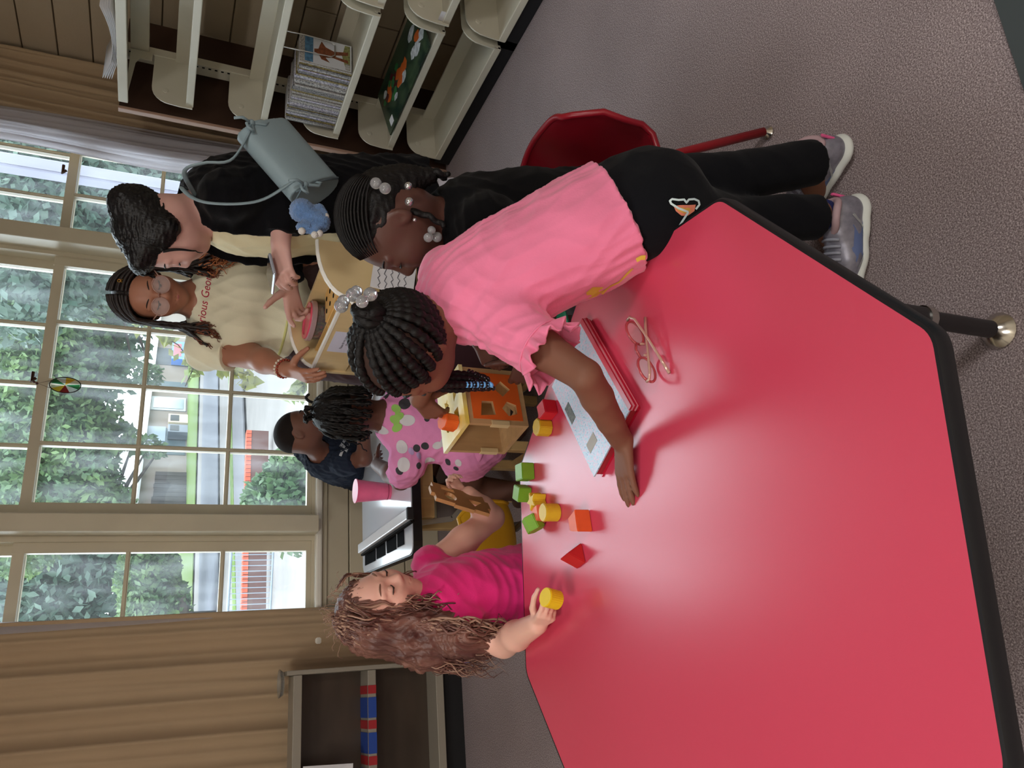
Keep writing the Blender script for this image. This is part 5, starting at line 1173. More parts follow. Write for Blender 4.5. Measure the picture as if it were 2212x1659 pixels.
    def onsk(d): d = Vector(d); k = 1/math.sqrt((d.x/rad.x)**2+(d.y/rad.y)**2+(d.z/rad.z)**2); return cc+d*k
    ends = [(-.02, -.30, -.36), (.13, -.28, -.36), (.26, -.20, -.33), (-.16, -.27, -.36), (-.27, -.18, -.30), (-.33, -.06, -.18), (.34, -.04, -.15), (-.345, .06, .02), (.35, .08, .05), (-.31, .2, .16), (.3, .22, .2), (-.2, .32, .26), (.18, .34, .28), (0, .36, .30), (.08, -.30, -.36), (-.09, -.29, -.36), (.20, -.25, -.35), (-.22, -.23, -.34), (-.31, -.11, -.25), (.31, -.12, -.24), (.04, -.30, -.36), (-.05, -.295, -.365), (-.34, .0, -.08), (-.33, .13, .09), (-.26, .26, .21)]
    for e in ends:
        a = (Vector(e)-cc).normalized(); b = (kn-cc).normalized(); pts = []; rr = []
        for i in range(61):
            q = i/60; d = (a*(1-q)+b*q).normalized(); p = onsk(d); nrm = (p-cc).normalized(); pts.append(L(*(p+nrm*(.006+.018*math.sin(math.pi*min(1, q*1.2))))))
            rr.append((.0084+.0042*abs(math.sin(i*.78)))*(1-.35*q)*(.75 if q < .05 else 1))
        rows.tube(pts, rr, 7)
    obj('cornrows', rows, HAIRK, P1, smooth='all')
    kb = MB(); kc = onsk((kn-cc).normalized())
    for i in range(9):
        a = i*2.4; pts = []
        for j in range(16):
            t_ = a+j*.42; r = .105+.02*math.sin(i*1.7); pts.append(L(*(kc+Vector((r*math.cos(t_)*.95, -.03-.05*math.sin(i+j*.5), r*math.sin(t_)*.9+.02)))))
        kb.tube(pts, [.008+.003*abs(math.sin(j*1.6)) for j in range(16)], 6)
    kb.ball(L(*(kc+Vector((0, -.03, .01)))), .026, 12, 8); obj('hair_knot', kb, HAIRK, P1, smooth='all')
    BB = mat('clear_bauble', (226, 228, 232), .05, .6, trans=.75)
    for px, py, r in ((737, 661, .0125), (762, 637, .0125), (782, 652, .011), (800, 636, .0125), (742, 650, .011), (770, 630, .011)):
        c = at_len(px, py, L(*kc), .05); obj('hair_bauble', MB().ball(c, r, 14, 10), BB, P1, smooth='all')
    # loose beaded braids hanging in front
    def down(pts, Y): return [at_y(x, y, Y) for x, y in pts]
    f0 = L(-.30, .20, .10)
    bds = [([(905, 812), (960, 806), (1005, 808), (1035, 812), (1050, 818)], 1.36, 'black'), ([(900, 825), (950, 818), (1000, 818), (1030, 824), (1052, 830)], 1.35, 'black'), ([(900, 835), (950, 832), (985, 832), (1010, 831), (1056, 831)], 1.33, 'blue'), ([(895, 842), (940, 840), (985, 842), (1020, 839), (1060, 838)], 1.345, 'black'), ([(890, 828), (930, 826), (975, 826), (1005, 829), (1040, 833)], 1.35, 'black')]
    br = MB()
    for pts, Y, kind in bds:
        q = [L(-.30, .16, .22), L(-.345, .17, .05)]+down(pts, Y); P = wavy(q[0], q[1:], 70, .0, .02, 3); br.tube(P, [.0048+.0024*abs(math.sin(i*.9)) for i in range(len(P))], 6)
    obj('front_braids', br, HAIRK, P1, smooth='all')['kind'] = 'stuff'
    BLUE = mat('blue_bead', (104, 176, 236), .25, .5); BKB = mat('black_bead', (20, 18, 24), .15, .6)
    for pts, Y, kind in bds:
        q = down(pts, Y); e0, e1 = q[-2], q[-1]; n_ = 7 if kind == 'blue' else 6; d = (e1-e0).normalized(); st = e1-d*(.0072*n_)
        for i in range(n_): obj('hair_bead', MB().lathe([(.0035, -.0032), (.0062, -.002), (.0062, .002), (.0035, .0032)], st+d*(.0072*(i+.5)), d, 12), BLUE if kind == 'blue' else BKB, P1, smooth='all')
        obj('hair_bead', MB().lathe([(.0035, -.0032), (.0065, -.002), (.0065, .002), (.0035, .0032)], e1+d*.004, (d+Vector((.6, 0, .3))).normalized(), 12), BLUE if kind == 'blue' else BKB, P1, smooth='all')
    face_bits(P1, L, hh, HAIRK, LASH, mat('lips_brown', (118, 66, 60), .4))
    blk = at_y(962, 913, 1.80); return blk
HELD1 = girl_pink()
# ------------------------------------------------------------------ shape sorter held over the table edge
ctr = at_y(1079, 917, 1.745); sq = .168; ro = math.radians(10); ex = Vector((math.cos(ro), math.sin(ro), 0)); ey = Vector((-math.sin(ro), math.cos(ro), 0)); ez = Vector((0, 0, 1))
so0 = ctr-ez*sq/2          # near vertical edge, lower end; box grows along ex and ey
st = thing('shape_sorter', so0, 'wooden shape sorting box with an orange front and yellow top held above the table edge', 'toy')
BEE = mat('beech_ply', (196, 158, 112), .5, .35, var=.15, vscale=14, stretch=(3, 3, .5)); ORP = mat('sorter_orange', (222, 98, 34), .5, .4); YEP = mat('sorter_yellow', (238, 206, 70), .45, .4, var=.35, vscale=9, vrgb=(244, 236, 190))
th = .011
trap = [(-.020, -.018), (.020, -.015), (.019, .017), (-.024, .024)]
pent = ngon(5, .023, .3); dia = ngon(4, .024)
hl = [([(.048+x, .108+y) for x, y in trap]), ([(.048+x, .046+y) for x, y in pent]), ([(.108+x, .062+y) for x, y in dia]), ([(.112+x*.9, .115+y*.9) for x, y in ngon(6, .02)])]
obj('front_panel', MB().plate([(0, 0), (sq, 0), (sq, sq), (0, sq)], hl, so0, ex, ez, ey, th), BEE, st)
ins = [(.014, .014), (sq-.014, .014), (sq-.014, sq-.014), (.014, sq-.014)]
obj('front_paint', MB().plate(ins, hl, so0-ey*.0008, ex, ez, ey, .0008), ORP, st)
hole2 = [[(.05+.018*math.cos(a), .115+.018*math.sin(a)) for a in [2*math.pi*i/20 for i in range(20)]], [(.11+x, .11+y) for x, y in star_pts] if False else [(.108+.02*math.cos(a)*(1 if i % 2 else .5), .112+.02*math.sin(a)*(1 if i % 2 else .5)) for i, a in enumerate([math.pi*2*k/10 for k in range(10)])], [(.05+x, .048+y) for x, y in rect(.03, .03)], [(.11+x, .045+y) for x, y in ngon(3, .022, .5)]]
obj('top_panel', MB().plate([(-.004, -.004), (sq+.004, -.004), (sq+.004, sq+.004), (-.004, sq+.004)], hole2, so0+ez*sq, ex, ey, ez, th), YEP, st)
tabp = [(th, 0), (.055, 0), (.055, -.008), (.105, -.008), (.105, 0), (sq, 0), (sq, sq), (.105, sq), (.105, sq-.0), (th, sq)]
obj('back_panel', MB().plate([(0, 0), (sq, 0), (sq, sq), (0, sq)], [], so0+ey*(sq-th), ex, ez, ey, th), BEE, st)
obj('side_panel', MB().plate([(th, 0), (sq-th, 0), (sq-th, sq), (th, sq)], [[(.055, .05), (.105, .05), (.105, .10), (.055, .10)]], so0+ex*(sq-th), ey, ez, ex, th), BEE, st)
obj('floor_panel', MB().plate([(0, th), (sq-th, th), (sq-th, sq-th), (0, sq-th)], [ngon(3, .03, .2) and [(.08+x, .08+y) for x, y in ngon(3, .03, .2)]], so0, ex, ey, ez, th), BEE, st)
obj('joint_tab', MB().box(so0+ex*.004+ey*.006+ez*.08, (.012, .016, .05), Matrix((ex, ey, ez)).transposed()), PLY, st); obj('joint_tab', MB().box(so0+ex*.004+ey*(sq-.006)+ez*.05, (.012, .016, .05), Matrix((ex, ey, ez)).transposed()), PLY, st)

# ------------------------------------------------------------------ the girl in black, on the red chair
SKD = mat('deep_brown_skin', (92, 59, 50), .42, .45, sss=.06, var=.1, vscale=6)
P2 = thing('person', (1.0, 1.46, 0), 'girl in a black shirt and grey shorts holding the wooden shape sorter', 'person')
def girl_black():
    B = frame((-.85, .46, -.20), (-.10, .18, .98)); hh = .222; C = Vector((.965, 1.462, .978))
    pel = Vector((1.085, 1.44, .435)); N = Vector((1.005, 1.478, .845)); sp = (N-pel).normalized(); fw = Vector((-.86, .5, 0)); lat = sp.cross(fw).normalized()       # her left
    Ls = at_len(1010, 470, N-sp*.05, .135); Ls = N-sp*.055+lat*.14; Rs = N-sp*.055-lat*.14
    Lw = at_y(1138, 772, 1.60); Le = Ls*.45+Lw*.55+Vector((.02, -.07, -.09)); Rw = so0+ex*sq+ey*.02+ez*.09+Vector((.085, -.03, .01)); Rw = at_y(1035, 735, 1.70); Re = Rs*.5+Rw*.5+Vector((.08, .05, -.08))
    s = Sdf(); L = add_head(s, C, B, hh, child=True, nose=1.25)
    s.cap(L(0, -.13, -.22), N-sp*.01, .046, .052, .03).cap(N-sp*.01, N-sp*.07, .052, .085, .03, w=lat, flat=.7).cap(Ls, Rs, .044, .044, .03)
    s.limb([pel, pel*.5+N*.5, N-sp*.09], [.115, .10, .112], .04, w=lat, flat=.75)
    for a, b, c in ((Ls, Le, Lw), (Rs, Re, Rw)): s.limb([a, b], [.042, .033], .015).limb([b, b*.6+c*.4, c], [.033, .033, .024], .015)
    fl = at_y(1122, 838, 1.70)-Lw; add_hand(s, Lw, fl, Vector((-.25, -.9, .35)), 1, .152, curls=[(20, 24, 14), (30, 34, 18), (36, 36, 20), (30, 30, 20)], spread=5, tang=62, tdrop=4, tcurl=(6, 10))
    fr_ = at_y(1062, 786, 1.735)-Rw; add_hand(s, Rw, fr_, Vector((-.1, -.55, .8)), -1, .145, curls=[(25, 40, 25), (30, 45, 25), (35, 45, 25), (35, 45, 25)], spread=3, tang=40, tdrop=35, tcurl=(15, 20))
    hL = pel+lat*.07; hR = pel-lat*.07; kL = Vector((.835, 1.50, .395)); kR = Vector((.885, 1.66, .395)); aL = Vector((.90, 1.47, .075)); aR = Vector((.93, 1.68, .075))
    for h_, k_, a_ in ((hL, kL, aL), (hR, kR, aR)): s.limb([h_, k_, a_], [.078, .054, .036], .03).cap(a_, a_+Vector((-.03, .015, -.04)), .032, .03, .02)
    part('body', s.mesh('body', .0044), SKD, P2)
    g = Sdf(); TB = mat('black_tee', (10, 10, 12), .92, .12, bump=.12, bscale=250, sheen=.04)
    g.limb([pel-sp*.02, pel*.5+N*.5, N-sp*.085], [.150, .138, .136], .04, w=lat, flat=.84, cuts=[(pel+sp*.0, -sp)]); g.cap(Ls, Rs, .056, .056, .03).cap(N-sp*.05, N-sp*.01, .088, .066, .03, w=lat, flat=.85)
    for a, b in ((Ls, Le), (Rs, Re)):
        d_ = (b-a).normalized(); g.cap(a, b-d_*.035+d_*.06, .058, .056, .03, cuts=[(b-d_*.035, d_)])
    nd = (L(0, -.13, -.22)-N).normalized(); g.cap(N-nd*.03, N+nd*.08, .054, .058, .006, sub=True)
    me = g.mesh('shirt', .0054); relax(me, 1); wrinkle(me, .008, .07, sp+lat*.4, 11, 2.5); shirt = part('shirt', me, TB, P2)
    obj('neck_rib', MB().tube([N+nd*.004+(lat*math.cos(a)*.060+(lat.cross(nd)).normalized()*math.sin(a)*.058) for a in [2*math.pi*i/28 for i in range(29)]], .0065, 8), TB, shirt, smooth='all')
    t = Sdf(); GS = mat('grey_shorts_cloth', (112, 112, 118), .85, .2, bump=.1, bscale=200)
    t.limb([pel+sp*.05, pel-sp*.05], [.122, .132], .04, w=lat, flat=.85, cuts=[(pel+sp*.05, sp)])
    for h_, k_ in ((hL, kL), (hR, kR)): d_ = (k_-h_).normalized(); t.cap(h_, k_+d_*.04, .098, .084, .03, cuts=[(k_-d_*.03, d_)])
    me = t.mesh('shorts', .0062); wrinkle(me, .007, .07, None, 4); sh_ = part('shorts', me, GS, P2)
    PI_ = mat('pale_piping', (190, 192, 198), .7); bs_ = bvh_of(sh_)
    for h_, k_ in ((hL, kL), (hR, kR)):
        d_ = (k_-h_).normalized(); sd_ = Vector((d_.y, -d_.x, 0)).normalized()
        for off in (-.03, .03):
            pts = []
            for i in range(9):
                q = h_+(k_-h_)*(.3+.62*i/8)+sd_*off+Vector((0, 0, .3)); h2 = bs_.ray_cast(q, Vector((0, 0, -1)))
                if h2[0]: pts.append(h2[0]+Vector((0, 0, .001)))
            if len(pts) > 3: obj('piping', MB().tube(pts, .003, 6), PI_, sh_, smooth='all')
    for a_ in (aL, aR):
        e = bpy.data.objects.new('shoe', None); COL.objects.link(e); e.location = (a_.x+.03, a_.y-.02, 0); put(e, P2)
        shoe(e, (a_.x+.05, a_.y-.03, 0), (a_.x-.13, a_.y+.07, 0), .085, dict(sole=mat('white_sole', (214, 218, 214), .6, .3), upper=mat('black_canvas', (30, 30, 32), .8), collar=mat('black_canvas', (30, 30, 32), .8), panel=mat('blue_grey_panel', (96, 112, 156), .5), stripe=mat('white_paper', (222, 222, 226)), lace=mat('grey_lace', (150, 152, 166), .6), tab=mat('black_canvas', (30, 30, 32), .8)))
    # hair: smoothed back, a puffed tail and braids tied with clear baubles
    R_ = np.array(B); h = Sdf()
    h.ell(L(0, -.085, .13), R_, [.368*hh, .445*hh, .400*hh], .01, cuts=[(L(0, .285, .20), B @ Vector((0, .92, -.38))), (L(0, -.02, -.2), B @ Vector((0, .72, -.70)))])
    h.cap(L(-.02, -.40, .02), L(-.02, -.43, -.16), .14*hh, .12*hh, .05).cap(L(-.02, -.45, -.16), L(-.04, -.47, -.42), .11*hh, .09*hh, .04)
    me = h.mesh('hair', .0042); wrinkle(me, .004, .022, B @ Vector((0, 1, .15)), 6, 8); part('hair', me, HAIRK, P2)
    st_ = MB(); rg = random.Random(5)
    for i in range(26):
        t_ = -1.2+2.4*i/25; pts = []
        for j in range(12):
            q = j/11; a = 1.05-q*2.2; pts.append(L(.39*math.sin(t_)*math.cos(a*.3), -.085+.47*math.sin(a)*(.75+.25*math.cos(t_)), .13+.425*math.cos(a)*math.cos(t_)))
        st_.tube(pts, [.0012+.0022*math.sin(math.pi*(j+.5)/12) for j in range(12)], 5)
    obj('combed_strands', st_, HAIRK, P2, smooth='all')
    tb_ = MB()
    for i, q in enumerate((((885, 425), (905, 385), (890, 400)), ((870, 400), (895, 395), (885, 415)))):
        pass
    for j in range(4):
        P = wavy(L(.02*j-.06, -.45, -.36), [L(.03*j-.08, -.50, -.48), L(.05*j-.12, -.46, -.60)], 22, .004, .03, j); tb_.tube(P, [.010-.004*i/22 for i in range(23)], 7)
    P = wavy(L(-.3, -.12, -.16), [L(-.36, -.05, -.34), L(-.40, .05, -.46)], 22, .003, .03, 9); tb_.tube(P, [.008-.002*i/22 for i in range(23)], 7)
    obj('braids', tb_, HAIRK, P2, smooth='all')['kind'] = 'stuff'
    CLR = mat('clear_bauble', (226, 228, 232)); SIL = mat('silver_bauble', (220, 222, 226), .08, .6, metal=.9)
    for px, py, r, dd, m_ in ((757, 458, .0105, .40, SIL), (760, 479, .0105, .40, SIL), (812, 396, .0125, .5, CLR), (832, 407, .0125, .5, CLR), (884, 436, .010, .45, SIL), (882, 402, .009, .5, SIL), (925, 513, .0105, .42, CLR), (944, 512, .0115, .44, CLR), (932, 497, .009, .42, CLR)):
        c = at_len(px, py, C, dd*hh+.012); obj('hair_bauble', MB().ball(c, r, 14, 10), m_, P2, smooth='all')
    obj('ear_stud', MB().ball(L(-.405, -.03, -.17), .0045, 10, 8), SIL, P2, smooth='all')
    face_bits(P2, L, hh, HAIRK, LASH, mat('lips_deep', (92, 50, 48), .35))
girl_black()
block('toy_block', ngon(5, .022), at_y(1063, 768, 1.755), .4, .036, (206, 30, 36), 'red block gripped in the far hand of the girl in black', Matrix.Rotation(math.radians(60), 4, 'X'))
block('toy_block', ngon(8, .024, math.pi/8), HELD1-Vector((0, 0, .03)), .2, .038, (236, 104, 40), 'orange eight-sided block held over the yellow top of the sorter', Matrix.Rotation(math.radians(14), 4, 'X'))

# ------------------------------------------------------------------ the red-haired girl at the far side
SKP = mat('fair_skin', (236, 184, 166), .5, .4, sss=.1, var=.05, vscale=5); 
P7 = thing('person', (.2, 2.0, 0), 'red-haired girl in a hot pink shirt at the far edge of the red table', 'person')
def girl_red():
    B = frame((.66, -.74, -.08), (-.05, -.09, .99)); hh = .198; C = Vector((.19, 1.985, .882)); L0 = Vector
    pel = Vector((.225, 1.965, .44)); N = Vector((.188, 1.99, .765)); sp = (N-pel).normalized(); fw = Vector((.80, -.60, 0)).normalized(); lat = sp.cross(fw).normalized()     # her left: away from the camera
    Rs = at_y(1005, 1360, 1.90); Ls = at_y(935, 1222, 2.07); Lw = at_y(1012, 1068, 2.04); Le = at_len(1062, 1118, Lw, .125, True); Rw = at_z(1160, 1348, .612); Re = at_z(1088, 1388, .60)
    s = Sdf(); L = add_head(s, C, B, hh, child=True)
    s.cap(L(0, -.13, -.22), N-sp*.01, .040, .046, .03).cap(N-sp*.01, N-sp*.06, .046, .075, .03, w=lat, flat=.7).cap(Ls, N-sp*.06, .04, .05, .03).cap(Rs, N-sp*.06, .04, .05, .03)
    s.limb([pel, pel*.5+N*.5, N-sp*.08], [.105, .097, .10], .04, w=lat, flat=.8)
    s.limb([Ls, Ls*.5+Le*.5, Le], [.040, .040, .036], .02).limb([Le, Le*.6+Lw*.4, Lw], [.036, .034, .024], .015).limb([Rs, Re], [.04, .035], .02).limb([Re, Re*.6+Rw*.4, Rw], [.035, .034, .0245], .015)
    fr_ = at_z(1200, 1318, .62)-Rw; add_hand(s, Rw, fr_, Vector((-.95, -.1, .25)), -1, .118, curls=[(30, 34, 20), (40, 44, 24), (58, 60, 30), (66, 62, 32)], spread=3, tang=30, tdrop=34, tcurl=(14, 24))
    fl = at_y(972, 1046, 2.06)-Lw; add_hand(s, Lw+Vector((0, .03, 0)), Vector((.75, -.1, .65)), Vector((0, 1, .1)), 1, .115, curls=[(42, 55, 30), (46, 58, 30), (50, 60, 30), (54, 60, 30)], spread=5, tang=40, tdrop=30, tcurl=(10, 15))
    for q in (-1, 1): s.limb([pel+lat*.06*q, Vector((.215, 1.97, .24))+lat*.06*q, Vector((.205, 1.98, .06))+lat*.06*q], [.068, .046, .034], .03).cap(Vector((.205, 1.98, .05))+lat*.06*q, Vector((.25, 1.945, .025))+lat*.06*q, .03, .024, .02)
    part('body', s.mesh('body', .0040), SKP, P7)
    g = Sdf(); HP = mat('hot_pink_jersey', (236, 44, 128), .85, .15, var=.06, vscale=10, bump=.12, bscale=260, sheen=.3)
    g.limb([pel-sp*.04, pel*.5+N*.5, N-sp*.07], [.140, .120, .114], .04, w=lat, flat=.85, cuts=[(pel-sp*.03, -sp)]); g.cap(N-sp*.05, N-sp*.012, .078, .056, .03, w=lat, flat=.85)
    for a, b in ((Ls, Le), (Rs, Re)):
        d_ = (b-a).normalized(); c_ = a+(b-a)*(.30 if a is Rs else .06); g.cap(N-sp*.06, a, .058, .052, .03); g.cap(a, c_+d_*.05, .053, .055, .03, cuts=[(c_, d_)])
    nd = (L(0, -.13, -.22)-N).normalized(); g.cap(N-nd*.03, N+nd*.08, .047, .051, .006, sub=True)
    me = g.mesh('shirt', .0042); relax(me, 1); wrinkle(me, .007, .06, sp*.6+lat, 21, 3); part('shirt', me, HP, P7)
    t = Sdf(); t.limb([pel+sp*.02, pel-sp*.06], [.12, .118], .03, w=lat, flat=.88)
    for q in (-1, 1): t.cap(pel+lat*.06*q, Vector((.21, 1.97, .12))+lat*.06*q, .085, .058, .03, cuts=[((0, 0, .11), (0, 0, -1))])
    part('leggings', t.mesh('leggings', .007), mat('violet_leggings', (120, 60, 110), .9), P7)
    # long wavy hair: a soft volume plus many curling locks
    HR = mat('auburn_hair', (128, 88, 76), .42, .5, var=.45, vscale=26, bump=.6, bscale=200, stretch=(1, 1, .2), vrgb=(84, 50, 46)); HR2 = mat('light_auburn_hair', (172, 136, 116), .42, .5)
    R_ = np.array(B); h = Sdf(); h.ell(L(0, -.10, .13), R_, [.395*hh, .46*hh, .42*hh], .02, cuts=[(L(0, .20, .20), B @ Vector((0, .86, -.5)))])
    h.cap(L(.22, -.20, .0), L(.42, -.20, -.55), .28*hh, .34*hh, .05).cap(L(.42, -.20, -.55), L(.62, -.10, -1.2), .34*hh, .26*hh, .05).limb([L(.40, .02, -.35), L(.78, .16, -.82), L(.86, .16, -1.35)], [.17*hh, .20*hh, .15*hh], .04).cap(L(.02, -.36, 0), L(.05, -.46, -.95), .30*hh, .34*hh, .05).cap(L(.30, -.02, -.1), L(.50, .06, -.75), .15*hh, .20*hh, .05).cap(L(-.24, -.2, 0), L(-.30, -.25, -.6), .2*hh, .22*hh, .05)
    me = h.mesh('hair', .0045); wrinkle(me, .012, .03, (0, 0, 1), 31, 5); hm = part('hair', me, HR, P7)
    lk = MB(); l2 = MB(); rg = random.Random(12)
    for i in range(330):
        th_ = rg.uniform(-2.5, 1.12); ph = rg.uniform(.1, 1.0)        # around the head, measured from her right side
        ca, sa = math.cos(th_), math.sin(th_); r0 = Vector((.41*ca*math.sin(ph*1.5), -.10+.47*sa*math.sin(ph*1.5), .13+.44*math.cos(ph*1.5)))
        if r0.y > .12 and r0.z < .35: continue
        ln = rg.uniform(1.0, 1.55); out = rg.uniform(1.0, 1.16); k_ = max(0, ca)
        m1 = Vector((.44*ca*out, -.12+.47*sa*out, -.15)); m2 = Vector(((.46+.24*k_)*ca*out, -.14+(.52+.1*k_)*sa*out, -.15-(ln-.15)*.5)); end = Vector(((.48+.42*k_)*ca*out, -.14+(.54+.12*k_)*sa*out, -ln))
        if ca < -.35: end.z *= .7; m2.z *= .8
        jit = lambda q: Vector((rg.uniform(-q, q), rg.uniform(-q, q), rg.uniform(-q, q)))
        P = wavy(L(*r0), [L(*((r0+m1)/2*1.09)), L(*m1), L(*(m2+jit(.05))), L(*(end+jit(.08)))], 30, rg.uniform(.003, .010), rg.uniform(.045, .085), i, 1.3)
        w_ = rg.uniform(.0016, .0042); (l2 if rg.random() < .30 else lk).tube(P, [w_*(.55+.45*math.sin(math.pi*min(1, (j+1)/9)))*(1 if j < 22 else 1-(j-22)/9) for j in range(31)], 5)
    for i in range(120):
        r0 = Vector((rg.uniform(.2, .42), rg.uniform(-.1, .12), .1+.3*rg.random())); q = rg.random(); m1 = Vector((.45, .02+.12*q, -.2)); m2 = Vector((.78+.14*rg.random(), .05+.38*q, -.78)); end = Vector((.86+.2*rg.random(), .02+.42*q, -1.2-.5*rg.random()))
        P = wavy(L(*r0), [L(*m1), L(*(m2+jit(.05))), L(*(end+jit(.07)))], 28, rg.uniform(.003, .010), rg.uniform(.045, .08), 900+i, 1.3); w_ = rg.uniform(.0014, .0040)
        (l2 if rg.random() < .32 else lk).tube(P, [w_*(1 if j < 20 else 1-(j-20)/9) for j in range(29)], 5)
    for i in range(26):
        sd = rg.choice((-1, 1, 1, 1)); r0 = Vector((sd*rg.uniform(.05, .3), rg.uniform(.0, .2), .50+rg.uniform(-.04, .03))); mid = Vector((sd*.42, .14+rg.uniform(-.10, .04), .05)); end = Vector((sd*.46+rg.uniform(-.05, .08), .08+rg.uniform(-.1, .12), -.65-rg.random()*.5))
        P = wavy(L(*r0), [L(*((r0+mid)/2+Vector((sd*.07, .04, .06)))), L(*mid), L(*end)], 22, rg.uniform(.003, .008), .06, 100+i, 1.3); w_ = rg.uniform(.0012, .003); (l2 if i % 3 == 0 else lk).tube(P, [w_*(1 if j < 17 else 1-(j-17)/6) for j in range(23)], 5)
    for i in range(90):
        a = rg.uniform(0, 6.28); b = rg.uniform(0, 1.2); r0 = Vector((.40*math.cos(a)*math.sin(b), -.1+.46*math.sin(a)*math.sin(b), .13+.43*math.cos(b))); e = r0*1.22+Vector((rg.uniform(-.1, .1), rg.uniform(-.1, .1), rg.uniform(-.15, .05)))
        l2.tube(wavy(L(*r0), [L(*((r0+e)/2+Vector((0, 0, .06)))), L(*e)], 8, .003, .03, i), .0005, 4)
    obj('locks', lk, HR, P7, smooth='all'); obj('light_locks', l2, HR2, P7, smooth='all')
    P = [at_len(x, y, C+Vector((.03, -.02, -.1)), .135) for x, y in ((790, 1414), (840, 1417), (900, 1420), (960, 1424), (1015, 1432))]; P = wavy(P[0], P[1:], 40, .0012, .02, 2)
    obj('tinsel_strand', MB().tube(P, .0013, 5), mat('iridescent_tinsel', (170, 200, 214), .15, .6, metal=.8, var=.8, vscale=60, vrgb=(214, 130, 214)), P7)
    BR = mat('auburn_brow', (120, 84, 66), .7); face_bits(P7, L, hh, BR, mat('brown_lash', (54, 36, 30), .6), mat('lips_rose', (206, 116, 112), .35), open_eyes=(-.3, 1, -.55), skin=SKP, iris=(70, 84, 80))
    return fr_
girl_red()
yc = at_z(1196, 1297, .625); block('toy_block', ngon(28, .0205), yc-Vector((0, 0, .016)), .2, .036, (240, 206, 30), 'yellow cylinder block held in the raised fingers of the red-haired girl', Matrix.Rotation(math.radians(16), 4, 'X') @ Matrix.Rotation(math.radians(8), 4, 'Y'))
# the loose side panel of the sorter in her other hand
pa, pb_, pd = at_y(932, 1040, 2.03), at_y(1042, 1074, 2.03), at_y(918, 1068, 2.0); e1 = (pb_-pa); lw = e1.length; e1.normalize(); e2 = Vector((-.62, -.78, 0)); e2 = (e2-e1*e2.dot(e1)).normalized(); nn = e1.cross(e2).normalized(); pw = .115
op = [(0, 0), (.03, 0), (.03, -.0), (lw*.35, 0), (lw*.35, 0), (lw, 0), (lw, pw*.3), (lw+.010, pw*.3), (lw+.010, pw*.7), (lw, pw*.7), (lw, pw), (lw*.7, pw), (lw*.7, pw+.009), (lw*.34, pw+.009), (lw*.34, pw), (0, pw), (0, pw*.7), (-.010, pw*.7), (-.010, pw*.3), (0, pw*.3)]
op = [p for i, p in enumerate(op) if i == 0 or (Vector(p)-Vector(op[i-1])).length > 1e-5]
sp_ = obj('sorter_panel', MB().plate(op, [[(lw*.30+.018*math.cos(a), pw*.62+.026*math.sin(a)) for a in [2*math.pi*i/18 for i in range(18)]], [(lw*.78+x, pw*.6+y) for x, y in ((-.022, -.018), (.022, -.018), (-.006, .024))], [(lw*.28+x, pw*.22+y) for x, y in rect(.042, .02)]], pa, e1, e2, nn, .010), mat('panel_brown', (178, 128, 80), .5, .4, var=.1, vscale=14)); tag(sp_, 'loose notched wooden panel with cut-out shapes held up by the red-haired girl', 'toy')
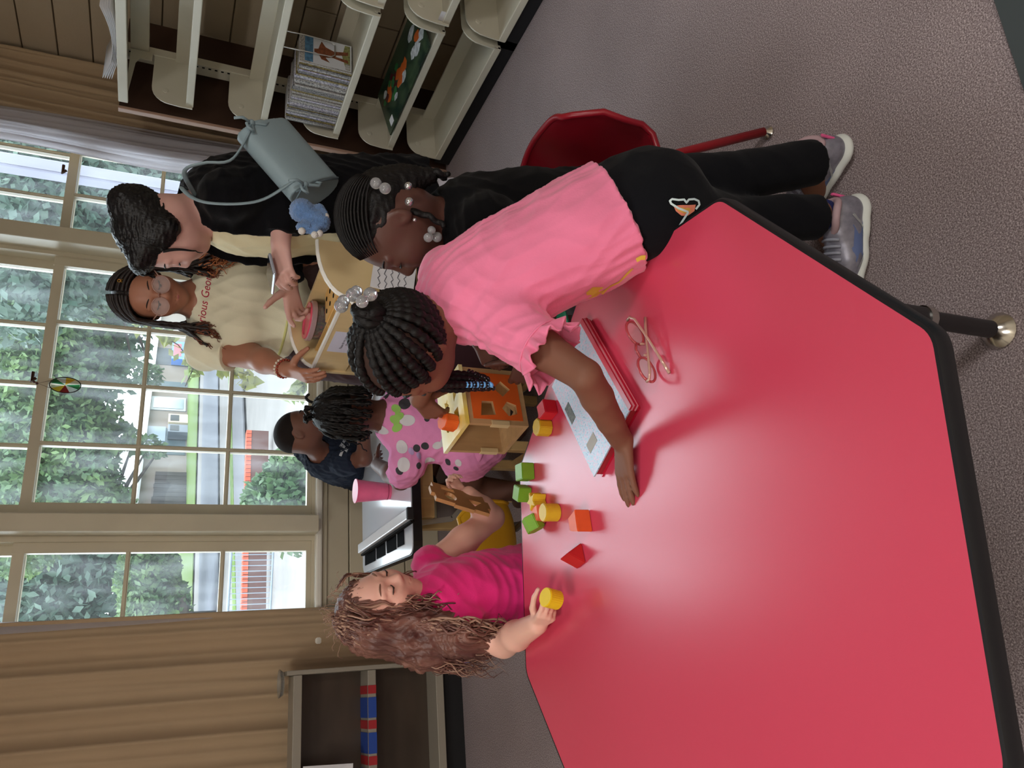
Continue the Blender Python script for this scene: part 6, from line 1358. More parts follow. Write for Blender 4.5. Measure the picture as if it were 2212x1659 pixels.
# ------------------------------------------------------------------ the woman in the black cardigan
SKF = mat('rosy_fair_skin', (214, 168, 158), .5, .4, sss=.1, var=.05, vscale=5)
P3 = thing('person', (1.50, 2.17, 0), 'dark-haired woman in a black cardigan over a pale yellow shirt, holding a phone', 'person')
def woman_black():
    B = frame((-.72, .55, -.40), (-.42, .06, .905)); hh = .232; C = Vector((1.272, 2.15, 1.456))
    pel = Vector((1.470, 2.17, .92)); N = Vector((1.376, 2.165, 1.362)); sp = (N-pel).normalized(); fw = Vector((-.92, .30, 0)); lat = sp.cross(fw).normalized(); fw = lat.cross(sp)*-1 if lat.cross(sp).x > 0 else lat.cross(sp)
    Ls = at_y(455, 405, 1.99); Ls = N-sp*.055+lat*.18; Rs = N-sp*.055-lat*.18; Le = at_y(618, 392, 1.99); Lw = at_y(606, 522, 2.06); Re = Vector((1.40, 2.36, 1.08)); Rw = at_y(624, 614, 2.36)
    s = Sdf(); L = add_head(s, C, B, hh, nose=.95)
    s.cap(L(0, -.13, -.22), N-sp*.02, .056, .062, .03).cap(N-sp*.02, N-sp*.08, .064, .10, .03, w=lat, flat=.7).cap(Ls, Rs, .055, .055, .03)
    s.limb([pel, pel*.5+N*.5, N-sp*.12], [.155, .135, .14], .05, w=lat, flat=.72)
    for a, b, c in ((Ls, Le, Lw), (Rs, Re, Rw)): s.limb([a, b], [.052, .042], .02).limb([b, b*.6+c*.4, c], [.042, .041, .028], .02)
    add_hand(s, Lw, at_y(610, 580, 2.08)-Lw, Vector((-.1, -.75, .65)), 1, .178, curls=[(28, 34, 20), (32, 38, 22), (36, 40, 22), (38, 40, 22)], spread=3, tang=36, tdrop=30, tcurl=(8, 22))
    fr_ = at_y(636, 668, 2.38)-Rw; add_hand(s, Rw, fr_, Vector((.45, .75, .45)), -1, .178, curls=[(14, 20, 12), (34, 40, 24), (46, 50, 28), (40, 46, 26)], spread=12, tang=62, tdrop=4, tcurl=(2, 6))
    hL = pel+lat*.075; hR = pel-lat*.075; 
    for h_, sd in ((hL, 1), (hR, -1)): k_ = Vector((1.54, 2.17, .49))+lat*.1*sd; a_ = Vector((1.60, 2.17, .09))+lat*.1*sd; s.limb([h_, k_, a_], [.10, .066, .042], .03).cap(a_, a_+Vector((-.12, .04, -.06)), .04, .03, .02)
    part('body', s.mesh('body', .0052), SKF, P3)
    # shirt under the cardigan, white trousers
    g = Sdf(); YT = mat('pale_yellow_tee', (238, 232, 196), .85, .15, bump=.1, bscale=220, var=.04, vscale=8); sf = fw*.022
    g.limb([pel+sf+sp*.02, pel*.5+N*.5+sf, N-sp*.13+sf], [.168, .150, .148], .05, w=lat, flat=.78, cuts=[(pel+sp*.05, -sp)]); g.cap(N-sp*.12+sf, N-sp*.03, .13, .085, .03, w=lat, flat=.8)
    nd = (L(0, -.13, -.22)-N).normalized(); g.cap(N-nd*.05+fw*.02, N+nd*.1+fw*.02, .066, .085, .01, sub=True)
    me = g.mesh('shirt', .0058); wrinkle(me, .008, .08, sp, 8, 3); part('shirt', me, YT, P3)
    t = Sdf(); t.limb([pel+sp*.06, pel-sp*.10], [.150, .150], .04, w=lat, flat=.86, cuts=[(pel+sp*.06, sp)])
    for h_, sd in ((hL, 1), (hR, -1)): k_ = Vector((1.54, 2.17, .49))+lat*.1*sd; a_ = Vector((1.60, 2.17, .09))+lat*.1*sd; t.limb([h_, k_], [.098, .085], .03).cap(k_, a_, .085, .072, .03, cuts=[(a_, (0, 0, -1))])
    me = t.mesh('trousers', .009); wrinkle(me, .006, .1, None, 9); part('trousers', me, mat('lilac_white_denim', (206, 206, 220), .85, .2, bump=.1, bscale=200), P3)
    c = Sdf(); CB = mat('black_knit', (10, 10, 14), .9, .12, bump=.15, bscale=240, sheen=.05)
    c.limb([pel-sp*.32, pel*.5+N*.5, N-sp*.11], [.192, .184, .178], .05, w=lat, flat=.92, cuts=[(pel-sp*.26, -sp)]); c.cap(Ls, Rs, .068, .068, .04).cap(N-sp*.10, N-sp*.02, .12, .076, .03, w=lat, flat=.85)
    for a, b, e in ((Ls, Le, Lw), (Rs, Re, Rw)): d_ = (e-b).normalized(); w_ = b+(e-b)*.86; c.cap(a, b, .070, .056, .03).cap(b, w_+d_*.05, .056, .046, .02, cuts=[(w_, d_)])
    # open front: cut a wedge out along the front
    fo = pel*.5+N*.5+fw*.15; c.limb([pel-sp*.34+fw*.185+lat*.06, pel*.5+N*.5+fw*.175+lat*.06, N-sp*.02+fw*.10+lat*.02], [.11, .10, .09], .01, sub=True)
    c.cap(N-nd*.05, N+nd*.1, .070, .082, .01, sub=True)
    me = c.mesh('cardigan', .0062); wrinkle(me, .009, .085, sp*.4+lat, 10, 2.5); part('cardigan', me, CB, P3)
    for a_, sd in ((Vector((1.60, 2.17, .09))+lat*.1, 0), (Vector((1.60, 2.17, .09))-lat*.1, 1)):
        e = bpy.data.objects.new('shoe', None); COL.objects.link(e); e.location = (a_.x, a_.y, 0); put(e, P3)
        shoe(e, (a_.x+.07, a_.y-.02, 0), (a_.x-.18, a_.y+.06, 0), .095, dict(sole=mat('white_sole', (214, 218, 214)), upper=mat('black_canvas', (30, 30, 32), .8), collar=mat('black_canvas', (30, 30, 32)), panel=mat('black_canvas', (30, 30, 32)), stripe=mat('white_paper', (222, 222, 226)), lace=mat('grey_lace', (150, 152, 166)), tab=mat('black_canvas', (30, 30, 32))))
    NL = mat('teal_nail', (88, 164, 176), .2, .6)
    R_ = np.array(B); BKH = mat('glossy_black_hair', (10, 8, 11), .4, .35, bump=.5, bscale=160, stretch=(1, 1, .25)); h = Sdf()
    h.ell(L(0, -.09, .135), R_, [.392*hh, .445*hh, .415*hh], .01, cuts=[(L(0, .25, .20), B @ Vector((0, .74, -.67))), (L(0, -.1, -.24), B @ Vector((0, .5, -.87)))])
    h.cap(L(0, -.44, .20), L(0, -.48, .26), .17*hh, .15*hh, .05).cap(L(.1, -.44, .12), L(-.10, -.47, .30), .10*hh, .11*hh, .05).cap(L(-.33, .0, .05), L(-.36, -.06, -.06), .10*hh, .08*hh, .05)
    h.cap(L(-.22, .24, .40), L(.12, .34, .36), .12*hh, .12*hh, .04)
    me = h.mesh('hair', .0042); wrinkle(me, .005, .02, B @ Vector((0, 1, .1)), 14, 7); part('hair', me, BKH, P3)
    st_ = MB()
    for i in range(0):
        r = random.Random(i); a0 = L(-.30+.1*r.random(), -.30+.2*r.random(), -.12); st_.tube(wavy(a0, [L(-.27, -.25+.1*r.random(), -.26), L(-.24+.1*r.random(), -.2+.15*r.random(), -.42)], 10, .006, .05, i), .0009, 4)
    st_.tube(wavy(L(-.33, .18, .12), [L(-.36, .22, -.10), L(-.28, .30, -.26), L(-.2, .34, -.34)], 20, .002, .09, 3), [.005-.004*i/20 for i in range(21)], 6)
    for i in range(14):
        r = random.Random(40+i); a0 = L(.1*r.random()-.12, .30, .46); st_.tube(wavy(a0, [L(-.02+.1*r.random(), .42, .40), L(.02+.1*r.random(), .46+.05*r.random(), .26)], 10, .004, .05, i), .0014, 4)
    obj('loose_strands', st_, BKH, P3, smooth='all')
    obj('hair_clip', MB().tube([L(-.08, -.52, .14), L(-.04, -.57, .22), L(.05, -.55, .32)], .006, 6), mat('pale_clip', (220, 220, 218), .2), P3, smooth='all')
    face_bits(P3, L, hh, BKH, LASH, mat('lips_pink', (190, 104, 104), .35))
    return dict(Ls=Ls, Rs=Rs, sp=sp, lat=lat, fw=fw, N=N, Lw=Lw, pel=pel)
W3 = woman_black()
# phone in her near hand
ph0, ph1 = at_y(590, 566, 2.04), at_y(586, 604, 2.16); d_ = (ph1-ph0).normalized(); pz = Vector((-.25, .1, .96)); pz = (pz-d_*pz.dot(d_)).normalized(); px_ = d_.cross(pz); Rp = Matrix((d_, px_, pz)).transposed(); pc = (ph0+ph1)/2+Vector((0, .02, .0))
ph = obj('phone_case', MB().box(pc, (.145, .07, .009), Rp, .004), mat('silver_phone', (186, 192, 204), .2, .5, metal=.6)); tag(ph, 'slim silver phone held by the woman in the black cardigan', 'phone')
obj('screen', MB().box(pc+pz*.0047, (.132, .062, .0006), Rp), mat('phone_screen', (24, 28, 34), .08, .6), ph)
# handbag on her shoulder
BAG = mat('blue_grey_leather', (136, 156, 164), .5, .4, bump=.08, bscale=300); BAGD = mat('blue_grey_seam', (112, 132, 140), .5)
hb = thing('handbag', at_y(640, 320, 1.86), 'blue grey leather handbag with tied side bows hanging from the cardigan shoulder', 'handbag')
q0, q1, q2, q3 = at_y(556, 300, 1.84), at_y(592, 228, 1.92), at_y(722, 392, 1.92), at_y(664, 408, 1.84)   # open edge near, bottom edge far
mid = (q0+q1+q2+q3)/4; lx_ = ((q2-q1)+(q3-q0)).normalized(); hy = ((q1-q0)+(q2-q3)); hy = (hy-lx_*hy.dot(lx_)).normalized(); nz_ = lx_.cross(hy)
if nz_.y > 0: nz_ = -nz_
Lb = (((q2-q1).length+(q3-q0).length)/2); Hb = ((q1-q0).length+(q2-q3).length)/2
bs = Sdf(); 
bg_ = []
def bp(a, b, c): return mid+lx_*a+hy*b+nz_*c
for a in (-.46, 0, .46):
    pass
bs.limb([bp(-.44*Lb, -.42*Hb, -.03), bp(.44*Lb, -.42*Hb, -.03)], [.022, .022], .04); bs.limb([bp(-.43*Lb, .36*Hb, -.045), bp(.43*Lb, .36*Hb, -.045)], [.05, .05], .04)
bs.limb([bp(-.44*Lb, 0, -.035), bp(.44*Lb, 0, -.035)], [.044, .044], .05); bs.limb([bp(-.43*Lb, .2*Hb, -.04), bp(.43*Lb, .2*Hb, -.04)], [.05, .05], .05); bs.limb([bp(-.44*Lb, -.2*Hb, -.033), bp(.44*Lb, -.2*Hb, -.033)], [.035, .035], .05)
part('bag_body', bs.mesh('bag_body', .004, cuts=[(bp(-.47*Lb, 0, 0), -lx_), (bp(.47*Lb, 0, 0), lx_)]), BAG, hb)
obj('seam', MB().tube([bp(-.46*Lb, .52*Hb, -.02), bp(0, .54*Hb, -.018), bp(.46*Lb, .52*Hb, -.02)], .004, 6).tube([bp(.465*Lb, -.5*Hb, -.02), bp(.468*Lb, 0, .012), bp(.465*Lb, .45*Hb, .010)], .004, 6), BAGD, hb, smooth='all')
for a in (-.47, .47):
    k = bp(a*Lb, -.40*Hb, .005); o = obj('side_bow', MB().ball(k, (.010, .010, .010), 10, 8).tube([k, k+hy*.03+lx_*.02+nz_*.012, k+hy*.055+lx_*.012+nz_*.01, k+hy*.045-lx_*.006, k], .0042, 6).tube([k, k-hy*.02+lx_*.03, k-hy*.035+lx_*.018+nz_*.005, k-hy*.02, k], .0042, 6).tube([k, k-hy*.03-lx_*.012+nz_*.01, k-hy*.05-lx_*.02], .004, 6), BAG, hb, smooth='all')
sh_top = W3['Ls']+W3['sp']*.068-W3['lat']*.06
st1 = bp(-.40*Lb, -.46*Hb, -.005); st2 = bp(.36*Lb, -.46*Hb, -.005)
sA = [st1, at_y(500, 345, 1.86), at_y(440, 352, 1.88), at_y(398, 372, 1.93), sh_top+Vector((0, 0, .006)), at_y(392, 405, 1.96), at_y(412, 425, 1.93), at_y(450, 438, 1.90), at_y(520, 440, 1.88), at_y(575, 428, 1.87), st2]
P_ = wavy(sA[0], sA[1:], 60, 0, .1, 1); obj('strap', MB().tube(P_, .0068, 8, flat=.5), BAG, hb, smooth='all')
# blue plush hanging from the bag
pz0 = at_y(672, 462, 1.86); pl_ = thing('plush_charm', pz0, 'fluffy light blue plush charm hanging from the blue grey handbag', 'plush toy')
FUR = mat('blue_plush_fur', (112, 152, 208), .95, .1, bump=1, bscale=420, var=.2, vscale=120, sheen=.5)
ps = Sdf(); c0_ = at_y(652, 455, 1.86); c1_ = at_y(684, 476, 1.86)
ps.cap(c0_, c0_+(c1_-c0_)*.2, .034, .032, .01).cap(c1_, c1_+Vector((-.005, 0, -.01)), .030, .028, .012)
for x, y in ((664, 494), (682, 502), (698, 462), (690, 450), (650, 490)): ps.cap(c1_, at_y(x, y, 1.85), .016, .014, .01)
me = ps.mesh('plush_body', .0035); wrinkle(me, .004, .008, None, 3); part('plush_body', me, FUR, pl_)
PW = mat('white_plush', (222, 218, 214), .95, bump=.6, bscale=400)
for x, y in ((652, 499), (680, 507), (690, 504), (703, 467)): obj('paw', MB().ball(at_y(x, y, 1.845), .010, 10, 8), PW, pl_, smooth='all')
obj('cord', MB().tube([bp(.47*Lb, -.42*Hb, .005), c0_+Vector((0, 0, .03))], .002, 5), BAGD, pl_)

# ------------------------------------------------------------------ the woman with long braids
SKW = mat('warm_brown_skin', (172, 118, 94), .45, .45, sss=.08, var=.06, vscale=5)
P4 = thing('person', (1.30, 2.83, 0), 'woman with long curly-ended braids and glasses in a pale yellow lettered shirt', 'person')
def woman_braids():
    B = frame((-.40, -.88, -.25), (-.14, -.2, .965)); hh = .224; C = Vector((1.349, 2.72, 1.486))
    pel = Vector((1.365, 2.80, .89)); N = Vector((1.385, 2.775, 1.335)); sp = (N-pel).normalized(); fw = Vector((-.38, -.92, 0)).normalized(); lat = sp.cross(fw).normalized(); fw = lat.cross(sp)
    Ls = N-sp*.055+lat*.165; Rs = N-sp*.055-lat*.185; Re = at_y(540, 768, 2.74); Rw = at_y(622, 799, 2.57); Le = Vector((1.60, 2.76, 1.05)); Lw = Vector((1.55, 2.66, .86))
    s = Sdf(); L = add_head(s, C, B, hh, nose=1.15)
    s.cap(L(0, -.13, -.22), N-sp*.02, .054, .062, .03).cap(N-sp*.02, N-sp*.08, .062, .10, .03, w=lat, flat=.7).cap(Ls, Rs, .054, .054, .03)
    s.limb([pel, pel*.5+N*.5, N-sp*.12], [.165, .145, .14], .05, w=lat, flat=.75)
    s.limb([Ls, Le], [.055, .042], .02).limb([Le, Lw], [.042, .028], .02).limb([Rs, Re], [.057, .045], .02).limb([Re, Re*.6+Rw*.4, Rw], [.045, .043, .027], .02)
    add_hand(s, Rw, at_y(685, 822, 2.47)-Rw, Vector((-.75, .1, .65)), -1, .178, curls=[(12, 10, 8), (16, 14, 10), (20, 16, 10), (26, 20, 12)], spread=9, tang=44, tdrop=24, tcurl=(6, 8)); add_hand(s, Lw, (-.1, -.2, -.9), (.8, .2, 0), 1, .17)
    for sd in (1, -1): k_ = Vector((1.30, 2.82, .48))+lat*.105*sd; a_ = Vector((1.31, 2.86, .08))+lat*.105*sd; s.limb([pel+lat*.1*sd, k_, a_], [.12, .075, .045], .03).cap(a_, a_+fw*.14+Vector((0, 0, -.05)), .04, .03, .02)
    part('body', s.mesh('body', .0052), SKW, P4)
    g = Sdf(); YS = mat('lemon_tee', (246, 243, 216), .85, .15, bump=.1, bscale=240, var=.04, vscale=6); YL = mat('lemon_hem', (226, 226, 150), .85)
    hem = pel+sp*.135
    g.limb([pel+sp*.0, pel*.6+N*.4, pel*.38+N*.62, N-sp*.11], [.190, .168, .160, .140], .05, w=lat, flat=.84, cuts=[(hem, -sp)])
    for q in (-1, 1): g.ell(pel*.36+N*.64+fw*.10+lat*.075*q, np.array(Matrix((lat, fw, sp)).transposed()), [.088, .075, .085], .05)
    g.ell(pel+sp*.12+fw*.07, np.array(Matrix((lat, fw, sp)).transposed()), [.15, .11, .10], .06)
    g.cap(Ls, Rs, .066, .066, .04).cap(N-sp*.08, N-sp*.015, .10, .072, .03, w=lat, flat=.85)
    for a, b, q in ((Ls, Le, .45), (Rs, Re, .58)): d_ = (b-a).normalized(); c_ = a+(b-a)*q; g.cap(a, c_+d_*.05, .068, .070, .03, cuts=[(c_, d_)])
    nd = (L(0, -.13, -.22)-N).normalized(); g.cap(N-nd*.03, N+nd*.08, .060, .066, .006, sub=True)
    me = g.mesh('shirt', .0058); wrinkle(me, .006, .12, sp, 17, 2.5); shirt = part('shirt', me, YS, P4)
    obj('neck_rib', MB().tube([N+nd*.004+(lat*math.cos(a)*.070+(lat.cross(nd)).normalized()*math.sin(a)*.068) for a in [2*math.pi*i/28 for i in range(29)]], .008, 8), YS, shirt, smooth='all')
    bv = bvh_of(shirt); 
    hr = []
    for i in range(49):
        a = 2*math.pi*i/48; d = (lat*math.cos(a)+fw*math.sin(a)); h_ = bv.ray_cast(hem+sp*.006+d*.5, -d)
        if h_[0]: hr.append(h_[0])
    obj('hem_band', MB().tube(hr, .005, 6), YL, shirt, smooth='all')
    o = pel*.30+N*.70+fw*.3; d = -fw; hit = bv.ray_cast(o, d)[0]
    def w2(px, py):
        h_ = bv.ray_cast(Vector((0, 0, H)), ray(px, py))[0]; return h_
    hc = w2(442, 650); RT = mat('red_lettering', (190, 36, 70), .7)
    ex_ = -lat; ex_ = lat; ey_ = sp
    if (U.dot(ex_)) < 0: ex_ = -ex_
    decal_text('Curious George', .037, bv, hc-d*.1, ex_, ey_, d, RT, shirt, shear=.25, curve=.2)
    l = Sdf(); BL = mat('plum_leggings', (74, 54, 56), .75, .25, bump=.06, bscale=300)
    l.limb([hem+sp*.03, pel-sp*.04], [.172, .180], .05, w=lat, flat=.86, cuts=[(hem+sp*.03, sp)])
    for sd in (1, -1): k_ = Vector((1.30, 2.82, .48))+lat*.105*sd; a_ = Vector((1.31, 2.86, .08))+lat*.105*sd; l.limb([pel+lat*.095*sd-sp*.02, k_], [.142, .088], .04).cap(k_, a_, .088, .054, .03, cuts=[(a_, (0, 0, -1))])
    me = l.mesh('leggings', .008); wrinkle(me, .004, .07, lat, 19, 2); part('leggings', me, BL, P4)
    for sd in (1, -1):
        a_ = Vector((1.31, 2.86, 0))+lat*.105*sd; e = bpy.data.objects.new('shoe', None); COL.objects.link(e); e.location = a_; put(e, P4); f2 = Vector((fw.x, fw.y, 0)).normalized()
        shoe(e, a_-f2*.07, a_+f2*.18, .095, dict(sole=mat('white_sole', (214, 218, 214)), upper=mat('black_canvas', (30, 30, 32), .8), collar=mat('black_canvas', (30, 30, 32)), panel=mat('black_canvas', (30, 30, 32)), stripe=mat('white_paper', (222, 222, 226)), lace=mat('grey_lace', (150, 152, 166)), tab=mat('black_canvas', (30, 30, 32))))
    # bracelets
    dw = (Rw-Re).normalized(); x = dw.orthogonal().normalized(); y = dw.cross(x)
    for k, (off, c_) in enumerate(((-.012, (226, 214, 196)), (.0, (150, 60, 40)))):
        b = MB()
        for i in range(18): a = 2*math.pi*i/18; b.ball(Rw+dw*(off-.02)+(x*math.cos(a)+y*math.sin(a))*.032, .0052, 6, 5)
        obj('bracelet', b, mat('bracelet_%d' % k, c_, .4), P4, smooth='all')
    # scalp braids and long braids with curled ends
    BRH = mat('dark_brown_braid', (32, 24, 23), .45, .5, bump=.4, bscale=300); CUR = mat('bronze_curl', (112, 62, 42), .4, .5); GOLDC = mat('golden_curl', (186, 116, 72), .4, .5)
    R_ = np.array(B); h = Sdf(); h.ell(L(0, -.10, .13), R_, [.382*hh, .455*hh, .405*hh], .01, cuts=[(L(0, .20, .27), B @ Vector((0, .80, -.60))), (L(0, -.1, -.25), B @ Vector((0, .3, -1)))])
    part('scalp_hair', h.mesh('scalp_hair', .0045), BRH, P4)
    br = MB(); cu = MB(); go = MB(); rg = random.Random(77)
    def sk(sd, t, yn, gr):      # point on the scalp: t runs from the parting down the side
        return Vector((sd*(.395+gr)*math.sin(t), -.10+(.46+gr)*yn*(1-.12*math.sin(t)), .13+(.42+gr)*math.cos(t)*math.sqrt(max(.05, 1-yn*yn*.85))))
    for i in range(84):
        sd = -1 if i % 2 else 1; yn = .80-1.7*((i//2)/42)+rg.uniform(-.04, .04); front = yn > -.05; gr = rg.choice((.0, .02, .045))
        pts = [sk(sd, t, yn, gr) for t in (.06, .35, .7, 1.05, 1.4)]; r3 = Vector((sd*(.43+.06*rg.random()), -.08+.42*yn+rg.uniform(-.03, .03), -.36)); pts.append(r3)
        if front: r4 = Vector((sd*(.36+.40*rg.random()), .26+rg.uniform(-.08, .16), -.80)); r5 = r4+Vector((sd*rg.uniform(-.02, .22), rg.uniform(.0, .12), -rg.uniform(.2, .75)))
        else: r4 = Vector((sd*rg.uniform(.3, .55), -.30+.1*rg.random(), -.75)); r5 = r4+Vector((sd*.1, -.05, -.45))
        P = wavy(L(*pts[0]), [L(*p) for p in pts[1:]+[r4]], 44, .0012, .03, i, 1.0); br.tube(P, [(.0046+.0014*abs(math.sin(j*1.4))) for j in range(45)], 6)
        for m_ in range(3 if front else 1):
            e = r5+Vector((sd*rg.uniform(-.05, .14), rg.uniform(-.03, .08), rg.uniform(-.15, .08))); tgt = go if (sd < 0 and rg.random() < .5) or rg.random() < .15 else cu
            P2_ = wavy(L(*(r3*.4+r4*.6)), [L(*r4), L(*((r4+e)/2+Vector((rg.uniform(-.06, .06), .04, 0)))), L(*e)], 30, rg.uniform(.005, .011), rg.uniform(.035, .055), 500+i*3+m_, 1.6); tgt.tube(P2_, [.0023-.0013*j/30 for j in range(31)], 5)
    
    for nm_, g_, m_ in (('box_braids', br, BRH), ('bronze_curls', cu, CUR), ('golden_curls', go, GOLDC)): obj(nm_, g_, m_, P4, smooth='all')['kind'] = 'stuff'
    for z_ in (.30, .25): obj('hair_cuff', MB().tube([L(-.18+.02*math.cos(a), .22+.0*a, z_+.20+.02*math.sin(a)) for a in [2*math.pi*i/10 for i in range(11)]], .002, 5), mat('gold_cuff', (214, 170, 90), .25, .5, metal=.9), P4)
    face_bits(P4, L, hh, BRH, LASH, mat('lips_mauve', (160, 84, 84), .35), open_eyes=(-.1, .9, -.75), skin=SKW)
    # round clear glasses
    gls = bpy.data.objects.new('glasses', None); COL.objects.link(gls); gls.location = L(0, .5, 0); put(gls, P4); RIM = mat('rose_clear_rim', (206, 164, 150), .15, .6, trans=.4, coat=.5)
    cs_ = []
    for q in (-1, 1):
        c = (q*.165, .475, -.035); cs_.append(c); P = [L(c[0]+.135*math.cos(a), c[1]-.06*abs(c[0]+.135*math.cos(a))**1.5-.02*math.sin(a), c[2]+.125*math.sin(a)) for a in [2*math.pi*i/26 for i in range(27)]]
        o = obj('rim', MB().tube(P, .0022, 8), RIM, gls, smooth='all'); Pm = P[:-1]; off = (L(0, 1, 0)-L(0, 0, 0)).normalized()*.0005
        obj('lens', MB().add([p-off for p in Pm]+[p+off for p in Pm], [tuple(range(25, -1, -1)), tuple(range(26, 52))]+[(i, (i+1) % 26, 26+(i+1) % 26, 26+i) for i in range(26)]), mat('lens_glass', (245, 240, 242)), o)
        obj('temple', MB().tube([L(q*.30, .43, .0), L(q*.385, .2, .0), L(q*.40, -.05, .03)], .0022, 6), RIM, gls, smooth='all')
    obj('bridge', MB().tube([L(-.035, .485, -.01), L(0, .5, .01), L(.035, .485, -.01)], .0022, 6), RIM, gls, smooth='all')
woman_braids()

# ------------------------------------------------------------------ the boy behind the white table
P5 = thing('person', (1.0, 3.80, 0), 'boy with close-cropped hair in a navy shirt leaning on the white table', 'person')
def boy():
    B = frame((.88, -.36, -.30), (.36, .16, .92)); hh = .212; C = Vector((1.095, 3.40, .850)); SK5 = mat('boy_skin', (112, 74, 60), .48, .4, sss=.06)
    pel = Vector((1.07, 3.86, .50)); N = Vector((1.02, 3.505, .735)); sp = (N-pel).normalized(); fw = Vector((.75, -.6, -.3)); lat = sp.cross(fw).normalized()
    Rs = at_y(745, 1000, 3.42); Re = at_y(786, 990, 3.34); Rw = at_y(786, 905, 3.30); Rf = at_y(790, 852, 3.30); Ls = N-sp*.05+(N-sp*.05-Rs); Le = Vector((1.22, 3.62, .56)); Lw = Vector((1.30, 3.45, .53))
    s = Sdf(); L = add_head(s, C, B, hh, child=True)
    s.cap(L(0, -.13, -.22), N-sp*.01, .044, .050, .03).cap(N-sp*.01, N-sp*.07, .05, .08, .03, w=lat, flat=.7).cap(Ls, Rs, .044, .044, .03)
    s.limb([pel, pel*.5+N*.5, N-sp*.09], [.11, .10, .11], .04, w=lat, flat=.78)
    for a, b, c in ((Rs, Re, Rw), (Ls, Le, Lw)): s.limb([a, b, c], [.040, .034, .024], .02)
    add_hand(s, Rw, Rf-Rw, (-.2, -.6, .6), -1, .135, curls=[(50, 70, 40)]*4, spread=2, tang=35, tdrop=30, tcurl=(30, 40)); add_hand(s, Lw, (.8, -.5, -.05), (0, 0, 1), 1, .13)
    for q in (-1, 1): s.limb([pel+lat*.06*q, Vector((.95, 3.80, .22))+lat*.06*q, Vector((.98, 3.84, .06))+lat*.06*q], [.07, .05, .036], .02).cap(Vector((.98, 3.84, .05))+lat*.06*q, Vector((1.05, 3.80, .025))+lat*.06*q, .03, .025, .02)
    part('body', s.mesh('body', .0055), SK5, P5)
    g = Sdf(); NV = mat('navy_tee', (34, 42, 58), .85, .2, bump=.1, bscale=240)
    g.limb([pel-sp*.02, pel*.5+N*.5, N-sp*.08], [.142, .13, .13], .04, w=lat, flat=.85, cuts=[(pel-sp*.02, -sp)]); g.cap(Ls, Rs, .056, .056, .03).cap(N-sp*.05, N-sp*.012, .085, .064, .03, w=lat, flat=.85)
    for a, b in ((Rs, Re), (Ls, Le)): d_ = (b-a).normalized(); c_ = a+(b-a)*.55; g.cap(a, c_+d_*.05, .058, .062, .03, cuts=[(c_, d_)])
    nd = (L(0, -.13, -.22)-N).normalized(); g.cap(N-nd*.03, N+nd*.08, .052, .058, .006, sub=True)
    me = g.mesh('shirt', .0058); wrinkle(me, .008, .06, None, 23); sh5 = part('shirt', me, NV, P5)
    bv = bvh_of(sh5); WL = mat('white_lettering', (206, 210, 216), .7)
    def w2(px, py): return bv.ray_cast(Vector((0, 0, H)), ray(px, py))[0]
    o = w2(742, 965)
    if o is not None:
        d = ray(742, 965); ex_ = (U-d*U.dot(d)).normalized(); ey_ = ex_.cross(d)*-1; ey_ = ey_ if ey_.dot(V) < 0 else -ey_
        ln = [[(735, 985), (744, 962), (747, 975), (756, 952)], [(735, 965), (744, 952), (750, 945)]]
        r = []
        for q in ln: r.append([((w2(*p)-o).dot(ex_), (w2(*p)-o).dot(ey_)) for p in q if w2(*p) is not None])
        r = [q for q in r if len(q) > 1]
        if r: decal_stroke('lettering', bv, o, ex_, ey_, d, r, .012, WL, sh5)
    t = Sdf(); t.limb([pel+sp*.03, pel-sp*.03], [.118, .122], .03, w=lat, flat=.88)
    for q in (-1, 1): t.cap(pel+lat*.06*q, Vector((.97, 3.82, .10))+lat*.06*q, .088, .062, .03, cuts=[((0, 0, .09), (0, 0, -1))])
    part('trousers', t.mesh('trousers', .006), mat('black_cotton', (23, 24, 30)), P5)
    R_ = np.array(B); h = Sdf(); h.ell(L(0, -.075, .125), R_, [.362*hh, .446*hh, .390*hh], .01, cuts=[(L(0, .26, .16), B @ Vector((0, .86, -.5))), (L(0, -.1, -.12), B @ Vector((0, .25, -1)))])
    part('hair', h.mesh('hair', .0045), mat('cropped_hair', (34, 27, 25), .8, .2, bump=1, bscale=500), P5); face_bits(P5, L, hh, HAIRK, LASH, mat('lips_deep', (92, 50, 48)))
boy()

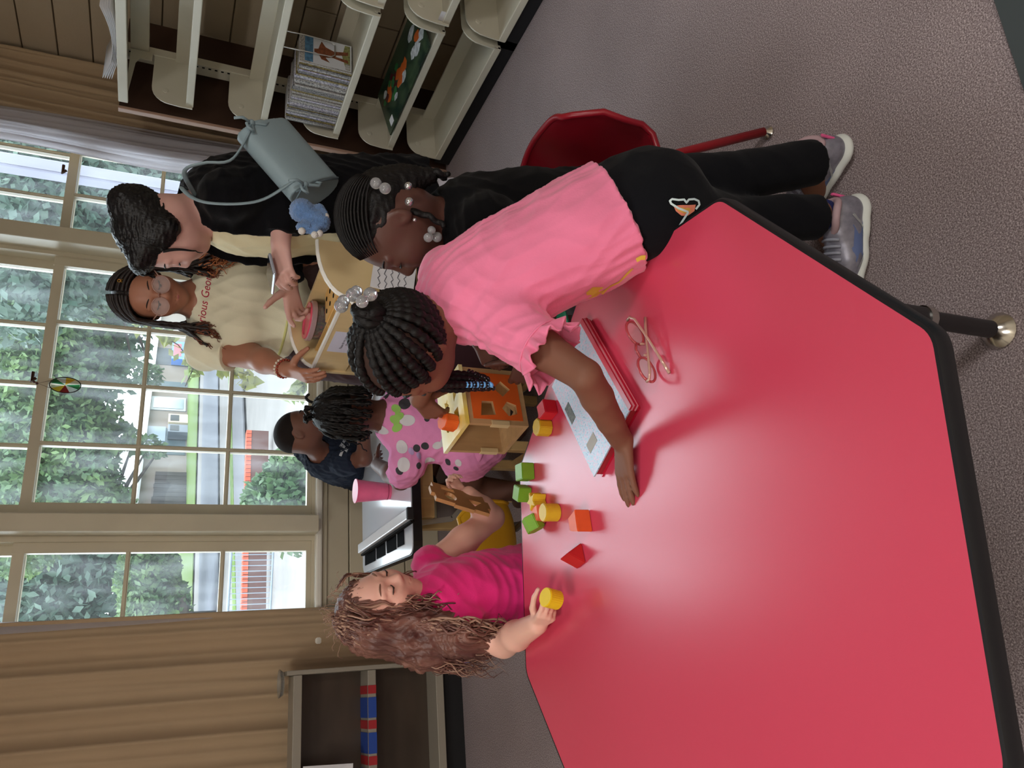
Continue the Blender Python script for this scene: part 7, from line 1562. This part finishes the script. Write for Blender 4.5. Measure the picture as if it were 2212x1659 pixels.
# ------------------------------------------------------------------ the girl with locs in printed pyjamas
P6 = thing('person', (.87, 2.60, 0), 'girl with black locs in pink printed pyjamas seated at the white table', 'person')
def girl_locs():
    B = frame((.18, .97, -.16), (.04, .14, .99)); hh = .212; C = Vector((.918, 2.62, .828)); SK6 = mat('girl_deep_skin', (98, 64, 52), .48, .4, sss=.06)
    pel = Vector((.845, 2.55, .385)); N = Vector((.915, 2.615, .665)); sp = (N-pel).normalized(); fw = Vector((.1, .98, .1)); lat = sp.cross(fw).normalized()
    Ls = at_y(880, 1000, 2.60); Rs = at_y(885, 842, 2.62); Le = at_y(866, 1036, 2.74); Lw = at_y(815, 1004, 2.93); Re = Vector((1.06, 2.80, .60)); Rw = Vector((1.05, 2.97, .56))
    s = Sdf(); L = add_head(s, C, B, hh, child=True)
    s.cap(L(0, -.13, -.22), N-sp*.01, .050, .056, .03).cap(N-sp*.01, N-sp*.07, .056, .085, .03, w=lat, flat=.7).cap(Ls, Rs, .046, .046, .03)
    s.limb([pel, pel*.5+N*.5, N-sp*.08], [.112, .10, .11], .04, w=lat, flat=.78)
    s.limb([Ls, Le], [.042, .036], .02).limb([Le, Le*.6+Lw*.4, Lw], [.036, .036, .026], .02).limb([Rs, Re, Rw], [.042, .035, .025], .02)
    add_hand(s, Lw, (.5, .8, -.15), (-.3, 0, .9), 1, .13, curl=(20, 20, 10)); add_hand(s, Rw, (0, .9, -.3), (0, .3, .9), -1, .13)
    kL = at_y(1008, 1082, 2.86); kL = Vector((.70, 2.80, .30)); aL = at_y(1122, 1062, 2.72); kR = Vector((.93, 2.82, .31)); aR = Vector((.95, 2.78, .07))
    s.limb([pel+lat*.065, kL, aL], [.080, .058, .036], .03).limb([pel-lat*.065, kR, aR], [.08, .058, .036], .03).cap(aR, aR+Vector((0, .09, -.035)), .033, .026, .02).cap(aL, aL+Vector((-.02, .09, -.035)), .033, .026, .02)
    part('body', s.mesh('body', .005), SK6, P6)
    g = Sdf(); PJ = mat('pink_print_jersey', (226, 142, 190), .85, .15, bump=.1, bscale=240)
    g.limb([pel-sp*.05, pel*.5+N*.5, N-sp*.075], [.142, .128, .128], .04, w=lat, flat=.86, cuts=[(pel-sp*.06, -sp)]); g.cap(Ls, Rs, .060, .060, .03).cap(N-sp*.05, N-sp*.012, .088, .068, .03, w=lat, flat=.85)
    for a, b, q in ((Ls, Le, .72), (Rs, Re, .55)): d_ = (b-a).normalized(); c_ = a+(b-a)*q; g.cap(a, c_+d_*.05, .062, .060, .03, cuts=[(c_, d_)])
    nd = (L(0, -.13, -.22)-N).normalized(); g.cap(N-nd*.03, N+nd*.08, .058, .064, .006, sub=True)
    me = g.mesh('shirt', .0048); relax(me, 1); wrinkle(me, .005, .07, None, 27); sh6 = part('shirt', me, PJ, P6)
    obj('neck_rib', MB().tube([N+nd*.004+(lat*math.cos(a)*.066+(lat.cross(nd)).normalized()*math.sin(a)*.062) for a in [2*math.pi*i/28 for i in range(29)]], .0065, 8), PJ, sh6, smooth='all')
    t = Sdf(); 
    for h_, k_ in ((pel+lat*.065, kL), (pel-lat*.065, kR)): d_ = (k_-h_).normalized(); c_ = h_+(k_-h_)*.30; t.cap(h_, c_+d_*.06, .096, .086, .03, cuts=[(c_, d_)])
    t.limb([pel+sp*.03, pel-sp*.04], [.122, .124], .04, w=lat, flat=.82); me = t.mesh('shorts', .0048); wrinkle(me, .005, .06, None, 29); s6 = part('shorts', me, PJ, P6)
    # all-over print: plain dots, pale ovals and green bows
    DG, WH, GN, VI = mat('print_charcoal', (58, 56, 62), .85), mat('print_pale', (212, 208, 214), .85), mat('print_green', (150, 196, 96), .85), mat('print_lilac', (186, 158, 204), .85)
    for garment in (sh6, s6):
        bv = bvh_of(garment)
        def spot(nm, px, py, rx, ry, rot, m, lift):
            h_ = bv.ray_cast(Vector((0, 0, H)), ray(px, py)); 
            if h_[0] is None: return
            d = -h_[1]; ex_ = (U-d*U.dot(d)).normalized(); ey_ = ex_.cross(d); a = math.radians(rot); sc_ = h_[0].length/1679*.95
            ol = [((rx*math.cos(q)*math.cos(a)-ry*math.sin(q)*math.sin(a))*sc_, (rx*math.cos(q)*math.sin(a)+ry*math.sin(q)*math.cos(a))*sc_) for q in [2*math.pi*i/22 for i in range(22)]]
            decal(nm, bv, h_[0]-d*.1, ex_, ey_, d, ol, m, garment, lift, 4)
        for px, py, r in ((832, 856, 12), (856, 838, 10), (874, 872, 15), (900, 868, 9), (900, 968, 9), (918, 963, 10), (905, 1006, 8), (862, 1018, 10), (964, 935, 11), (968, 998, 9), (985, 1012, 7), (940, 880, 8), (922, 905, 7)): spot('print_dot', px, py, r, r*.9, 20, DG, .0012)
        for px, py, rx, ry, ro_ in ((824, 928, 24, 10, 80), (880, 908, 13, 18, 0), (868, 966, 16, 13, 30), (962, 955, 14, 12, 0), (945, 962, 9, 12, 20), (872, 1004, 17, 14, 0), (928, 992, 13, 8, 70), (990, 1000, 10, 8, 0), (940, 856, 10, 9, 0), (960, 870, 9, 8, 0)): spot('print_oval', px, py, rx, ry, ro_, WH, .0016)
        for px, py in ((858, 892), (828, 978), (834, 990), (855, 916)): 
            spot('print_bow', px-2, py-9, 13, 9, 60, GN, .0022); spot('print_bow', px+3, py+8, 13, 9, -60, GN, .0022); spot('print_bow', px, py, 5, 5, 0, GN, .0026)
        for px, py in ((905, 985), (888, 975)): spot('print_ribbon', px, py, 9, 6, 20, VI, .002)
    R_ = np.array(B); h = Sdf(); h.ell(L(0, -.09, .13), R_, [.375*hh, .455*hh, .40*hh], .01, cuts=[(L(0, .25, .2), B @ Vector((0, .9, -.43))), (L(0, -.1, -.2), B @ Vector((0, .3, -1)))])
    part('scalp_hair', h.mesh('scalp_hair', .0045), HAIRK, P6); lo = MB(); rg = random.Random(6)
    for i in range(92):
        a = rg.uniform(0, 6.28); b = rg.uniform(.05, 1.25); 
        if math.sin(a) > .75 and b > .8: continue
        r0 = Vector((.36*math.cos(a)*math.sin(b), -.09+.44*math.sin(a)*math.sin(b), .13+.40*math.cos(b))); r1 = Vector((.42*math.cos(a), -.10+.49*math.sin(a), .05-.1*rg.random())); r2 = Vector((.40*math.cos(a)+rg.uniform(-.06, .06), -.10+.46*math.sin(a)+rg.uniform(-.05, .05), -.26-rg.random()*.2))
        P = wavy(L(*r0), [L(*((r0+r1)*.56)), L(*r1), L(*r2)], 20, .0022, .03, i); lo.tube(P, [.0056+.0016*math.sin(j*1.9+i)-.002*(j/20) for j in range(21)], 6)
    for i in range(8):
        r0 = Vector((rg.uniform(-.15, .15), -.15+rg.uniform(-.1, .15), .52)); r2 = r0+Vector((rg.uniform(-.2, .2), rg.uniform(-.1, .1), .06)); lo.tube(wavy(L(*r0), [L(*((r0+r2)/2+Vector((0, 0, .08)))), L(*r2)], 12, .002, .03, i), .005, 6)
    P = wavy(L(-.34, .1, .1), [L(-.46, .05, -.1), L(-.50, .1, -.3), L(-.62, .14, -.42)], 24, .003, .03, 3); lo.tube(P, [.004-.002*j/24 for j in range(25)], 6)
    obj('locs', lo, HAIRK, P6, smooth='all'); face_bits(P6, L, hh, HAIRK, LASH, mat('lips_deep', (92, 50, 48)))
girl_locs()

pn = at_y(850, 600, 1.99); o = obj('paper_note', MB().box(pn, (.10, .0015, .13), Matrix.Rotation(.15, 3, 'Y')), PAPER); tag(o, 'white handwritten note on the dark end of the organiser stand', 'note')
for k in range(5): obj('handwriting', MB().tube([pn+Vector((-.04+.008*j, -.0016, .045-.02*k+.004*math.sin(j*2.1+k))) for j in range(9)], .0011, 4), mat('label_ink', (70, 70, 84)), o)
